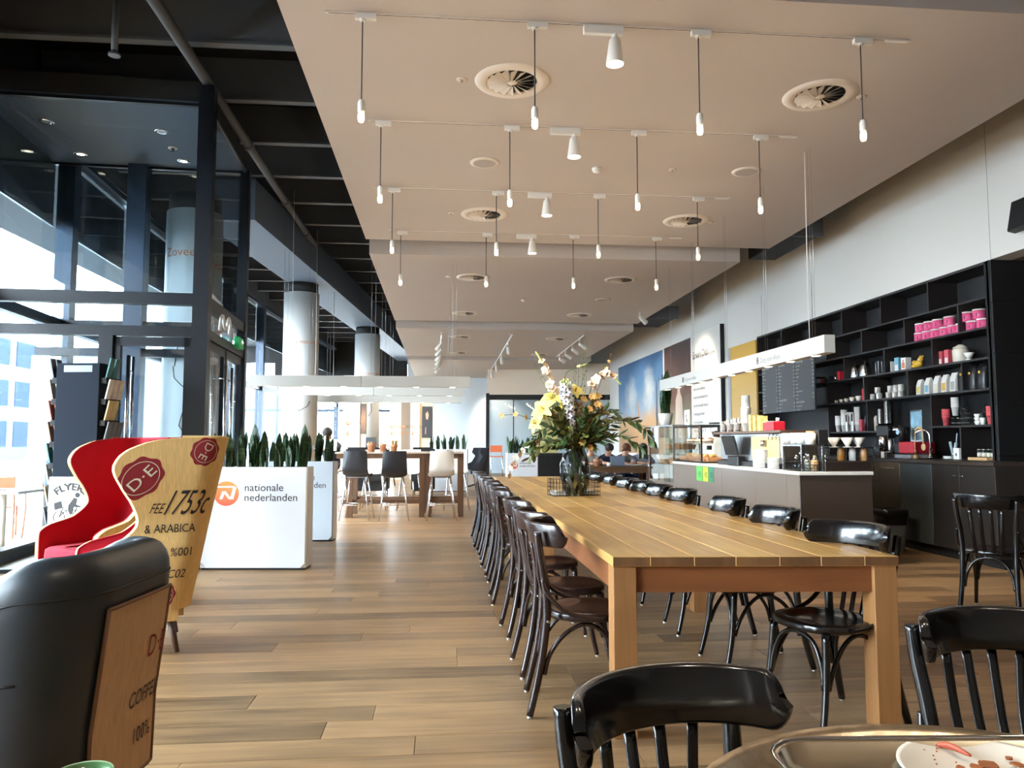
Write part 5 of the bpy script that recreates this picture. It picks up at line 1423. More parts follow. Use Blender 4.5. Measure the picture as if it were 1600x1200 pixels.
for q in range(3):
    lathe_thing('espresso_cup', 'small white stacked cup, %s layer beside the glasses' % ['bottom', 'middle', 'top'][q], 'cup', onshelf(1525, z + .04*q), [('bowl', [(.02, 0), (.034, .03), (.036, .045), (.032, .045), (.018, .006)], M['china'], 16)], 'stacked espresso cups')
lathe_thing('espresso_cup', 'small white cup with black lid on the glass shelf', 'cup', onshelf(1533, z), [('bowl', [(.022, 0), (.03, .08), (.027, .08), (.02, .01)], M['china'], 14), ('lid', [(.031, .08), (.031, .09), (.02, .14)], M['bplas'], 14)])
lathe_thing('glass_vase', 'tall clear glass cylinder on the glass shelf', 'vase', onshelf(1538, z, XR + .18), [('glass', [(.035, 0), (.035, .24), (.032, .24), (.031, .008)], M['clear'], 16)])
# notice on the back panel
p = onshelf(1430, 1.5, XB - .005)
t = thing('wall_notice', 'light framed notice with a cup picture on the dark back panel', 'sign', (XB - .003, p.y, onx(1430, 690, XB).z))
MB().box((-.01, -.13, .0), (0, .13, .42)).build('frame', M['steel'], t)
MB().box((-.012, -.115, .02), (-.01, .115, .4)).build('picture', mat('notice print', srgb(150, 190, 210), .5, noise=.35, nscale=9), t)

# ------------------------------------------------------------------ back worktop, cupboards, fridge
XC = 5.43; Yw0 = onx(1554, 720, XC).y; Yw1 = Yf
DX = Yn - Yw0 + .002
wt = thing('worktop', 'long dark back worktop under the bookcase', 'worktop', (XC, Yw0, 0))
MB().prism([(-.02, 0), (XR - XC - .003, 0), (XR - XC - .003, DX), (XB - XC - .003, DX), (XB - XC - .003, Yw1 - Yw0 - .002), (-.02, Yw1 - Yw0 - .002)], 1.005, 1.045).build('slab', mat('dark worktop', srgb(64, 54, 48), .3), wt, bevel=.003)
def yc(px): return onx(px, 780, XC).y
cab = mat('dark brown cabinet', srgb(44, 39, 36), .45); cabg = mat('grey green panel', srgb(74, 80, 80), .35, .2); bronze = mat('bronze steel', srgb(122, 104, 84), .28, .85)
def cabinet(y0, y1, lab, m, doors, handle=None, name='cabinet'):
    t = thing(name, lab, 'cabinet', (XC, y0, 0))
    W = y1 - y0
    dp = (XR if y0 < Yn else XB) - XC - .02
    MB().box((.02, 0.002, .1), (dp, W - .002, 1.004)).build('carcass', cab, t)
    MB().box((.06, 0.002, 0), (dp, W - .002, .1)).build('plinth', M['black'], t)
    for (a, b, z0, z1, hy) in doors:
        d_ = MB().box((0, a*W + .002, z0), (.02, b*W - .002, z1)).build('door' if z1 - z0 > .4 else 'drawer', m, t, bevel=.002)
        if hy is not None:
            MB().tube([(-.022, hy*W - .03, z1 - .11), (-.022, hy*W + .03, z1 - .11)], .005, 6).tube([(-.022, hy*W, z1 - .11), (0, hy*W, z1 - .11)], .004, 6).build('handle', M['chrome'], d_)
    return t
ya, yb, yc_, yd, ye, yf2 = Yw0, yc(1500), yc(1457), yc(1407), yc(1376), yc(1361)
cabinet(ya, yb, 'dark cupboard nearest the black wall under the worktop', cab, [(0, 1, .11, 1.0, .88)])
cabinet(yb, yc_, 'dark cupboard with knob beside the grey panel', cab, [(0, 1, .11, 1.0, .12)])
cabinet(yc_, yd, 'grey green fronted cupboard under the tap', cabg, [(0, 1, .11, 1.0, None)])
t = cabinet(yd, ye, 'bronze steel undercounter fridge with a bar handle', bronze, [(0, 1, .11, 1.0, None)], name='fridge')
MB().tube([(-.03, .05, .93), (-.03, ye - yd - .05, .93)], .006, 8).build('handle', M['chrome'], t)
cabinet(ye, ye + .6, 'bronze drawer unit behind the counter end', bronze, [(0, 1, .11, .40, None), (0, 1, .41, .76, None), (0, 1, .77, 1.0, None)], name='drawer_unit')
yy = ye + .6; k = 0
while yy < Yw1 - .3:
    cabinet(yy, min(yy + .8, Yw1), 'dark back cupboard hidden behind the counter, %s from its near end' % ORD[k], cab, [(0, 1, .11, 1.0, .5)]); yy += .8; k += 1
bn = fl(1386, 8.95)
t = thing('waste_bin', 'grey tapered waste bin with black liner before the fridge', 'bin', (bn.x, bn.y, 0))
MB().grid([[Vector((x*s_, y*s_, z)) for x, y in rrect(.28, .28, .05)] for s_, z in ((.75, 0), (.76, .02), (.98, .44), (1.0, .46))], closed=True).build('body', mat('grey bin plastic', srgb(118, 124, 126), .5), t)
MB().grid([[Vector((x*s_, y*s_, z)) for x, y in rrect(.29, .29, .05)] for s_, z in ((1.0, .40), (1.04, .42), (1.04, .475), (.95, .48), (.9, .3))], closed=True).build('liner', mat('black liner', srgb(18, 18, 19), .3), t)
# wares on the worktop
WZ = 1.046
def onwt(px, dx=.3): return onshelf(px, WZ, XC + dx)
p = onwt(1449, .38)
t = thing('kitchen_tap', 'tall chrome swan neck kitchen tap on the back worktop', 'tap', p)
MB().lathe([(.028, 0), (.028, .02), (.02, .04), (.02, .12)], 14).build('base', M['chrome'], t)
MB().tube(smoothpath([(0, 0, .1), (0, 0, .27), (-.02, .03, .33), (-.06, .07, .34), (-.1, .11, .31), (-.1, .115, .27)], 5), .012, 10).build('spout', M['chrome'], t)
MB().tube([(0, -.02, .09), (-.01, -.07, .11)], .007, 8).build('lever', M['chrome'], t)
p = onwt(1430, .3)
t = thing('espresso_machine', 'black and red lever espresso machine on the back worktop', 'coffee machine', p, .1)
MB().box((-.14, -.1, .06), (.16, .16, .2)).build('body', M['redp'], t, bevel=.01)
MB().box((-.2, -.12, 0), (.17, .2, .05)).build('drip_tray', M['steel'], t, bevel=.005)
MB().box((-.06, .16, .06), (.1, .34, .18)).build('group_body', M['bplas'], t, bevel=.008)
MB().tube([(-.1, .14, .2), (-.1, .14, .4)], .04, 14).build('boiler_column', M['bplas'], t)
MB().tube([(-.16, .14, .32), (-.05, .14, .32)], .03, 12).build('group_head', M['chrome'], t)
p = onwt(1388, .56)
t = thing('coffee_grinder', 'large black and steel coffee grinder on the back worktop', 'grinder', p, .15)
MB().box((-.13, -.1, .27), (.12, .12, .42)).build('motor_housing', M['bplas'], t, bevel=.015)
MB().tube([(-.03, -.06, .35), (-.03, -.24, .36)], [.06, .045], 16).build('motor', M['chrome'], t)
MB().box((-.06, -.30, .2), (.06, -.2, .4)).build('arm', M['bplas'], t, bevel=.01)
MB().lathe([(.05, .02), (.06, .06), (.06, .26), (.05, .27)], 18).build('body', M['steel'], t)
MB().box((-.12, -.1, 0), (.1, .1, .03)).build('base', M['bplas'], t, bevel=.004)
MB().tube([(0, -.25, .1), (0, -.25, .22)], [.045, .05], 14).build('spout', M['chrome'], t)
p = onwt(1377, .16)
lathe_thing('steel_canister', 'polished steel canister on the worktop beside the grinder', 'canister', p, [('body', [(.055, 0), (.055, .26), (.045, .275)], M['chrome'], 20), ('band', [(.056, .12), (.056, .14)], M['bplas'], 20)])
for px, dx, h, lab in ((1364, .2, .2, 'clear plastic cup tower left of the steel canister'), (1369, .3, .22, 'second clear cup tower by the steel canister')):
    lathe_thing('clear_cups', lab, 'cups', onwt(px, dx), [('cups', [(.035, 0), (.045, .1), (.045, h)], M['clear'], 14)])
carton('small_box', 1379, WZ, .07, .07, .08, M['china'], 'small white box in front of the steel canister', x=XC + .06)
carton('small_box', 1384, WZ, .06, .07, .07, M['bplas'], 'small black box beside the white box at grinder foot', x=XC + .06)
lathe_thing('spoon_pot', 'small wooden pot with spoons before the red machine', 'pot', onwt(1426, .08), [('pot', [(.02, 0), (.028, .05), (.024, .05)], M['lightwood'], 12), ('spoon', [(.006, .05), (.006, .08), (.014, .1), (.004, .11)], M['lightwood'], 8)])
p = onwt(1439, .2); p.z = WZ + .1
t = thing('wooden_spoon', 'round wooden ladle on a thin stand in front of the red machine', 'spoon', p)
MB().tube([(-.02, .11, .24), (-.02, .13, .1), (-.02, .13, -.1)], .006, 6).build('stand_rod', M['lightwood'], t); MB().lathe([(.035, -.0995), (.035, -.09)], 14, (-.02, .13, 0)).build('stand_foot', M['lightwood'], t)
MB().ball((0, 0, .04), (.012, .042, .042)).build('bowl', M['lightwood'], t); MB().tube([(0, 0, .07), (0, .005, .18), (0, .01, .25)], [.008, .006, .006], 8).build('handle', M['lightwood'], t)
MB().tube([(0, .01, .24), (-.01, .05, .27), (-.02, .11, .24)], [.012, .018, .014], 8).build('hook_arm', M['lightwood'], t)
carton('small_box', 1495, WZ, .1, .09, .13, M['paperw'], 'white box with black spot in the lower shelf niche', face=[(-.1, .3, .1, .55, M['ink'])], x=XR + .02)
p = onshelf(1486, WZ, XR + .05); t = thing('utensil_jar', 'glass jar of pale tools in the lower niche', 'jar', p)
MB().lathe([(.04, 0), (.04, .11), (.037, .11)], 14).build('jar', M['clear'], t)
MB().tube([(0, .01, .02), (0, .06, .2)], .016, 8).tube([(0, -.01, .02), (.01, -.03, .19)], .018, 8).tube([(.01, 0, .02), (.02, -.04, .3)], .008, 6).build('utensil', mat('pale tool', srgb(170, 190, 196), .5), t)
lathe_thing('saucer_stack', 'small stack of saucers in the lower niche', 'saucers', onshelf(1478, WZ, XR + .03), [('saucer', [(.05, 0), (.07, .01), (.05, .012), (.07, .022), (.05, .024), (.07, .034)], M['china'], 18)])
carton('wooden_board', 1536, WZ, .3, .22, .03, M['lightwood'], 'light wooden board at the end of the worktop', 'board', x=XR + .05)
for k, px in enumerate((1526, 1533, 1541, 1548)):
    lathe_thing('jam_jar', 'small glass jar with cream contents, %s from the tap on the wooden board' % wh[k], 'jar', onshelf(px, WZ + .031, XR + .05), [('jar', [(.028, 0), (.03, .07), (.024, .08)], M['clear'], 14), ('contents', [(.026, .004), (.026, .05)], M['cream'], 12), ('lid', [(.026, .081), (.026, .092)], M['steel'], 14)], 'jars on the wooden board')
# ------------------------------------------------------------------ coffee counter
CX, CY0, CY1, CZ = 3.56, onx(1250, 738, 3.56).y, onx(1014, 717, 3.56).y, .95
CW = ony(1362, 735, CY0).x - CX
M['lacq'] = mat('taupe gloss lacquer', srgb(128, 116, 106), .18, coat=.5)
M['lacqd'] = mat('dark taupe lacquer', srgb(64, 54, 47), .35)
ct = thing('coffee_counter', 'long taupe lacquered coffee counter with dark end panel', 'counter', (CX, CY0, 0))
YD = onx(1052, 720, CX).y
LC = YD - CY0
MB().box((.02, .02, .08), (CW - .02, LC, CZ - .035)).build('carcass', M['lacqd'], ct)
MB().box((.05, .05, 0), (CW - .05, LC, .08)).build('plinth', M['black'], ct)
MB().box((0, 0, .06), (CW, .02, CZ - .036)).build('end_panel', M['lacqd'], ct, bevel=.002)
ys = [0.0] + [onx(px, 760, CX).y - CY0 for px in (1229, 1181, 1128, 1088)] + [LC]
for a, b in zip(ys, ys[1:]):
    MB().box((0, a + (.021 if a == 0 else .002), .06), (.02, b - .002, CZ - .036)).build('front_panel', M['lacq'], ct, bevel=.001)
MB().box((-.001, .0, .06), (.006, .02, CZ - .036)).build('corner_trim', M['steel'], ct)
wtm = mat('pale stone counter top', srgb(214, 214, 210), .25, noise=.05, nscale=30)
cw = thing('stone_worktop', 'pale stone worktop of the coffee counter', 'worktop', (CX, CY0, CZ - .035))
MB().box((-.015, -.015, 0), (CW + .01, LC, .035)).build('slab', wtm, cw, bevel=.003)
# price stickers on the front
for px0, px1, y0, y1, c, lab in ((1088, 1097.5, 728, 752, srgb(96, 190, 84), 'bright green sticker'), (1098, 1106.5, 729, 753, srgb(190, 200, 60), 'yellow green sticker'), (1107, 1115, 729, 754, srgb(50, 130, 92), 'dark green sticker')):
    a, b = onx(px0, y0, CX - .003), onx(px1, y1, CX - .003)
    t = thing('sticker', lab + ' with small print on the counter front', 'sticker', (CX, (a.y + b.y)/2, b.z), 0, 'stickers on the counter front')
    w = abs(a.y - b.y); h = a.z - b.z
    MB().box((-.003, -w/2, 0), (-.0005, w/2, h)).build('film', mat(lab, c, .5), t)
    for k in range(4): MB().box((-.0036, -w*.32, h*(.3 + .1*k)), (-.003, w*(.1 + .08*(k % 3)), h*(.335 + .1*k))).build('print_line', M['ink'], t)
# glass display cabinet at the far end
GZ = onx(1015, 668, CX).z
gd = thing('display_cabinet', 'tall glass cake display cabinet at the far end of the counter', 'display', (CX, YD, 0))
LD = CY1 - YD
MB().box((.0, .0, 0), (CW, LD, .62)).build('base', M['lacq'], gd)
for y in (0, LD - .03):
    for x in (0, CW - .03): MB().box((x, y, .62), (x + .03, y + .03, GZ)).build('post', M['steel'], gd)
MB().box((0, 0, GZ), (CW, LD, GZ + .02)).build('top', M['steel'], gd)
for z in (.88, 1.12): MB().box((.03, .03, z), (CW - .03, LD - .03, z + .012)).build('glass_shelf', M['clear'], gd)
MB().box((0.004, .03, .62), (.01, LD - .03, GZ)).build('front_glass', M['clear'], gd)
MB().box((.03, LD - .012, .62), (CW - .03, LD - .006, GZ)).build('end_glass', M['clear'], gd)
# counter glass case with black frame
ya_, yb_ = onx(1097, 722, CX + .05).y, onx(1052, 722, CX + .05).y
gz = onx(1052, 667, CX + .05).z - CZ
gc = thing('pastry_case', 'black framed glass pastry case standing on the counter', 'display', (CX + .04, ya_, CZ + .001))
W_, L_ = .42, yb_ - ya_ - .03
fm_ = MB()
for x in (0, W_):
    for y in (0, L_): fm_.box((x, y, 0), (x + .02, y + .02, gz))
for z in (0, gz - .02):
    for x in (0, W_): fm_.box((x, .02, z), (x + .02, L_, z + .02))
    for y in (0, L_): fm_.box((.02, y, z), (W_, y + .02, z + .02))
fm_.build('frame', M['black'], gc)
MB().box((.005, .02, .02), (.011, L_, gz - .02)).build('front_glass', M['clear'], gc)
MB().box((.02, .02, gz * .5), (W_, L_, gz * .5 + .008)).build('glass_shelf', M['clear'], gc)
MB().box((.0, .0, gz), (W_ + .02, L_ + .02, gz + .008)).build('top', M['clear'], gc)
wick = mat('wicker', srgb(190, 130, 84), .8, noise=.3, nscale=60, bump=.4)
crust = [mat('golden crust', srgb(214, 160, 84), .6, noise=.25, nscale=25), mat('pale bread', srgb(226, 196, 146), .7, noise=.15, nscale=20), mat('brown muffin', srgb(140, 84, 48), .7, noise=.3, nscale=30), mat('cream cake', srgb(240, 226, 200), .6)]
base = Vector((CX + .04, ya_, CZ))
pr = random.Random(4)
for k in range(3):
    y0 = .12 + k * (L_ - .2) / 2.4
    q = base + Vector((.2, y0, .022))
    t = thing('pastry_basket', 'shallow wicker basket of pastries in the case, %s from the espresso side' % wh[k], 'basket', q, 0, 'baskets in the pastry case')
    MB().grid([[Vector((x, y, z)) for x, y in rrect(w, l, .03)] for w, l, z in ((.26, .3, 0), (.3, .36, .06), (.28, .34, .06), (.25, .29, .015))], closed=True).build('basket', wick, t)
    for j in range(4):
        p = q + Vector((pr.uniform(-.07, .07), -.1 + j*.065, .05))
        tag(MB().ball((0, 0, .02), (.05, .04, .035), 10, 6).build('bread_roll', crust[(j + k) % 2], loc=p, rotz=pr.uniform(0, 3)), '%s bread roll, %s along the %s wicker basket' % (['golden', 'pale'][(j + k) % 2], wh[j], wh[k]), 'pastry', 'rolls in the pastry baskets')
for k in range(6):
    p = base + Vector((.14 + .1*(k % 2), .1 + k * (L_ - .2)/6, gz*.5 + .009))
    t = thing('cake', '%s on the upper pastry case shelf, %s from the grinders' % (['round cream cake', 'brown muffin'][k % 2], wh[k]), 'cake', p, 0, 'cakes in the pastry case')
    if k % 2 == 0:
        MB().lathe([(.07, 0), (.07, .05), (.06, .06), (.005, .062)], 18).build('cake_body', crust[3], t); MB().lathe([(.071, .02), (.071, .032)], 18, capb=False, capt=False).build('filling', crust[2], t)
    else:
        MB().lathe([(.03, 0), (.042, .05)], 12).build('paper_case', crust[1], t); MB().ball((0, 0, .055), (.048, .048, .03), 12, 6).build('muffin_top', crust[2], t)
for k in range(4):
    p = Vector((CX + .2 + .15*(k % 2), YD + .3 + k*(LD - .6)/3.5, 1.133 if k % 2 else .893))
    t = thing('pastry_basket', 'wicker basket of bread in the tall display cabinet, %s from the pastry case' % wh[k], 'basket', p, 0, 'baskets in the display cabinet')
    MB().grid([[Vector((x, y, z)) for x, y in rrect(w, l, .03)] for w, l, z in ((.26, .3, 0), (.3, .36, .07), (.28, .34, .07), (.25, .29, .015))], closed=True).build('basket', wick, t)
    b = MB()
    for j in range(5): b.ball((pr.uniform(-.07, .07), -.1 + j*.05, .07), (.045, .035, .03), 8, 5)
    stuff(b.build('bread', crust[k % 2], t))
# snake plant in white pot on the display cabinet + small sign
p = onx(1040, 667, CX + .12); p.z = GZ + .021
t = thing('flower_pot', 'white tapered pot holding a snake plant on the display cabinet', 'pot', p)
MB().lathe([(.085, 0), (.125, .2), (.115, .2), (.1, .17), (.01, .165)], 24).build('pot', M['china'], t)
snake(p + Vector((0, 0, .165)), 8, 1.9, 'tall snake plant in the white pot on the display cabinet', 'snake plants in the planters', 777)
p = onx(1074, 667, CX + .3); p.z = CZ + gz + .009
t = thing('framed_card', 'small white card with a flower drawing behind the potted plant', 'card', p, .0)
MB().box((-.01, -.12, 0), (0, .12, .26)).build('card', M['wplas'], t)
b = MB()
for k in range(7): b.tube([(-.011, -.05 + .1*pr.random(), .06 + .02*k), (-.011, -.05 + .1*pr.random(), .08 + .02*k)], .006, 4)
b.build('drawing', M['ink'], t)
def oc(px, py, z=None): 
    q = onz(px, py, CZ); return Vector((q.x, q.y, CZ + .001))
# grinders
def cgrinder(p, lab):
    t = thing('coffee_grinder', lab, 'grinder', p, 0, 'white coffee grinders on the counter')
    MB().grid([[Vector((x, y, z)) for x, y in rrect(w, l, .03)] for w, l, z in ((.2, .2, 0), (.19, .17, .04), (.17, .15, .3), (.15, .14, .36))], closed=True).build('body', M['wplas'], t)
    MB().lathe([(.05, .36), (.06, .38), (.1, .52), (.105, .56)], 18, capb=False, capt=False).build('hopper', M['clear'], t)
    MB().lathe([(.04, .37), (.07, .44), (.01, .46)], 16).build('beans', mat('coffee beans', srgb(66, 40, 28), .5, noise=.5, nscale=80), t)
    MB().lathe([(.107, .56), (.107, .58)], 18).build('lid', M['bplas'], t)
    MB().box((-.14, -.04, .18), (-.085, .04, .24)).build('chute', M['bplas'], t)
cgrinder(oc(1106, 722) + Vector((.14, .0, 0)), 'white coffee grinder with bean hopper beside the pastry case')
cgrinder(oc(1119, 722) + Vector((.34, -.1, 0)), 'second white coffee grinder behind, next to the espresso machine')
# espresso machine on the counter
ma, mb_ = oc(1217, 727), oc(1124, 724)
MX = CX + .16; my0, my1 = onx(1228, 700, MX).y, onx(1122, 700, MX).y
mz = onx(1180, 672, MX).z - CZ
t = thing('espresso_machine', 'large steel espresso machine with cup shelf on the counter', 'coffee machine', (MX, my0, CZ + .001))
ML = my1 - my0
MB().box((.0, 0.1, .06), (.42, ML - .1, mz - .04)).build('body', M['steel'], t, bevel=.01)
MB().box((-.005, .15, .1), (.0, ML*.45, mz - .08)).build('painted_warm_side', mat('warm light on steel side', srgb(236, 206, 140), .4), t)  # steel side of the machine, warm light on it painted in cream
MB().box((-.04, .08, 0), (.42, ML - .08, .055)).build('drip_tray', M['bplas'], t)
MB().box((-.06, 0, mz - .04), (.46, ML, mz - .012)).build('cup_shelf', mat('brown shelf edge', srgb(104, 78, 62), .4), t)
for k in range(2):
    y = ML * (.25 + .5*k)
    MB().tube([(-.03, y, mz*.55), (-.03, y, mz*.72)], .035, 12).build('group_head', M['chrome'], t)
for k in range(3): MB().tube([(-.03, .12 + k*.1, mz - .05), (-.05, .14 + k*.1, mz - .12), (-.02, .17 + k*.1, mz - .05)], .004, 5).build('wire_hook', M['chrome'], t)
TZm = CZ + mz - .011
def onm(px, x=None): q = onx(px, 668, x or MX + .05); return Vector((q.x, q.y, TZm + .001))
patt = mat('spotted cup print', srgb(224, 220, 212), .5)
nt = patt.node_tree; vo = nt.nodes.new('ShaderNodeTexVoronoi'); vo.inputs['Scale'].default_value = 26; rp = nt.nodes.new('ShaderNodeValToRGB')
tcn = nt.nodes.new('ShaderNodeTexCoord'); nt.links.new(tcn.outputs['Object'], vo.inputs['Vector']); nt.links.new(vo.outputs['Distance'], rp.inputs[0]); nt.links.new(rp.outputs[0], nt.nodes['Principled BSDF'].inputs['Base Color'])
rp.color_ramp.elements[0].position = .28; rp.color_ramp.elements[1].position = .34; rp.color_ramp.elements[0].color = (*srgb(70, 62, 60), 1); rp.color_ramp.elements[1].color = (*srgb(232, 228, 220), 1)
def stackcup(p, n, r, m, lab, cat='cups', grp='cup stacks on the espresso machine'):
    t = thing('cup_stack', lab, cat, p, 0, grp)
    MB().lathe([(r*.72, 0), (r, .10), (r+.004, .10), (r+.004, .107), (r*.9, .108)], 18).build('cup', m, t)
    me = MB().lathe([(r-.001, 0), (r+.004, .006), (r+.004, .012), (r*.9, .014)], 18).mesh('cup')
    for k in range(n): put('cup', me, m, t, (0, 0, .105 + k*.014))
for k, px in enumerate((1131, 1141, 1152)): stackcup(onm(px), 3 + k, .05, patt, 'spotted paper cup stack, %s from the grinders on the espresso machine' % wh[k])
stackcup(onm(1166), 14, .058, M['paperw'], 'wide tall stack of plain white cups on the espresso machine')
stackcup(onm(1166, MX + .2), 26, .05, M['paperw'], 'tallest stack of plain white cups behind the wide stack')
yelp = mat('yellow printed bag', srgb(226, 200, 120), .6, noise=.35, nscale=30)
for k, px in enumerate((1176, 1183, 1190)): carton('printed_bag', px, TZm, .07, .1, .2 - .012*k, yelp, 'yellow printed paper bag, %s from the white cups on the espresso machine' % wh[k], 'bag', x=MX + .06, group='yellow bags on the espresso machine')
p = onm(1208); t = thing('tin_box', 'red tin boxes tray with white papers at the shelf end', 'box', p)
MB().box((-.07, -.16, 0), (.07, .02, .10)).build('red_box', M['redp'], t, bevel=.004); MB().box((-.06, .03, 0), (.06, .15, .09)).build('red_box', M['redp'], t, bevel=.004)
MB().box((-.06, -.05, .101), (.06, .15, .106)).build('paper', M['paperw'], t); MB().tube([(0, -.12, .1), (0, -.12, .14)], .02, 10).build('knob', M['china'], t)
# till screen
p = oc(1147, 727); t = thing('till_screen', 'black point of sale screen on a dark stand on the counter', 'till', Vector((CX + .1, onx(1147, 727, CX + .1).y, CZ + .001)), 0)
Mt = Matrix.Rotation(-.25, 4, 'Y')
MB().box((.0, -.2, .13), (.03, .2, .38)).xf(Mt).build('screen', M['bplas'], t, bevel=.006)
MB().box((-.0015, -.185, .145), (.0, .185, .365)).xf(Mt).build('display', mat('dark screen', srgb(52, 56, 60), .15), t)
MB().box((-.02, -.17, 0), (.2, .17, .12)).build('stand', M['bplas'], t, bevel=.01)
# plates
def plates(p, r, n, lab):
    t = thing('plate_stack', lab, 'plates', p, 0, 'plate stacks on the counter')
    me = MB().lathe([(r*.8, 0), (r*.99, .003), (r, .0085), (r*.96, .0092), (r*.6, .006)], 24).mesh('plate')
    for k in range(n): put('plate', me, M['china'], t, (0.003*math.sin(k*2.1), 0.003*math.cos(k*1.7), k*.0095))
plates(Vector((CX + .15, onx(1193, 727, CX + .15).y, CZ + .001)), .12, 22, 'front stack of cream plates beside the till')
plates(Vector((CX + .30, onx(1184, 727, CX + .30).y, CZ + .001)), .115, 30, 'tall rear stack of cream plates beside the till')
plates(Vector((CX + .12, onx(1212, 729, CX + .12).y, CZ + .001)), .09, 13, 'small low stack of cream saucers near the wire basket')
# raised steel shelf with canisters at the counter corner
p0 = oc(1222, 731); sh = thing('counter_shelf', 'steel and black raised shelf at the near end of the counter', 'shelf', (CX + .05, CY0 + .06, CZ + .001))
SHZ = .268
yL = onx(1222, 700, CX + .05).y - CY0 - .06
MB().box((0, 0, SHZ - .015), (.24, yL, SHZ)).build('board', M['steel'], sh)
for x in (0, .22):
    for y in (0, yL - .02): MB().box((x, y, 0), (x + .02, y + .02, SHZ - .015)).build('leg', M['steel'], sh)
MB().box((.24, 0.1, SHZ - .015), (CW - .1, .3, SHZ)).build('board', M['black'], sh)
MB().box((CW - .12, .1, 0), (CW - .1, .12, SHZ - .015)).build('leg', M['black'], sh); MB().box((CW - .12, .28, 0), (CW - .1, .3, SHZ - .015)).build('leg', M['black'], sh)
SZc = CZ + SHZ + .002
for k, px in enumerate((1231, 1243, 1253)):
    q = onx(px, 690, CX + .14)
    lathe_thing('canister', 'white china canister, %s from the till on the raised shelf' % wh[k], 'canister', (q.x, q.y, SZc), [('body', [(.052, 0), (.054, .12), (.05, .12), (.048, .02)], M['china'], 20)], 'white canisters')
q = onx(1266, 690, CX + .17)
t = lathe_thing('stirrer_pot', 'white pot full of wooden stirrers on the raised shelf', 'pot', (q.x, q.y, SZc), [('body', [(.053, 0), (.055, .115), (.05, .115), (.048, .02)], M['china'], 20)])
b = MB()
for k in range(22):
    a = k * 2.4; r_ = .04 * (k / 22) ** .5; b.tube([(r_*math.cos(a), r_*math.sin(a), .06), (r_*1.15*math.cos(a), r_*1.15*math.sin(a), .137)], .004, 4)
stuff(b.build('stirrers', M['lightwood'], t))
q = ony(1280, 690, CY0 + .25)
carton('napkin_box', 1281, SZc, .08, .1, .15, M['bplas'], 'black box beside the stirrer pot on the raised shelf', x=CX + .28)
# wire basket with cutlery bottles
def wirebasket(t, w, l, h, m, nx, ny, nz, r=.0025):
    b = MB()
    for i in range(nz + 1):
        z = h*i/nz
        b.tube([(-w/2, -l/2, z), (w/2, -l/2, z), (w/2, l/2, z), (-w/2, l/2, z), (-w/2, -l/2, z)], r, 4)
    for i in range(nx + 1):
        x = -w/2 + w*i/nx
        b.tube([(x, -l/2, h), (x, -l/2, 0), (x, l/2, 0), (x, l/2, h)], r, 4)
    for i in range(ny + 1):
        y = -l/2 + l*i/ny
        b.tube([(-w/2, y, h), (-w/2, y, 0), (w/2, y, 0), (w/2, y, h)], r, 4)
    b.build('wire_frame', m, t)
q = Vector((CX + .13, onx(1238, 731, CX + .02).y, CZ + .004))
t = thing('wire_basket', 'black wire basket of glass bottles under the raised shelf', 'basket', q)
wirebasket(t, .2, .3, .09, M['black'], 4, 6, 3)
b = MB()
for k in range(3): b.lathe([(.04, .004), (.042, .06), (.015, .11), (.012, .15)], 12, (-.02 + .02*(k % 2), -.1 + k*.1, 0))
stuff(b.build('bottles', M['clear'], t))
b = MB()
for k in range(14): b.ball((pr.uniform(-.05, .07), pr.uniform(-.13, .13), pr.uniform(.1, .18)), .018, 8, 5)
stuff(b.build('spoon_heads', M['chrome'], t))
# drippers on a black stand
q = ony(1325, 716, CY0 + .16)
ds = thing('dripper_stand', 'black metal stand with wire legs holding three ceramic drippers', 'stand', (q.x, q.y, CZ + .002))
dw = .48
b = MB()
for x in (-dw/2, dw/2):
    for y in (-.06, .06): b.tube([(x, y, 0), (x, y, .235)], .006, 6)
b.tube([(-dw/2, -.06, .235), (dw/2, -.06, .235), (dw/2, .06, .235), (-dw/2, .06, .235), (-dw/2, -.06, .235)], .006, 6)
b.build('frame', M['black'], ds)
MB().box((-dw/2, -.06, .232), (dw/2, .06, .238)).build('plate', M['black'], ds)
for k, px in enumerate((1303, 1324, 1341)):
    w_ = ony(px, 690, CY0 + .16)
    lathe_thing('dripper', 'grey white ceramic coffee dripper, %s from the stirrer pot on the black stand' % wh[k], 'dripper', (w_.x, w_.y, CZ + .2415), [('cone', [(.02, .0), (.022, .02), (.068, .10), (.064, .10), (.018, .024)], mat('grey china', srgb(206, 204, 198), .3), 20), ('base_ring', [(.045, .0), (.045, .006)], M['china'], 18)], 'ceramic drippers')
for k, (px, c, lab) in enumerate(((1314, srgb(190, 130, 60), 'amber carafe under the drippers'), (1349, srgb(210, 160, 110), 'printed cream cup under the dripper stand end'), (1332, srgb(220, 216, 210), 'row of small glasses under the dripper stand'))):
    w_ = ony(px, 700, CY0 + .2 + .0*k)
    lathe_thing('carafe', lab, 'carafe', (w_.x, w_.y, CZ + .105), [('body', [(.038, 0), (.04, .08), (.03, .12), (.032, .125)], mat(lab, c, .3), 16)])
q = ony(1325, 732, CY0 + .04)
t = thing('serving_box', 'long black brown box with a raised edge at the counter end', 'box', (q.x, CY0 + .035, CZ + .001))
MB().box((-.25, -.02, 0), (.235, .3, .1)).build('box_body', mat('dark brown box', srgb(38, 30, 26), .35), t, bevel=.003)
q = ony(1277, 732, CY0 + .06)
t = thing('condiment_tray', 'clear tray of cream jars and tongs beside the black box', 'tray', (q.x + .02, q.y + .04, CZ + .002))
MB().box((-.07, -.05, 0), (.09, .2, .07)).build('tray', M['clear'], t)
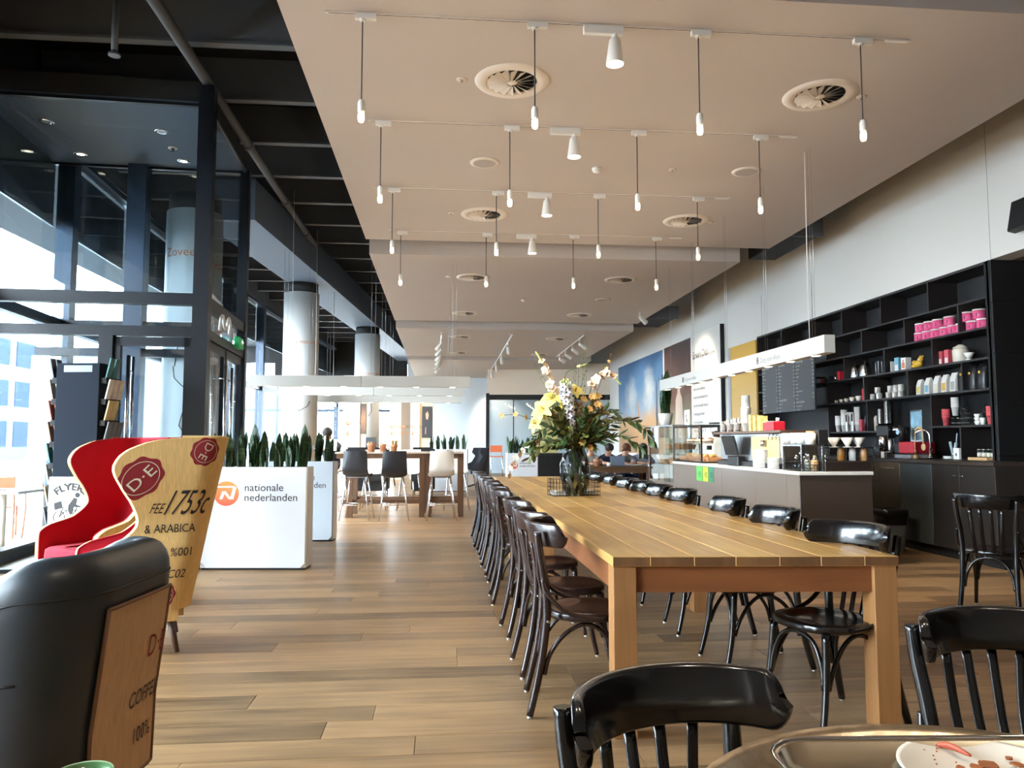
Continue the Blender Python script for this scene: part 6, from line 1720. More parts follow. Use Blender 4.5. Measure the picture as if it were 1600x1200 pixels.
for k in range(3): MB().lathe([(.03, .004), (.034, .1), (.015, .13), (.006, .16)], 12).xf(Matrix.Translation((-.03 + .05*(k % 2), .0 + k*.07, 0))).build('jar', mat('peach sauce', srgb(226, 180, 130), .4) if k == 0 else M['cream'], t)
MB().tube([(.04, -.03, .02), (.05, -.03, .19), (.07, -.03, .19), (.08, -.03, .02)], .005, 6).build('tongs', M['chrome'], t)

# ------------------------------------------------------------------ menu board, posters on the right wall
BX = 5.62
mb0, mb1 = onx(1275, 640, BX), onx(1193, 648, BX); ztop = onx(1275, 556, BX).z
W_ = mb1.y - mb0.y; Hb = ztop - mb0.z
t = thing('menu_board', 'black three panel menu board with white handwritten price lists', 'sign', (BX, mb0.y, mb0.z))
chalk = mat('white chalk print', srgb(226, 222, 214), .8)
tx = ['warme koffie|espresso  2.2|doppio  2.6|cappuccino  2.8|latte  3.0|cortado  2.7|flat white  3.2|mokka  3.2|ijs koffie|frappe  3.5|cold brew  3.6|ijs thee|munt  2.8|gember  2.8', 'slow coffee  M L|V60  3.4|syphon  4.2|aeropress  3.6|chemex  4.0|origin  3.8|single  3.9|blend  3.2|decaf  3.3|soja  0.4|vers gebakken|croissant  2.0|brood  4.5|taart  3.8', 'thee en sap  M L|verse munt  2.6|earl grey  2.4|groen  2.4|rooibos  2.4|jus  3.4|appel  2.8|water  2.2|onze producten|bonen  7.5|filter  6.0|onze locaties|elke dag open|tot 18 uur']
for k in range(3):
    y1_ = W_ * (1 - k/3) - .004; y0_ = W_ * (1 - (k+1)/3) + .004
    pn = MB().box((-.012, y0_, 0), (.012, y1_, Hb)).build('board_panel', mat('menu slate', srgb(62, 62, 64), .5), t, bevel=.002)
    L_ = tx[k].split('|'); n = len(L_)
    for j, s_ in enumerate(L_):
        head = j in (0, 7, 10, 11) and '  2' not in s_[:-3] and (s_[-1].isalpha())
        sz = Hb/n * (.95 if head else .62)
        a_ = s_.rsplit('  ', 1)
        letters('lettering', a_[0], sz, chalk, pn, (-.0135, y1_ - .02, Hb*(1 - (j + .85)/n)), (0, -1, 0), (0, 0, 1), stretch=.95)
        if len(a_) > 1: letters('lettering', a_[1], sz, chalk, pn, (-.0135, y0_ + .02, Hb*(1 - (j + .85)/n)), (0, -1, 0), (0, 0, 1), 'RIGHT')
b = MB()
for y in (.02, W_ - .02): b.tube([(0, y, Hb), (0, y, Hb + 1.3)], .002, 4)
for y in (.25, W_ - .25): b.box((.012, y - .02, Hb*.6), (XR - BX + .001, y + .02, Hb*.6 + .03))
b.build('support', M['black'], t)
def picmat(name, stops, axis='Z', noise=.35, nscale=3, distort=0):
    m = bpy.data.materials.new(name); m.use_nodes = True; nt = m.node_tree; b = nt.nodes['Principled BSDF']; b.inputs['Roughness'].default_value = .5
    tc = nt.nodes.new('ShaderNodeTexCoord'); sp_ = nt.nodes.new('ShaderNodeSeparateXYZ'); nz = nt.nodes.new('ShaderNodeTexNoise'); nz.inputs['Scale'].default_value = nscale; nz.inputs['Detail'].default_value = 5
    ma_ = nt.nodes.new('ShaderNodeMath'); ma_.operation = 'MULTIPLY_ADD'; ma_.inputs[1].default_value = noise
    mb2 = nt.nodes.new('ShaderNodeMath'); mb2.operation = 'SUBTRACT'; mb2.inputs[1].default_value = noise * .5
    nt.links.new(tc.outputs['Generated'], sp_.inputs[0]); nt.links.new(tc.outputs['Generated'], nz.inputs['Vector'])
    nt.links.new(nz.outputs[0], ma_.inputs[0]); nt.links.new(sp_.outputs[axis], ma_.inputs[2]); nt.links.new(ma_.outputs[0], mb2.inputs[0])
    rp = nt.nodes.new('ShaderNodeValToRGB'); nt.links.new(mb2.outputs[0], rp.inputs[0]); nt.links.new(rp.outputs[0], b.inputs['Base Color'])
    cr_ = rp.color_ramp
    while len(cr_.elements) < len(stops): cr_.elements.new(.5)
    for e, (p_, c_) in zip(cr_.elements, stops): e.position = p_; e.color = (*c_, 1)
    return m
def poster(px0, px1, ytop1, zbot, m, lab, cat='poster', name='wall_poster'):
    a, e = onx(px0, 600, XR - .02), onx(px1, ytop1, XR - .02)
    t = thing(name, lab, cat, (XR, e.y, zbot))
    MB().box((-.03, 0, 0), (-.001, a.y - e.y, e.z - zbot)).build('board', M['wplas'], t)
    MB().box((-.0315, 0.004, 0.004), (-.03, a.y - e.y - .004, e.z - zbot - .004)).build('print', m, t)
    return t, a.y - e.y, e.z - zbot
m1 = picmat('sky and dune print', [(0, srgb(150, 112, 78)), (.34, srgb(196, 160, 118)), (.45, srgb(150, 170, 190)), (.7, srgb(88, 130, 170)), (1, srgb(48, 84, 124))], noise=.3)
t, w, h = poster(967, 1036, 546, .9, m1, 'very large print with pale plumes on a blue sky over sand')
def plumes(m, lst):
    """soft pale plumes that are printed on the picture"""
    nt = m.node_tree; b_ = nt.nodes['Principled BSDF']; src_ = b_.inputs['Base Color'].links[0].from_socket
    tc = nt.nodes.new('ShaderNodeTexCoord'); nz = nt.nodes.new('ShaderNodeTexNoise'); nz.inputs['Scale'].default_value = 9; nt.links.new(tc.outputs['Generated'], nz.inputs['Vector'])
    for (yc_, zc_, wy, wz) in lst:
        mp = nt.nodes.new('ShaderNodeMapping'); mp.inputs['Location'].default_value = (0, -yc_/wy, -zc_/wz); mp.inputs['Scale'].default_value = (0, 1/wy, 1/wz)
        nt.links.new(tc.outputs['Generated'], mp.inputs[0])
        ln = nt.nodes.new('ShaderNodeVectorMath'); ln.operation = 'LENGTH'; nt.links.new(mp.outputs[0], ln.inputs[0])
        ad = nt.nodes.new('ShaderNodeMath'); ad.operation = 'MULTIPLY_ADD'; ad.inputs[1].default_value = .9; nt.links.new(nz.outputs[0], ad.inputs[0]); nt.links.new(ln.outputs['Value'], ad.inputs[2])
        mr = nt.nodes.new('ShaderNodeMapRange'); mr.inputs['From Min'].default_value = 1.45; mr.inputs['From Max'].default_value = .5; mr.inputs['To Max'].default_value = .75; nt.links.new(ad.outputs[0], mr.inputs[0])
        mx = nt.nodes.new('ShaderNodeMix'); mx.data_type = 'RGBA'; mx.inputs['B'].default_value = (*srgb(214, 218, 214), 1)
        nt.links.new(mr.outputs[0], mx.inputs['Factor']); nt.links.new(src_, mx.inputs['A']); src_ = mx.outputs['Result']
    nt.links.new(src_, b_.inputs['Base Color'])
plumes(m1, [(.68, .62, .17, .26), (.28, .66, .15, .26)])
for y_, z0, z1, c in ((w*.5, .1, .55, srgb(200, 150, 110)), (w*.12, .08, .72, srgb(90, 100, 110))):
    MB().grid([[Vector((-.0335, y_ - .09*s_, h*lerp(z0, z1, k/4))), Vector((-.0335, y_ + .09*s_, h*lerp(z0, z1, k/4)))] for k, s_ in enumerate((.5, .8, 1, .8, .4))], smooth=False).build('upright_shape_print', mat('figure tone', c, .6), t)
m2 = picmat('brown drape print', [(0, srgb(122, 128, 98)), (.3, srgb(136, 132, 100)), (.5, srgb(98, 62, 44)), (.8, srgb(72, 44, 34)), (1, srgb(54, 32, 26))], noise=.35)
t, w, h = poster(1039, 1080, 527, .9, m2, 'brown print with a pale standing shape beside the text panel')
MB().grid([[Vector((-.033, w*.45 - q, h*z)), Vector((-.033, w*.45 + q, h*z))] for z, q in ((.02, .42), (.2, .4), (.35, .3), (.5, .26), (.56, .1), (.62, .12), (.66, .05))], smooth=False).build('pale_shape_print', picmat('pale cloth print', [(0, srgb(214, 208, 198)), (1, srgb(190, 160, 140))]), t)
a, e = onx(1082, 600, XR - .05), onx(1127, 506, XR - .05)
t = thing('text_panel', 'tall white exhibition text panel lit from above, dark side edge', 'sign', (XR, e.y, .8))
w, h = a.y - e.y, e.z - .8
MB().box((-.08, 0, 0), (-.001, w, h)).build('board', M['wplas'], t)
MB().box((-.085, -.03, 0), (-.001, 0, h)).build('edge_trim', M['black'], t)
letters('lettering', 'Erwin Olaf', .235, mat('grey title', srgb(96, 92, 90), .8), t, (-.0815, w - .15, onx(1090, 560, XR - .05).z - .8), (0, -1, 0), (0, 0, 1))
for k, s_ in enumerate(('Een leven lang in beeld gezien', 'fotografie in de foyer', 'werk uit de collectie', 'kracht en kwetsbaarheid', 'van het menselijk bestaan', 'in dertig jaar beeld', 'vrij te bezoeken', 'elke dag van 8 tot 18')):
    letters('lettering', s_, .12 if k == 0 else .095, M['ink'], t, (-.0815, w - .15, 2.0 - k*.19 + (.35 if k == 0 else 0)), (0, -1, 0), (0, 0, 1))
a, e = onx(1143, 600, XR - .02), onx(1181, 531, XR - .02)
t = thing('yellow_board', 'warm yellow wall panel next to the bookcase', 'panel', (XR, e.y, .9))
MB().box((-.03, 0, 0), (-.001, a.y - e.y, e.z - .9)).build('board', mat('yellow glass panel', srgb(222, 176, 84), .25), t)
MB().box((-.05, (a.y - e.y)*.35, e.z - 1.45), (-.03, (a.y - e.y)*.42, e.z - 1.4)).build('small_hook', M['ink'], t)
MB().box((-.04, a.y - e.y, 0), (-.001, a.y - e.y + .12, e.z - .9)).build('edge_panel', mat('pale steel edge', srgb(176, 180, 182), .4), t)
q = onx(1598, 338, XR - .1)
t = thing('wall_box', 'dark slim box mounted high on the white wall edge', 'speaker', (XR - .02, q.y, q.z))  # stand-in for a dark shape taken for part of a pendant lamp
MB().box((-.14, -.12, -.16), (-.04, .12, .16)).xf(Matrix.Rotation(.2, 4, 'Y')).build('cabinet', M['bplas'], t, bevel=.01)
MB().box((-.06, -.03, -.03), (.019, .03, .03)).build('bracket', M['black'], t)
# ------------------------------------------------------------------ vase and bouquet on the long table
VP = Vector((1.215, 6.95, TZ + .001))
vm_ = bpy.data.materials.new('striped smoked glass'); vm_.use_nodes = True; nt = vm_.node_tree; bs = nt.nodes['Principled BSDF']
tc = nt.nodes.new('ShaderNodeTexCoord'); sx = nt.nodes.new('ShaderNodeSeparateXYZ'); nt.links.new(tc.outputs['Object'], sx.inputs[0])
at = nt.nodes.new('ShaderNodeMath'); at.operation = 'ARCTAN2'; nt.links.new(sx.outputs['Y'], at.inputs[0]); nt.links.new(sx.outputs['X'], at.inputs[1])
m1_ = nt.nodes.new('ShaderNodeMath'); m1_.operation = 'MULTIPLY_ADD'; m1_.inputs[1].default_value = 10.0; nt.links.new(at.outputs[0], m1_.inputs[0])
m2_ = nt.nodes.new('ShaderNodeMath'); m2_.operation = 'MULTIPLY'; m2_.inputs[1].default_value = 30.0; nt.links.new(sx.outputs['Z'], m2_.inputs[0]); nt.links.new(m2_.outputs[0], m1_.inputs[2])
sn = nt.nodes.new('ShaderNodeMath'); sn.operation = 'SINE'; nt.links.new(m1_.outputs[0], sn.inputs[0])
rp = nt.nodes.new('ShaderNodeValToRGB'); rp.color_ramp.elements[0].position = .50; rp.color_ramp.elements[1].position = .60
mrr = nt.nodes.new('ShaderNodeMapRange'); mrr.inputs['From Min'].default_value = -1; nt.links.new(sn.outputs[0], mrr.inputs[0]); nt.links.new(mrr.outputs[0], rp.inputs[0])
tr_ = nt.nodes.new('ShaderNodeBsdfTransparent'); tr_.inputs[0].default_value = (.8, .82, .8, 1); mxs = nt.nodes.new('ShaderNodeMixShader')
rp2 = nt.nodes.new('ShaderNodeMapRange'); rp2.inputs['To Min'].default_value = .10; rp2.inputs['To Max'].default_value = .97
nt.links.new(rp.outputs[0], rp2.inputs[0]); nt.links.new(rp2.outputs[0], mxs.inputs[0]); nt.links.new(tr_.outputs[0], mxs.inputs[1]); nt.links.new(bs.outputs[0], mxs.inputs[2]); nt.links.new(mxs.outputs[0], nt.nodes['Material Output'].inputs[0])
bs.inputs['Base Color'].default_value = (.02, .022, .02, 1); bs.inputs['Roughness'].default_value = .06; bs.inputs['Coat Weight'].default_value = .6
t = thing('glass_vase', 'big rounded glass vase with twisting black stripes on the oak table', 'vase', VP)
MB().lathe([(.02, 0), (.085, .0), (.095, .015), (.125, .1), (.142, .2), (.14, .28), (.115, .36), (.09, .405), (.088, .43)], 48, capt=False).build('body', vm_, t)
MB().lathe([(.084, .426), (.09, .434), (.092, .428)], 40, capb=False, capt=False).build('rim', M['clear'], t)
MB().lathe([(.02, .012), (.085, .02), (.118, .1), (.132, .19)], 32).build('water', glass('green water', (.72, .76, .6)), t)
for dx, dy, lab in ((-.15, .05, 'small black wire caddy left of the vase, window side'), (.15, .12, 'small black wire caddy behind the vase, counter side')):
    t = thing('wire_caddy', lab, 'caddy', VP + Vector((dx, dy, 0)), .1, 'wire caddies by the vase')
    wirebasket(t, .14, .24, .15, M['black'], 5, 5, 4, .0022)
    b = MB()
    for k in range(3): b.cbox((0, 0, .012 + .012*k), (.11 - .01*k, .19, .009), Matrix.Rotation(.1*k - .1, 3, 'Z'))
    b.build('papers', M['wplas'], t)
SC = 174.0
def vp(px, py, dy=0.0): return Vector(((px - 896)/SC + dy*0, dy, (775 - py)/SC))
stemm = mat('green stem', srgb(96, 116, 58), .6); petal_y = mat('yellow lily petal', srgb(238, 222, 112), .5, noise=.08, nscale=12); petal_p = mat('peach petal', srgb(250, 222, 192), .55, noise=.1, nscale=14)
petal_w = mat('white lilac petal', srgb(230, 230, 238), .55); eye = mat('dark flower eye', srgb(52, 48, 70), .7); petal_o = mat('orange petal', srgb(222, 172, 98), .55, noise=.15, nscale=12); budm = mat('lime bud', srgb(206, 214, 130), .6)
leafg = [leafmat('dark leaf', srgb(40, 64, 36), srgb(92, 116, 62), (3, 3, 3)), leafmat('olive leaf', srgb(74, 84, 38), srgb(128, 124, 60), (3, 3, 3)), leafmat('rust foliage', srgb(120, 86, 50), srgb(170, 124, 70), (3, 3, 3))]
def petal_mesh(L, W, curl, cup=.2):
    rows_ = []
    for i in range(7):
        s_ = i/6; w = W*math.sin(PI*min(1, s_*.86 + .1))**.8
        z = L*(s_ - curl*s_*s_*.5); y = L*curl*s_*s_*.75
        rows_.append([Vector((-w, y - cup*w, z)), Vector((0, y + cup*w*.4, z)), Vector((w, y - cup*w, z))])
    return MB().grid(rows_).mesh('petal')
pl_ = petal_mesh(.13, .033, .95); pl_.materials.append(petal_y)
po_ = petal_mesh(.05, .017, .8); po_.materials.append(petal_o)
pp_ = petal_mesh(.066, .028, .7); pp_.materials.append(petal_p)
neck = Vector((0, 0, .41))
def stem_to(p, t, r=.004, bend=.0):
    q = Vector((p.x*.12, p.y*.12, .16)); n_ = Vector((p.x*.22, p.y*.22, .43))
    P = smoothpath([q, n_, n_.lerp(p, .5) + Vector((bend, 0, .06*(abs(p.x) > .2))), p], 6)
    MB().tube(P, r, 6).build('stem', stemm, t); return (P[-1] - P[-3]).normalized()
def flowerhead(t, p, d_, pm, n, tilt, s_=1.0, seed=0):
    Q = Vector(d_).to_track_quat('Z', 'Y'); r_ = random.Random(seed)
    for k in range(n):
        o = put('petal', pm, None, t)
        R_ = Q.to_matrix().to_4x4() @ Matrix.Rotation(2*PI*k/n + r_.uniform(-.1, .1), 4, 'Z') @ Matrix.Rotation(-tilt*(1 if k % 2 else .85), 4, 'X') @ Matrix.Scale(s_, 4)
        o.matrix_local = Matrix.Translation(p) @ R_
for i, (px, py, dy, dirv, s_, lab) in enumerate(((846, 640, -.1, (-.7, -.6, .35), 1.25, 'largest pale yellow lily hanging to the window side of bouquet'), (862, 622, .02, (-.3, -.7, .7), .95, 'pale yellow lily above the largest lily'), (836, 662, -.02, (-.8, -.4, .2), 1.0, 'lowest pale yellow lily on the window side'), (853, 650, .1, (-.5, .3, .6), 1.0, 'yellow lily turned to the back of the bouquet'), (896, 612, -.02, (.1, -.7, .8), .9, 'small yellow lily right of the white delphinium'), (878, 632, -.1, (.0, -.9, .4), .85, 'yellow lily bud open beside the delphinium'))):
    p = vp(px, py, dy); t = thing('lily', lab, 'flower', VP, 0, 'yellow lilies in the vase')
    d_ = Vector(dirv).normalized(); stem_to(p - d_*.02, t)
    flowerhead(t, p, d_, pl_, 6, .5, s_, i)
    b = MB()
    for k in range(5): b.tube([p, p + d_*.07 + Vector((.012*math.cos(k*1.26), 0, .012*math.sin(k*1.26)))], .0025, 4)
    b.build('stamens', petal_o, t)
def spike(name, lab, a, e, n, r0, r1, pm, top, dark, kind='flower'):
    t = thing(name, lab, 'flower', VP); A_, E_ = vp(*a), vp(*e)
    d_ = stem_to(A_, t, .005); MB().tube([A_, E_], .005, 6).build('stem', stemm, t)
    ax = (E_ - A_).normalized(); U = ax.orthogonal().normalized(); W2 = ax.cross(U)
    fl_ = MB()
    for k in range(6):
        g = 2*PI*k/6; q = Vector((math.cos(g), math.sin(g), .25)); w2 = Vector((-math.sin(g), math.cos(g), 0))*.5
        fl_.add([Vector((0, 0, 0)), q*.55 + w2*.7, q*1.05 + Vector((0, 0, .1)), q*.55 - w2*.7], [(0, 1, 2, 3)])
    me = fl_.mesh('floret'); me.materials.append(pm)
    ce = MB().ball((0, 0, .12), .2, 7, 5).mesh('floret_eye'); ce.materials.append(dark)
    for k in range(n):
        s_ = (k + .5)/n; g = k*2.4; r = lerp(r0, r1, s_)
        if s_ > top: continue
        o_ = U*math.cos(g) + W2*math.sin(g); p = A_.lerp(E_, s_) + o_*r*.85
        f_ = put('floret', me, None, t); R_ = (o_ + ax*.15).to_track_quat('Z', 'Y').to_matrix().to_4x4() @ Matrix.Scale(r*.8 + .004, 4)
        f_.matrix_local = Matrix.Translation(p) @ R_
        put('floret_eye', ce, None, f_)
    b = MB()
    for k in range(14):
        s_ = lerp(top, 1.0, k/14); g = k*2.4; r = lerp(r0, r1, s_)*.8; b.ball(A_.lerp(E_, s_) + (U*math.cos(g) + W2*math.sin(g))*r, .011, 7, 5)
    stuff(b.build('buds', budm, t))
    return t
spike('delphinium', 'tall white delphinium spike with dark eyes in the middle of bouquet', (886, 672, -.13), (876, 592, -.12), 46, .035, .052, petal_w, .86, eye)
spike('delphinium', 'short white delphinium tip low in the bouquet', (884, 700, -.15), (882, 668, -.15), 18, .022, .034, petal_w, .95, eye)
def gladiolus(lab, pts, n, s_):
    t = thing('gladiolus', lab, 'flower', VP, 0, 'peach gladioli in the vase'); P = [vp(*p) for p in pts]
    stem_to(P[0], t); Q = smoothpath(P, 6); MB().tube(Q, [lerp(.005, .0015, i/(len(Q)-1)) for i in range(len(Q))], 6).build('stem', stemm, t)
    for k in range(n):
        i = int(lerp(0, len(Q)*.72, k/(n - 1))); p = Q[i]; g = k*2.1
        flowerhead(t, p, Vector((math.cos(g)*.8, -.6, .5 + .3*math.sin(g))).normalized(), pp_, 5, .45, s_*lerp(1.15, .75, k/n), k)
    MB().tube(Q[int(len(Q)*.72):], [.012, .011] + [.008]*(len(Q) - int(len(Q)*.72) - 3) + [.001], 6).build('bud_tip', budm, t)
gladiolus('peach gladiolus leaning to the window side with a green tip', [(862, 612, .0), (853, 585, .0), (846, 568, .0), (833, 546, .0)], 8, 1.0)
gladiolus('peach gladiolus leaning to the counter side with a drooping green tip', [(922, 604, -.02), (934, 590, -.02), (948, 582, -.02), (960, 588, -.02), (971, 599, -.02)], 8, 1.05)
gladiolus('green budded gladiolus stem arching over the bouquet top', [(880, 590, .05), (886, 578, .05), (902, 571, .05), (918, 565, .05)], 2, .5)
def spray(lab, pts, pm, n, s_, name='orchid_spray'):
    t = thing(name, lab, 'flower', VP); P = [vp(*p) for p in pts]; stem_to(P[0], t, .003); Q = smoothpath(P, 6); MB().tube(Q, .0025, 5).build('stem', mat('brown twig', srgb(96, 74, 50), .7), t)
    for k in range(n):
        p = Q[int(lerp(len(Q)*.35, len(Q) - 1, k/max(1, n - 1)))]; flowerhead(t, p, Vector((math.cos(k*2), -.7, math.sin(k*2)*.6)).normalized(), pm, 5, .6, s_, k + 5)
spray('yellow orchid spray reaching far to the window side', [(838, 660, -.05), (815, 652, -.08), (800, 648, -.1), (779, 649, -.1)], po_, 3, .75)
spray('small yellow flower spray standing up on the counter side', [(930, 620, .05), (944, 585, .06), (953, 566, .06), (957, 549, .06)], po_, 4, .5)
spray('trailing vine of small peach flowers hanging low on the window side', [(868, 690, -.1), (840, 688, -.12), (815, 700, -.12), (800, 716, -.12), (788, 742, -.12)], pp_, 7, .6, 'trailing_vine')
for i, (px, py, dy, lab) in enumerate(((908, 624, -.06, 'orange flower beside the delphinium'), (922, 620, -.08, 'orange flower in the bouquet centre'), (932, 632, -.04, 'orange flower on the counter side'), (915, 640, -.12, 'lower orange flower in the bouquet centre'), (935, 618, .04, 'rear orange flower on the counter side'), (903, 692, -.16, 'dusty orange flower low above the vase rim'), (914, 700, -.15, 'second dusty orange flower low above the vase rim'))):
    p = vp(px, py, dy); t = thing('orange_flower', lab, 'flower', VP, 0, 'orange flowers in the bouquet'); stem_to(p, t, .003)
    flowerhead(t, p, Vector((.3*math.cos(i*2), -.8, .5)).normalized(), po_, 7, .5, 1.0, i)
leafs = []
for k in range(3):
    rows_ = []
    for i in range(6):
        s_ = i/5; w = (.022 + .005*k)*math.sin(PI*min(1, s_*.9 + .06)); rows_.append([Vector((-w, -.3*w - .02*s_*s_, .1*s_)), Vector((0, -.02*s_*s_, .1*s_)), Vector((w, -.3*w - .02*s_*s_, .1*s_))])
    me = MB().grid(rows_).mesh('leaf'); me.materials.append(leafg[k]); leafs.append(me)
def branch(lab, pts, n, lk, s_, seed, grp):
    t = thing('leafy_branch', lab, 'branch', VP, 0, grp); r_ = random.Random(seed)
    P = [vp(*p) for p in pts]; q = Vector((P[0].x*.3, P[0].y*.3, .42)); Q = smoothpath([Vector((0, 0, .18)), q] + P, 6)
    MB().tube(Q, [lerp(.004, .0015, i/(len(Q)-1)) for i in range(len(Q))], 5).build('stem', stemm, t)
    for k in range(n):
        i = int(lerp(7, len(Q) - 1, (k + .5)/n)); d_ = (Q[i] - Q[i-1]).normalized(); side = 1 if k % 2 else -1
        o_ = (d_*.8 + d_.orthogonal().normalized()*side*.7 + Vector((r_.uniform(-.5, .5), r_.uniform(-.5, .5), r_.uniform(-.3, .4)))).normalized()
        o = put('leaf', leafs[lk], None, t); o.matrix_local = Matrix.Translation(Q[i]) @ o_.to_track_quat('Z', 'Y').to_matrix().to_4x4() @ Matrix.Rotation(r_.uniform(-1, 1), 4, 'Z') @ Matrix.Scale(s_*r_.uniform(.8, 1.15), 4)
G1 = 'dark leafy branches in the bouquet'
for i, (pts, n, lk, s_, lab) in enumerate((
    ([(940, 672, -.05), (975, 655, -.08), (1005, 668, -.1), (1012, 690, -.1)], 22, 0, .95, 'long dark leafy branch drooping to the counter side'),
    ([(930, 690, -.12), (960, 680, -.15), (985, 692, -.16), (998, 704, -.16)], 18, 0, .9, 'lower dark leafy branch on the counter side'),
    ([(935, 660, .1), (965, 650, .15), (992, 655, .18)], 16, 1, .9, 'olive leafy branch behind on the counter side'),
    ([(925, 655, -.1), (945, 640, -.1), (962, 645, -.1)], 14, 0, .8, 'short dark branch under the right gladiolus'),
    ([(870, 680, -.1), (848, 668, -.14), (830, 684, -.15), (825, 694, -.15)], 16, 0, .95, 'dark leafy branch curving to the window side'),
    ([(865, 690, .0), (842, 700, .0), (820, 716, .0)], 14, 1, .8, 'low olive branch on the window side'),
    ([(880, 660, -.15), (868, 640, -.15)], 16, 1, .8, 'olive branch in front of the lilies'),
    ([(900, 665, -.17), (912, 645, -.17)], 18, 0, .8, 'dark branch at the front of the bouquet'),
    ([(890, 690, -.17), (878, 672, -.2)], 16, 1, .7, 'small olive branch above the vase rim'),
    ([(912, 690, -.16), (930, 672, -.2)], 16, 0, .75, 'small dark branch above the vase rim'),
    ([(905, 660, .12), (925, 640, .16), (935, 620, .18)], 16, 2, .8, 'rust coloured branch behind the orange flowers'),
    ([(882, 660, .12), (866, 645, .16), (858, 630, .18)], 16, 1, .8, 'olive branch behind the lilies'),
    ([(918, 668, -.08), (926, 650, -.1), (938, 640, -.1)], 16, 2, .7, 'rust coloured sprig beside the orange flowers'),
    ([(897, 680, -.1), (896, 650, -.1), (900, 630, -.08)], 20, 2, .7, 'rust coloured sprig in the bouquet centre'))):
    branch(lab, pts, int(n*1.5), lk, s_*1.12, i + 40, G1)
for i, (px, py, dy, lk) in enumerate(((868, 655, -.18, 1), (858, 672, -.16, 0), (880, 645, .2, 1), (905, 672, -.22, 1), (920, 662, -.2, 0), (934, 668, -.18, 1), (946, 682, -.1, 0), (925, 640, .2, 1), (940, 650, .18, 2), (875, 690, -.2, 0), (862, 640, .2, 2), (910, 630, .22, 1), (955, 668, .12, 1), (850, 690, .12, 0))):
    branch('%s in the bouquet, tip %s the vase, %s%s' % (['dark leaf spray', 'olive leaf spray', 'rust leaf spray'][lk], 'left of' if px < 885 else ('above' if px < 918 else 'right of'), ['front and low', 'front, higher', 'behind'][0 if dy < 0 and py > 665 else (1 if dy < 0 else 2)], {1: ', lower one', 9: ', outer one', 7: ', taller one', 12: ', outer one'}.get(i, '')), [((px + 896)/2, (py + 700)/2, dy*.6), (px, py, dy)], 26, lk, 1.0, 90 + i, G1)
b_i = 0
for x0, x1, y1, dy in ((896, 900, 560, .02), (902, 905, 545, .05), (906, 912, 548, .0), (910, 917, 535, .03), (914, 920, 524, .06), (899, 897, 570, .1), (905, 924, 552, .08), (862, 838, 575, -.02), (858, 828, 556, .03)):
    t = thing('bare_twig', 'thin green upright twig, %s from %s in the bouquet' % (wh[b_i % 6] if b_i < 6 else ['first', 'second', 'third'][b_i - 6], 'the centre' if b_i < 6 else 'the outer side'), 'twig', VP, 0, 'thin twigs in the bouquet'); b_i += 1
    p = vp(x1, y1, dy); P = smoothpath([Vector((0, 0, .18)), Vector((.01*(b_i-3), dy*.3, .43)), vp(x0, 620, dy), p], 5); MB().tube(P, [lerp(.003, .0012, i/(len(P)-1)) for i in range(len(P))], 5).build('stem', stemm, t)
    b = MB(); r_ = random.Random(b_i)
    for k in range(7):
        q = P[-2 - k] if k < len(P) - 6 else P[-3]; b.ball(q + Vector((r_.uniform(-.012, .012), 0, r_.uniform(-.01, .01))), (.004, .004, .008), 6, 4)
    stuff(b.build('buds', leafg[1], t))

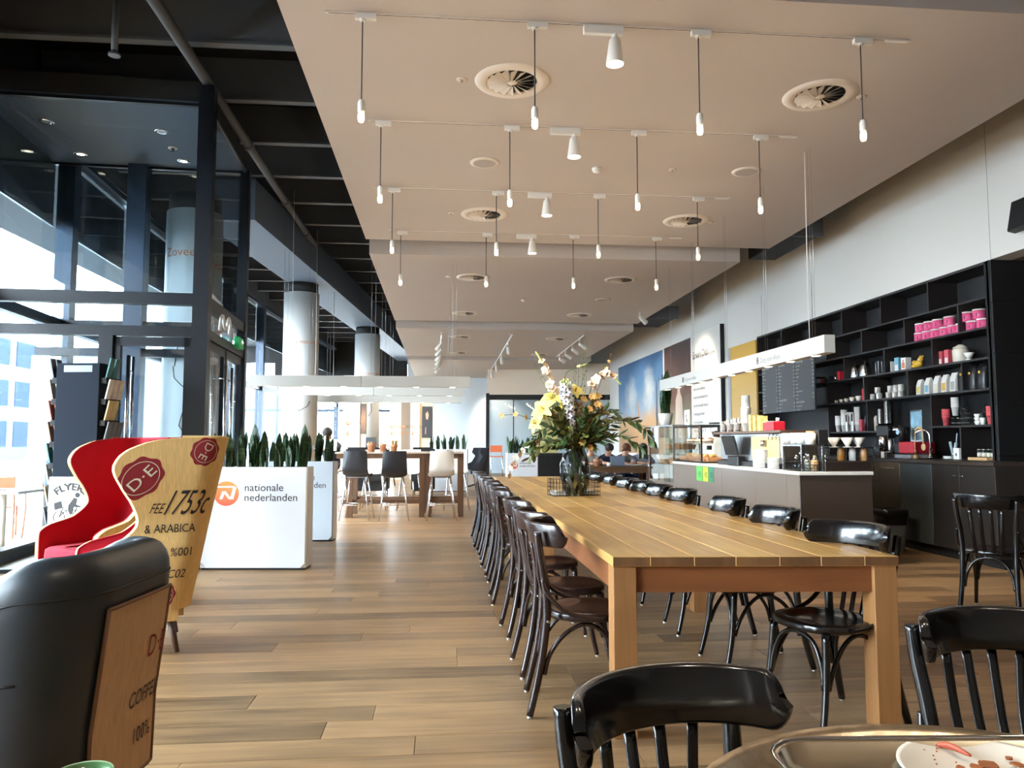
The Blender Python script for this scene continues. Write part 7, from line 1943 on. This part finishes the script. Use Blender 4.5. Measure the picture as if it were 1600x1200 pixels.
# ------------------------------------------------------------------ people
skin_m = mat('skin', srgb(214, 166, 138), .6)
def person(loc, rz, label, shirt, trousers, hair, hairlen, zs=.45, tz=.75, lean=.3, head_fwd=.1, look_down=.5, hold=None):
    V = {'pelvis': (0, -.02, zs + .09), 'waist': (0, .0 + lean*.1, zs + .26), 'chest': (0, lean*.45, zs + .42), 'neck': (0, lean*.72, zs + .53), 'head0': (0, lean*.78 + head_fwd*.5, zs + .59), 'head1': (0, lean*.8 + head_fwd*1.0, zs + .66), 'head2': (0, lean*.8 + head_fwd*.85, zs + .745)}
    E = [('pelvis', 'waist'), ('waist', 'chest'), ('chest', 'neck'), ('neck', 'head0'), ('head0', 'head1'), ('head1', 'head2')]
    R_ = {'pelvis': (.15, .12), 'waist': (.135, .105), 'chest': (.155, .11), 'neck': (.052, .052), 'head0': (.06, .065), 'head1': (.078, .09), 'head2': (.06, .07)}
    for s_, nm in ((-1, 'L'), (1, 'R')):
        V['sh'+nm] = (s_*.17, lean*.55, zs + .455); V['el'+nm] = (s_*.23, lean*.55 + .16, max(zs + .24, tz + .06)); V['wr'+nm] = (s_*.07, lean*.55 + .33, tz + .05); V['ha'+nm] = (s_*.035, lean*.55 + .39, tz + .05)
        V['hip'+nm] = (s_*.09, .02, zs + .07); V['kn'+nm] = (s_*.11, .42, zs + .06); V['an'+nm] = (s_*.11, .40, max(zs - .37, .08)); V['to'+nm] = (s_*.11, .54, max(zs - .41, .04))
        E += [('chest', 'sh'+nm), ('sh'+nm, 'el'+nm), ('el'+nm, 'wr'+nm), ('wr'+nm, 'ha'+nm), ('pelvis', 'hip'+nm), ('hip'+nm, 'kn'+nm), ('kn'+nm, 'an'+nm), ('an'+nm, 'to'+nm)]
        R_['sh'+nm] = (.062, .062); R_['el'+nm] = (.045, .045); R_['wr'+nm] = (.03, .03); R_['ha'+nm] = (.034, .02); R_['hip'+nm] = (.09, .09); R_['kn'+nm] = (.062, .062); R_['an'+nm] = (.04, .04); R_['to'+nm] = (.04, .03)
    K = list(V); me = bpy.data.meshes.new('skeleton'); me.from_pydata([V[k] for k in K], [(K.index(a), K.index(c)) for a, c in E], [])
    o = bpy.data.objects.new('skeleton', me); COL.objects.link(o); o.modifiers.new('skin', 'SKIN'); sv = me.skin_vertices[0].data
    for i, k in enumerate(K): sv[i].radius = R_[k]; sv[i].use_root = (k == 'pelvis')
    sb = o.modifiers.new('sub', 'SUBSURF'); sb.levels = 2; sb.render_levels = 2
    bpy.context.view_layer.update()
    bm_ = bpy.data.meshes.new_from_object(o.evaluated_get(bpy.context.evaluated_depsgraph_get()))
    COL.objects.unlink(o); bpy.data.objects.remove(o)
    bmm = bmesh.new(); bmm.from_mesh(bm_)
    # face: nose, brow, lips, ears pushed out of the same surface, fingers added to it
    H = Vector(V['head1']); F_ = Vector((0, math.cos(look_down), -math.sin(look_down))); Uh = Vector((0, math.sin(look_down), math.cos(look_down)))
    fing = MB()
    fing.ball(H + F_*.088 - Uh*.005, (.012, .016, .018), 8, 6)
    fing.ball(H + F_*.08 - Uh*.045, (.022, .012, .008), 8, 6)
    for s_ in (-1, 1): fing.ball(H + Vector((s_*.082, 0, 0)) - F_*.0, (.012, .02, .03), 8, 6)
    for s_, nm in ((-1, 'L'), (1, 'R')):
        h = Vector(V['ha'+nm])
        for k in range(4):
            b_ = h + Vector((s_*(.022 - .014*k), .012, .0)); L = (.05, .062, .066, .058)[k]
            fing.tube([b_, b_ + Vector((0, L*.5, -.004)), b_ + Vector((0, L*.85, -.022))], [.0085, .008, .006], 6)
        b_ = h + Vector((-s_*.026, -.02, 0)); fing.tube([b_, b_ + Vector((-s_*.02, .025, -.005)), b_ + Vector((-s_*.018, .045, -.014))], [.0095, .009, .007], 6)
    f2 = bpy.data.meshes.new('f'); f2.from_pydata([tuple(v) for v in fing.v], [], fing.f); bmm.from_mesh(f2)
    bmm.to_mesh(bm_); bmm.free()
    bm_.materials.append(skin_m); bm_.materials.append(shirt); bm_.materials.append(trousers); bm_.materials.append(M['bplas'])
    segs = [(Vector(V[a]), Vector(V[c]), a, c) for a, c in E]
    for p in bm_.polygons:
        p.use_smooth = True; c = p.center; best = min(segs, key=lambda s: (c - (s[0] + (s[1]-s[0])*max(0, min(1, (c-s[0]).dot(s[1]-s[0])/(s[1]-s[0]).length_squared)))).length)
        a, e = best[2], best[3]
        if a.startswith(('hip', 'kn')) or (a == 'pelvis' and e.startswith('hip')) or c.z < zs + .1 and not e.startswith(('ha', 'wr')) and c.y > -.3 and not a.startswith(('el', 'wr')): p.material_index = 2
        elif a.startswith('an'): p.material_index = 3
        elif 'head' in e or a == 'neck' or a.startswith('wr') or (a.startswith('el') and (c - best[0]).length > .12): p.material_index = 0
        else: p.material_index = 1
    t = thing('person', label, 'person', loc, rz)
    put('body', bm_, None, t)
    b = MB(); rows_ = []
    for i in range(9):
        a = PI*.62*i/8; rows_.append([H + Vector((0, -.008, .012)) + Vector((math.sin(a)*math.cos(2*PI*k/18)*.094, 0, 0)) + F_*(math.sin(a)*math.sin(2*PI*k/18)*(.098 if math.sin(2*PI*k/18) < 0 else .082)) + Uh*(math.cos(a)*.102) for k in range(18)])
    b.grid(rows_[::-1], closed=True)
    if hairlen > .05:
        b.grid([[H - F_*(.06 + .02*math.sin(PI*k/8)) + Vector((.09*math.cos(PI*k/8)*(1 - .2*i/5), 0, -.02 - hairlen*i/5)) - F_*(.035*math.sin(PI*k/8)) for k in range(9)] for i in range(6)])
        b.grid([[H - F_*(.03) + Vector((.095*math.cos(PI*k/8), 0, -.0 - hairlen*i/5*.9)) + F_*(.03*(1 - math.sin(PI*k/8))) for k in range(9)] for i in range(6)])
    b.build('hair', hair, t)
    b = MB()
    for s_ in (-1, 1): b.ball(H + F_*.083 + Uh*.012 + Vector((s_*.031, 0, 0)), (.009, .006, .006), 8, 5)
    b.build('eyes', mat('eye', srgb(60, 44, 36), .3), t)
    return t
# students' table at the far right
sa = onz(913, 727, .75); TYs = 15.2
tx0, tx1 = ony(914, 728, TYs).x, ony(1020, 728, TYs).x
t = thing('student_table', 'dark wooden table where four students sit behind the long table', 'table', ((tx0 + tx1)/2, TYs, 0))
w = tx1 - tx0
for k in range(3): MB().box((-w/2, k*.25 + .001, .71), (w/2, (k+1)*.25 - .001, .75)).build('top_board', M['dark_oak'], t)
MB().box((-w/2 + .05, .04, .62), (w/2 - .05, .07, .71)).box((-w/2 + .05, .68, .62), (w/2 - .05, .71, .71)).build('apron', M['dark_oak'], t)
for x in (-w/2 + .03, w/2 - .11):
    for y in (.03, .64): MB().box((x, y, 0), (x + .08, y + .08, .71)).build('leg', M['dark_oak'], t)
dk = mat('dark hair', srgb(30, 24, 22), .6); br_ = mat('brown hair', srgb(96, 54, 36), .6); bl_ = mat('light brown hair', srgb(140, 104, 70), .6)
navy = mat('navy cloth', srgb(34, 38, 58), .8); grey_c = mat('grey knit', srgb(112, 108, 108), .85); cream_c = mat('pale grey shirt', srgb(196, 190, 180), .8); jeans = mat('blue jeans', srgb(54, 66, 104), .8); mau = mat('white blue top', srgb(170, 176, 196), .8)
for px, lab, sh_, h_, hl, ln in ((920, 'person with light brown hair in a pale shirt bending over far table', cream_c, bl_, .06, .34), (947, 'person with short dark hair in a navy top bending over the far table', navy, dk, 0, .36), (974, 'person with reddish brown hair in a grey sweater at the far table', grey_c, br_, .08, .30), (1001, 'person with long dark hair in a pale top looking down at the far table', mau, dk, .26, .22)):
    x = ony(px, 700, TYs + 1.05).x
    person((x, TYs + 1.12, 0), PI, lab, sh_, jeans, h_, hl, .45, .75, ln, .12, .7)
    c = thing('stool', 'low dark stool under the ' + lab.replace('person with ', '').split(' bending')[0].split(' at the')[0].split(' looking')[0] + ' student', 'stool', (x, TYs + 1.12, 0), 0, 'stools at the student table')
    MB().lathe([(.17, .42), (.18, .43), (.18, .45), (.16, .455)], 20).build('seat', M['bplas'], c)
    for k in range(4): g = PI/4 + k*PI/2; MB().tube([(.17*math.cos(g), .17*math.sin(g), 0), (.12*math.cos(g), .12*math.sin(g), .42)], .012, 6).build('leg', M['bplas'], c)
for px, lab, kind in ((932, 'terracotta pot on the student table', 'pot'), (951, 'white cup on the student table', 'cup'), (964, 'blue grey laptop open on the student table', 'laptop'), (990, 'white open book on the student table', 'book')):
    x = ony(px, 715, TYs + .3).x; p = (x, TYs + .25, .7505)
    t = thing({'pot': 'terracotta_pot', 'cup': 'coffee_cup', 'laptop': 'laptop', 'book': 'open_book'}[kind], lab, kind, p)
    if kind == 'pot': MB().lathe([(.05, 0), (.06, .09), (.07, .09), (.072, .15), (.06, .15), (.05, .02)], 16).build('pot', terra, t)
    elif kind == 'cup': MB().lathe([(.03, 0), (.045, .03), (.048, .07), (.044, .07), (.03, .01)], 14).build('bowl', M['china'], t); MB().lathe([(.05, 0), (.07, .008), (.05, .004)], 16).build('saucer', M['china'], t)
    elif kind == 'laptop':
        MB().box((-.15, 0, 0), (.15, .2, .015)).build('keyboard_base', grey_c, t); MB().box((-.15, -.012, .012), (.15, 0, .21)).xf(Matrix.Rotation(-.25, 4, 'X')).build('screen_lid', mat('lid blue grey', srgb(110, 124, 146), .4), t)
    else:
        for s_ in (-1, 1): MB().box((0 if s_ > 0 else -.16, 0, 0), (.16 if s_ > 0 else 0, .22, .012)).xf(Matrix.Rotation(-s_*.08, 4, 'Y') @ Matrix.Translation((0, 0, .013))).build('page_block', M['wplas'], t)
x = ony(519, 690, BY + 1.35).x
person((x, BY + 1.3, 0), PI - .2, 'man with short dark hair in a black shirt reading behind the snake plants', mat('black shirt', srgb(30, 34, 36), .8), navy, dk, 0, .74, 1.07, .2, .08, .55)
stool((x, BY + 1.3), PI - .2, 0, 'white shell bar stool under the reading man')
t = tag(MB().grid([[Vector((-.12, .0, 0)), Vector((0, .015, 0)), Vector((.12, 0, 0))], [Vector((-.12, .06, .2)), Vector((0, .075, .2)), Vector((.12, .06, .2))]]).grid([[Vector((-.12, .004, 0)), Vector((0, .019, 0)), Vector((.12, 0.004, 0))], [Vector((-.12, .064, .2)), Vector((0, .079, .2)), Vector((.12, .064, .2))]]).build('paper', M['wplas'], loc=(x + .03, BY + .82, 1.09)), 'white sheets held up by the reading man', 'paper')

# ------------------------------------------------------------------ far end: display walls, glass room, wing seat
def board(name, px0, px1, d, z0, z1, m, lab, cat, th=.05):
    a, e = fl(px0, d), fl(px1, d); t = thing(name, lab, cat, ((a.x + e.x)/2, (a.y + e.y)/2, z0), -TH)
    w = (e - a).length; MB().box((-w/2, 0, 0), (w/2, th, z1 - z0)).build('board', m, t); return t, w
beige = mat('beige board', srgb(222, 196, 168), .8); greyb = mat('grey beige board', srgb(176, 160, 146), .8); creamb = mat('cream wall', srgb(240, 224, 196), .8)
def smallnn(t, x, z, s_, m):
    nn_logo(t, x, 0, z, .11*s_)
    for i, wd_ in enumerate(('nationale', 'nederlanden')): letters('lettering', wd_, .09*s_, m, t, (x + .16*s_, -.0015, z + .03*s_ - .1*s_*i), (1, 0, 0), (0, 0, 1))
    MB().prism([(x - .1*s_, z - .55*s_), (x + .06*s_, z - .55*s_), (x - .02*s_, z - .3*s_)], 0, .001).xf(Matrix.Rotation(PI/2, 4, 'X') @ Matrix.Identity(4)).build('emblem', M['orange_print'], t)
    for i, wd_ in enumerate(('Museum', 'Haag')): letters('lettering', wd_, .085*s_, M['orange_print'], t, (x + .1*s_, -.0015, z - .42*s_ - .1*s_*i), (1, 0, 0), (0, 0, 1))
t, w = board('display_wall', 536, 562.5, 20.3, 0, 3.0, M['wplas'], 'white display wall with small logo beside the last window', 'display wall'); smallnn(t, -w/2 + .14, 1.75, .62, M['ink'])
t, w = board('display_wall', 563, 572.5, 20.35, 0, 3.0, creamb, 'narrow cream display wall carrying a tall brown picture', 'display wall')
p_, w2 = board('framed_picture', 564.2, 571.5, 20.29, 1.45, 2.25, picmat('brown portrait print', [(0, srgb(80, 58, 44)), (.5, srgb(170, 120, 84)), (1, srgb(70, 54, 48))], noise=.5), 'tall narrow brown picture on the cream display wall', 'picture', .02)
for px0, px1, m, lab, d in ((609, 627, beige, 'beige display board with logos, nearest the window', 25.6), (627, 641.5, greyb, 'grey beige display board with logos in the middle', 26.0), (641.5, 655.5, creamb, 'cream display board with logos beside the portrait wall', 25.6)):
    t, w = board('display_wall', px0, px1, d, 0, 3.4, m, lab, 'display wall'); smallnn(t, -w/2 + .08, 1.75, .5, M['ink'])
t, w = board('portrait_wall', 655.5, 676, 25.7, 0, 3.4, creamb, 'warmly lit cream wall carrying the dark portrait', 'display wall')
lamp('picture_light', 'SPOT', (0, -1.0, 3.2), 40, (1, .8, .5), t, .05, math.radians(80), .6).rotation_euler = (.5, 0, 0)
t, w = board('framed_picture', 659.5, 675, 25.62, 1.38, 2.42, mat('dark picture ground', srgb(58, 54, 54), .5), 'dark framed picture with a pale shape on the cream wall', 'picture', .03)
MB().add([(-.03, -.001, .62), (.03, -.001, .6), (.06, -.001, .75), (.02, -.001, .88), (-.05, -.001, .8)], [(0, 1, 2, 3, 4)]).add([(-.06, -.001, .12), (-.03, -.001, .12), (-.03, -.001, .34), (-.05, -.001, .36)], [(0, 1, 2, 3)]).build('pale_shape_print', skin_m, t)
t, w = board('wall_monitor', 572, 588, 20.0, .95, 1.36, M['bplas'], 'black monitor on a stand in front of the far column', 'monitor', .04)
MB().box((-.02, .01, -.95), (.02, .03, 0)).build('stand', M['steel'], t); MB().box((-.18, -.1, -.95), (.18, .15, -.93)).build('foot', M['steel'], t)
e_ = fl(602, 22.0); t = thing('easel', 'grey artist easel standing by the far window', 'easel', (e_.x, e_.y, 0))
for a, c in (((-.25, 0, 0), (-.08, .1, 1.55)), ((.3, 0, 0), (.02, .1, 1.5)), ((0, .5, 0), (0, .12, 1.4))): MB().tube([a, c], .018, 6).build('leg', grey_c, t)
MB().box((-.22, .0, .78), (.22, .06, .82)).build('tray', grey_c, t)
for px0, px1, lab in ((541, 607, 'dark sofa back behind the bar table, window side'), (643, 680, 'dark sofa back behind the bar table end')):
    a, e = fl(px0, 17.5), fl(px1, 17.5); w = (e - a).length; t = thing('sofa', lab, 'sofa', ((a.x + e.x)/2, a.y, 0))
    MB().box((-w/2, 0, .35), (w/2, .16, 1.12)).build('backrest', M['bplas'], t, bevel=.04, seg=2); MB().box((-w/2, .16, .12), (w/2, .75, .45)).build('seat', M['bplas'], t, bevel=.04, seg=2)
    for x in (-w/2 + .06, w/2 - .06):
        for y in (.05, .7): MB().tube([(x, y, 0), (x, y, .35 if y < .1 else .12)], .02, 6).build('leg', M['steel'], t)
# dark swivel wing seat
ws = fl(744, 21.5); t = thing('swivel_chair', 'dark winged swivel chair on a star base beyond the bar table', 'armchair', (ws.x, ws.y, 0), PI/2 + .35)
rows_ = []
for z, hw, f, yb in ((.42, .32, .25, -.25), (.6, .33, .22, -.28), (.68, .31, .0, -.30), (.85, .30, -.12, -.33), (.95, .33, -.02, -.35), (1.08, .30, -.06, -.37)):
    P = [Vector((-hw, f, z)), Vector((-hw*.97, (f + yb)/2, z)), Vector((-hw*.75, yb + .06, z)), Vector((0, yb, z)), Vector((hw*.75, yb + .06, z)), Vector((hw*.97, (f + yb)/2, z)), Vector((hw, f, z))]
    rows_.append(smoothpath(P, 3))
b = MB().grid(rows_); b.grid([[p*.9 + Vector((0, .02, p.z*.1)) for p in r][::-1] for r in rows_]); b.build('winged_shell', mat('charcoal felt', srgb(46, 50, 58), .9), t)
MB().box((-.28, -.22, .36), (.28, .3, .46)).build('seat', M['bplas'], t, bevel=.04, seg=2)
MB().tube([(0, 0, .04), (0, 0, .36)], .03, 8).build('pedestal', M['bplas'], t)
for k in range(4): g = k*PI/2 + .4; MB().tube([(0, 0, .07), (.32*math.cos(g), .32*math.sin(g), .015)], [.025, .014], 6).build('base_arm', M['bplas'], t)
# glass meeting room
ga, gb = fl(762, 27.0), fl(964, 27.0); gw = (gb - ga).length
gr = struct(MB().box((0, 0, 2.72), (gw, .12, 2.9)).build('window_20', M['black'], loc=ga, rotz=-TH))
n = 5
for k in range(n + 1): MB().box((gw*k/n - .02, 0, 0), (gw*k/n + .02, .06, 2.72)).build('mullion', M['alu2'], gr)
for k in range(n): MB().box((gw*k/n + .02, .02, .03), (gw*(k+1)/n - .02, .035, 2.72)).build('pane', M['glass2'], gr)
MB().box((-.04, 0, 0), (.04, 3.4, 2.9)).build('side_pane', M['glass2'], gr); MB().box((-.06, -.02, 0), (.06, .1, 2.95)).build('corner_post', M['alu'], gr)
MB().box((0, 0, 2.9), (gw + .6, .1, 4.0)).build('upper_wall', mat('cream upper wall', srgb(238, 224, 208), .85), gr)
t, w = board('yellow_light_board', 838, 872, 27.6, .2, 2.5, mat('pale yellow light tone', srgb(246, 224, 150), .8), 'pale yellow board for yellowish light inside the glass meeting room', 'light patch', .03)  # yellowish light in the glass room put into a coloured board
MB().tube([(-w/2 - .02, .015, 2.3), (w/2 + .02, .015, 2.3)], .02, 8).build('rod', M['steel'], t)
for px, d, lab in ((776, 25.5, 'orange backed high chair by the glass room'), ):
    p = fl(px, d); t = thing('high_chair', lab, 'chair', (p.x, p.y, 0)); oc_ = mat('orange plywood', srgb(206, 110, 70), .5)
    MB().box((-.2, -.2, .74), (.2, .2, .77)).build('seat', oc_, t); MB().box((-.2, .17, .9), (.2, .2, 1.12)).build('backrest', oc_, t)
    for x in (-.18, .18):
        for y in (-.18, .18): MB().tube([(x*1.15, y*1.15, 0), (x, y, 1.0 if y > 0 else .74)], .012, 6).build('leg', M['chrome'], t)
c_ = fl(857, 18.3); t = thing('side_cabinet', 'low black cabinet standing behind the grey planter', 'cabinet', (c_.x, c_.y, 0))
MB().box((-.3, -.2, .08), (.3, .2, .95)).build('carcass', M['bplas'], t); MB().box((-.31, -.21, .95), (.31, .21, .98)).build('top', M['bplas'], t)
for x in (-.26, .26): MB().box((x - .02, -.18, 0), (x + .02, .18, .08)).build('foot', M['steel'], t)
MB().box((-.29, -.21, .1), (-.005, -.2, .93)).build('door', M['black'], t); MB().box((.005, -.21, .1), (.29, -.2, .93)).build('door', M['black'], t)

# ------------------------------------------------------------------ terrace outside the near window
tm_ = cd(-5.98, 9.1); t = thing('terrace_table', 'white bistro table on the terrace outside the window', 'table', (tm_.x, tm_.y, -.05))
MB().box((-.45, -.35, .70), (.35, .35, .735)).build('tabletop', M['wplas'], t, bevel=.01); MB().tube([(0, 0, .03), (0, 0, .70)], .04, 10).build('pedestal', M['wplas'], t); MB().box((-.25, -.25, 0), (.25, .25, .03)).build('foot', M['wplas'], t)
b = MB()
for k in range(12): b.box((-.42 + k*.045, -.2, .7365), (-.40 + k*.045, .1, .738))
b.build('striped_runner', mat('red brown stripe', srgb(120, 60, 56), .8), t)
def terrace_chair(p, rz, m, lab, striped=False):
    t = thing('terrace_chair', lab, 'chair', (p.x, p.y, -.05), rz, 'terrace chairs outside the window')
    MB().box((-.2, -.2, .44), (.2, .2, .46)).build('seat', m, t, bevel=.008)
    for x in (-.18, .18):
        MB().tube(smoothpath([(x, .2, 0), (x, .18, .44)], 2), .013, 6).build('leg', m, t); MB().tube(smoothpath([(x, -.24, 0), (x, -.2, .44), (x*.95, -.24, .85)], 4), .013, 6).build('leg', m, t)
    k_ = MB()
    if striped:
        for k in range(9): MB().box((-.18, -.235, .5 + k*.038), (.18, -.215, .522 + k*.038)).build('back_slat', M['red_ink'] if k % 2 else M['wplas'], t)
    else: MB().box((-.19, -.245, .68), (.19, -.225, .84)).build('backrest', m, t, bevel=.005)
oran = mat('orange metal', srgb(226, 130, 84), .5)
terrace_chair(cd(-6.75, 10.2), .4, oran, 'orange metal chair farthest along the terrace')
terrace_chair(cd(-6.15, 10.3), -.5, oran, 'orange metal chair behind the bistro table near the rack')
terrace_chair(cd(-6.45, 9.3), -1.2, oran, 'orange chair with red and white slatted back at the frame edge', True)
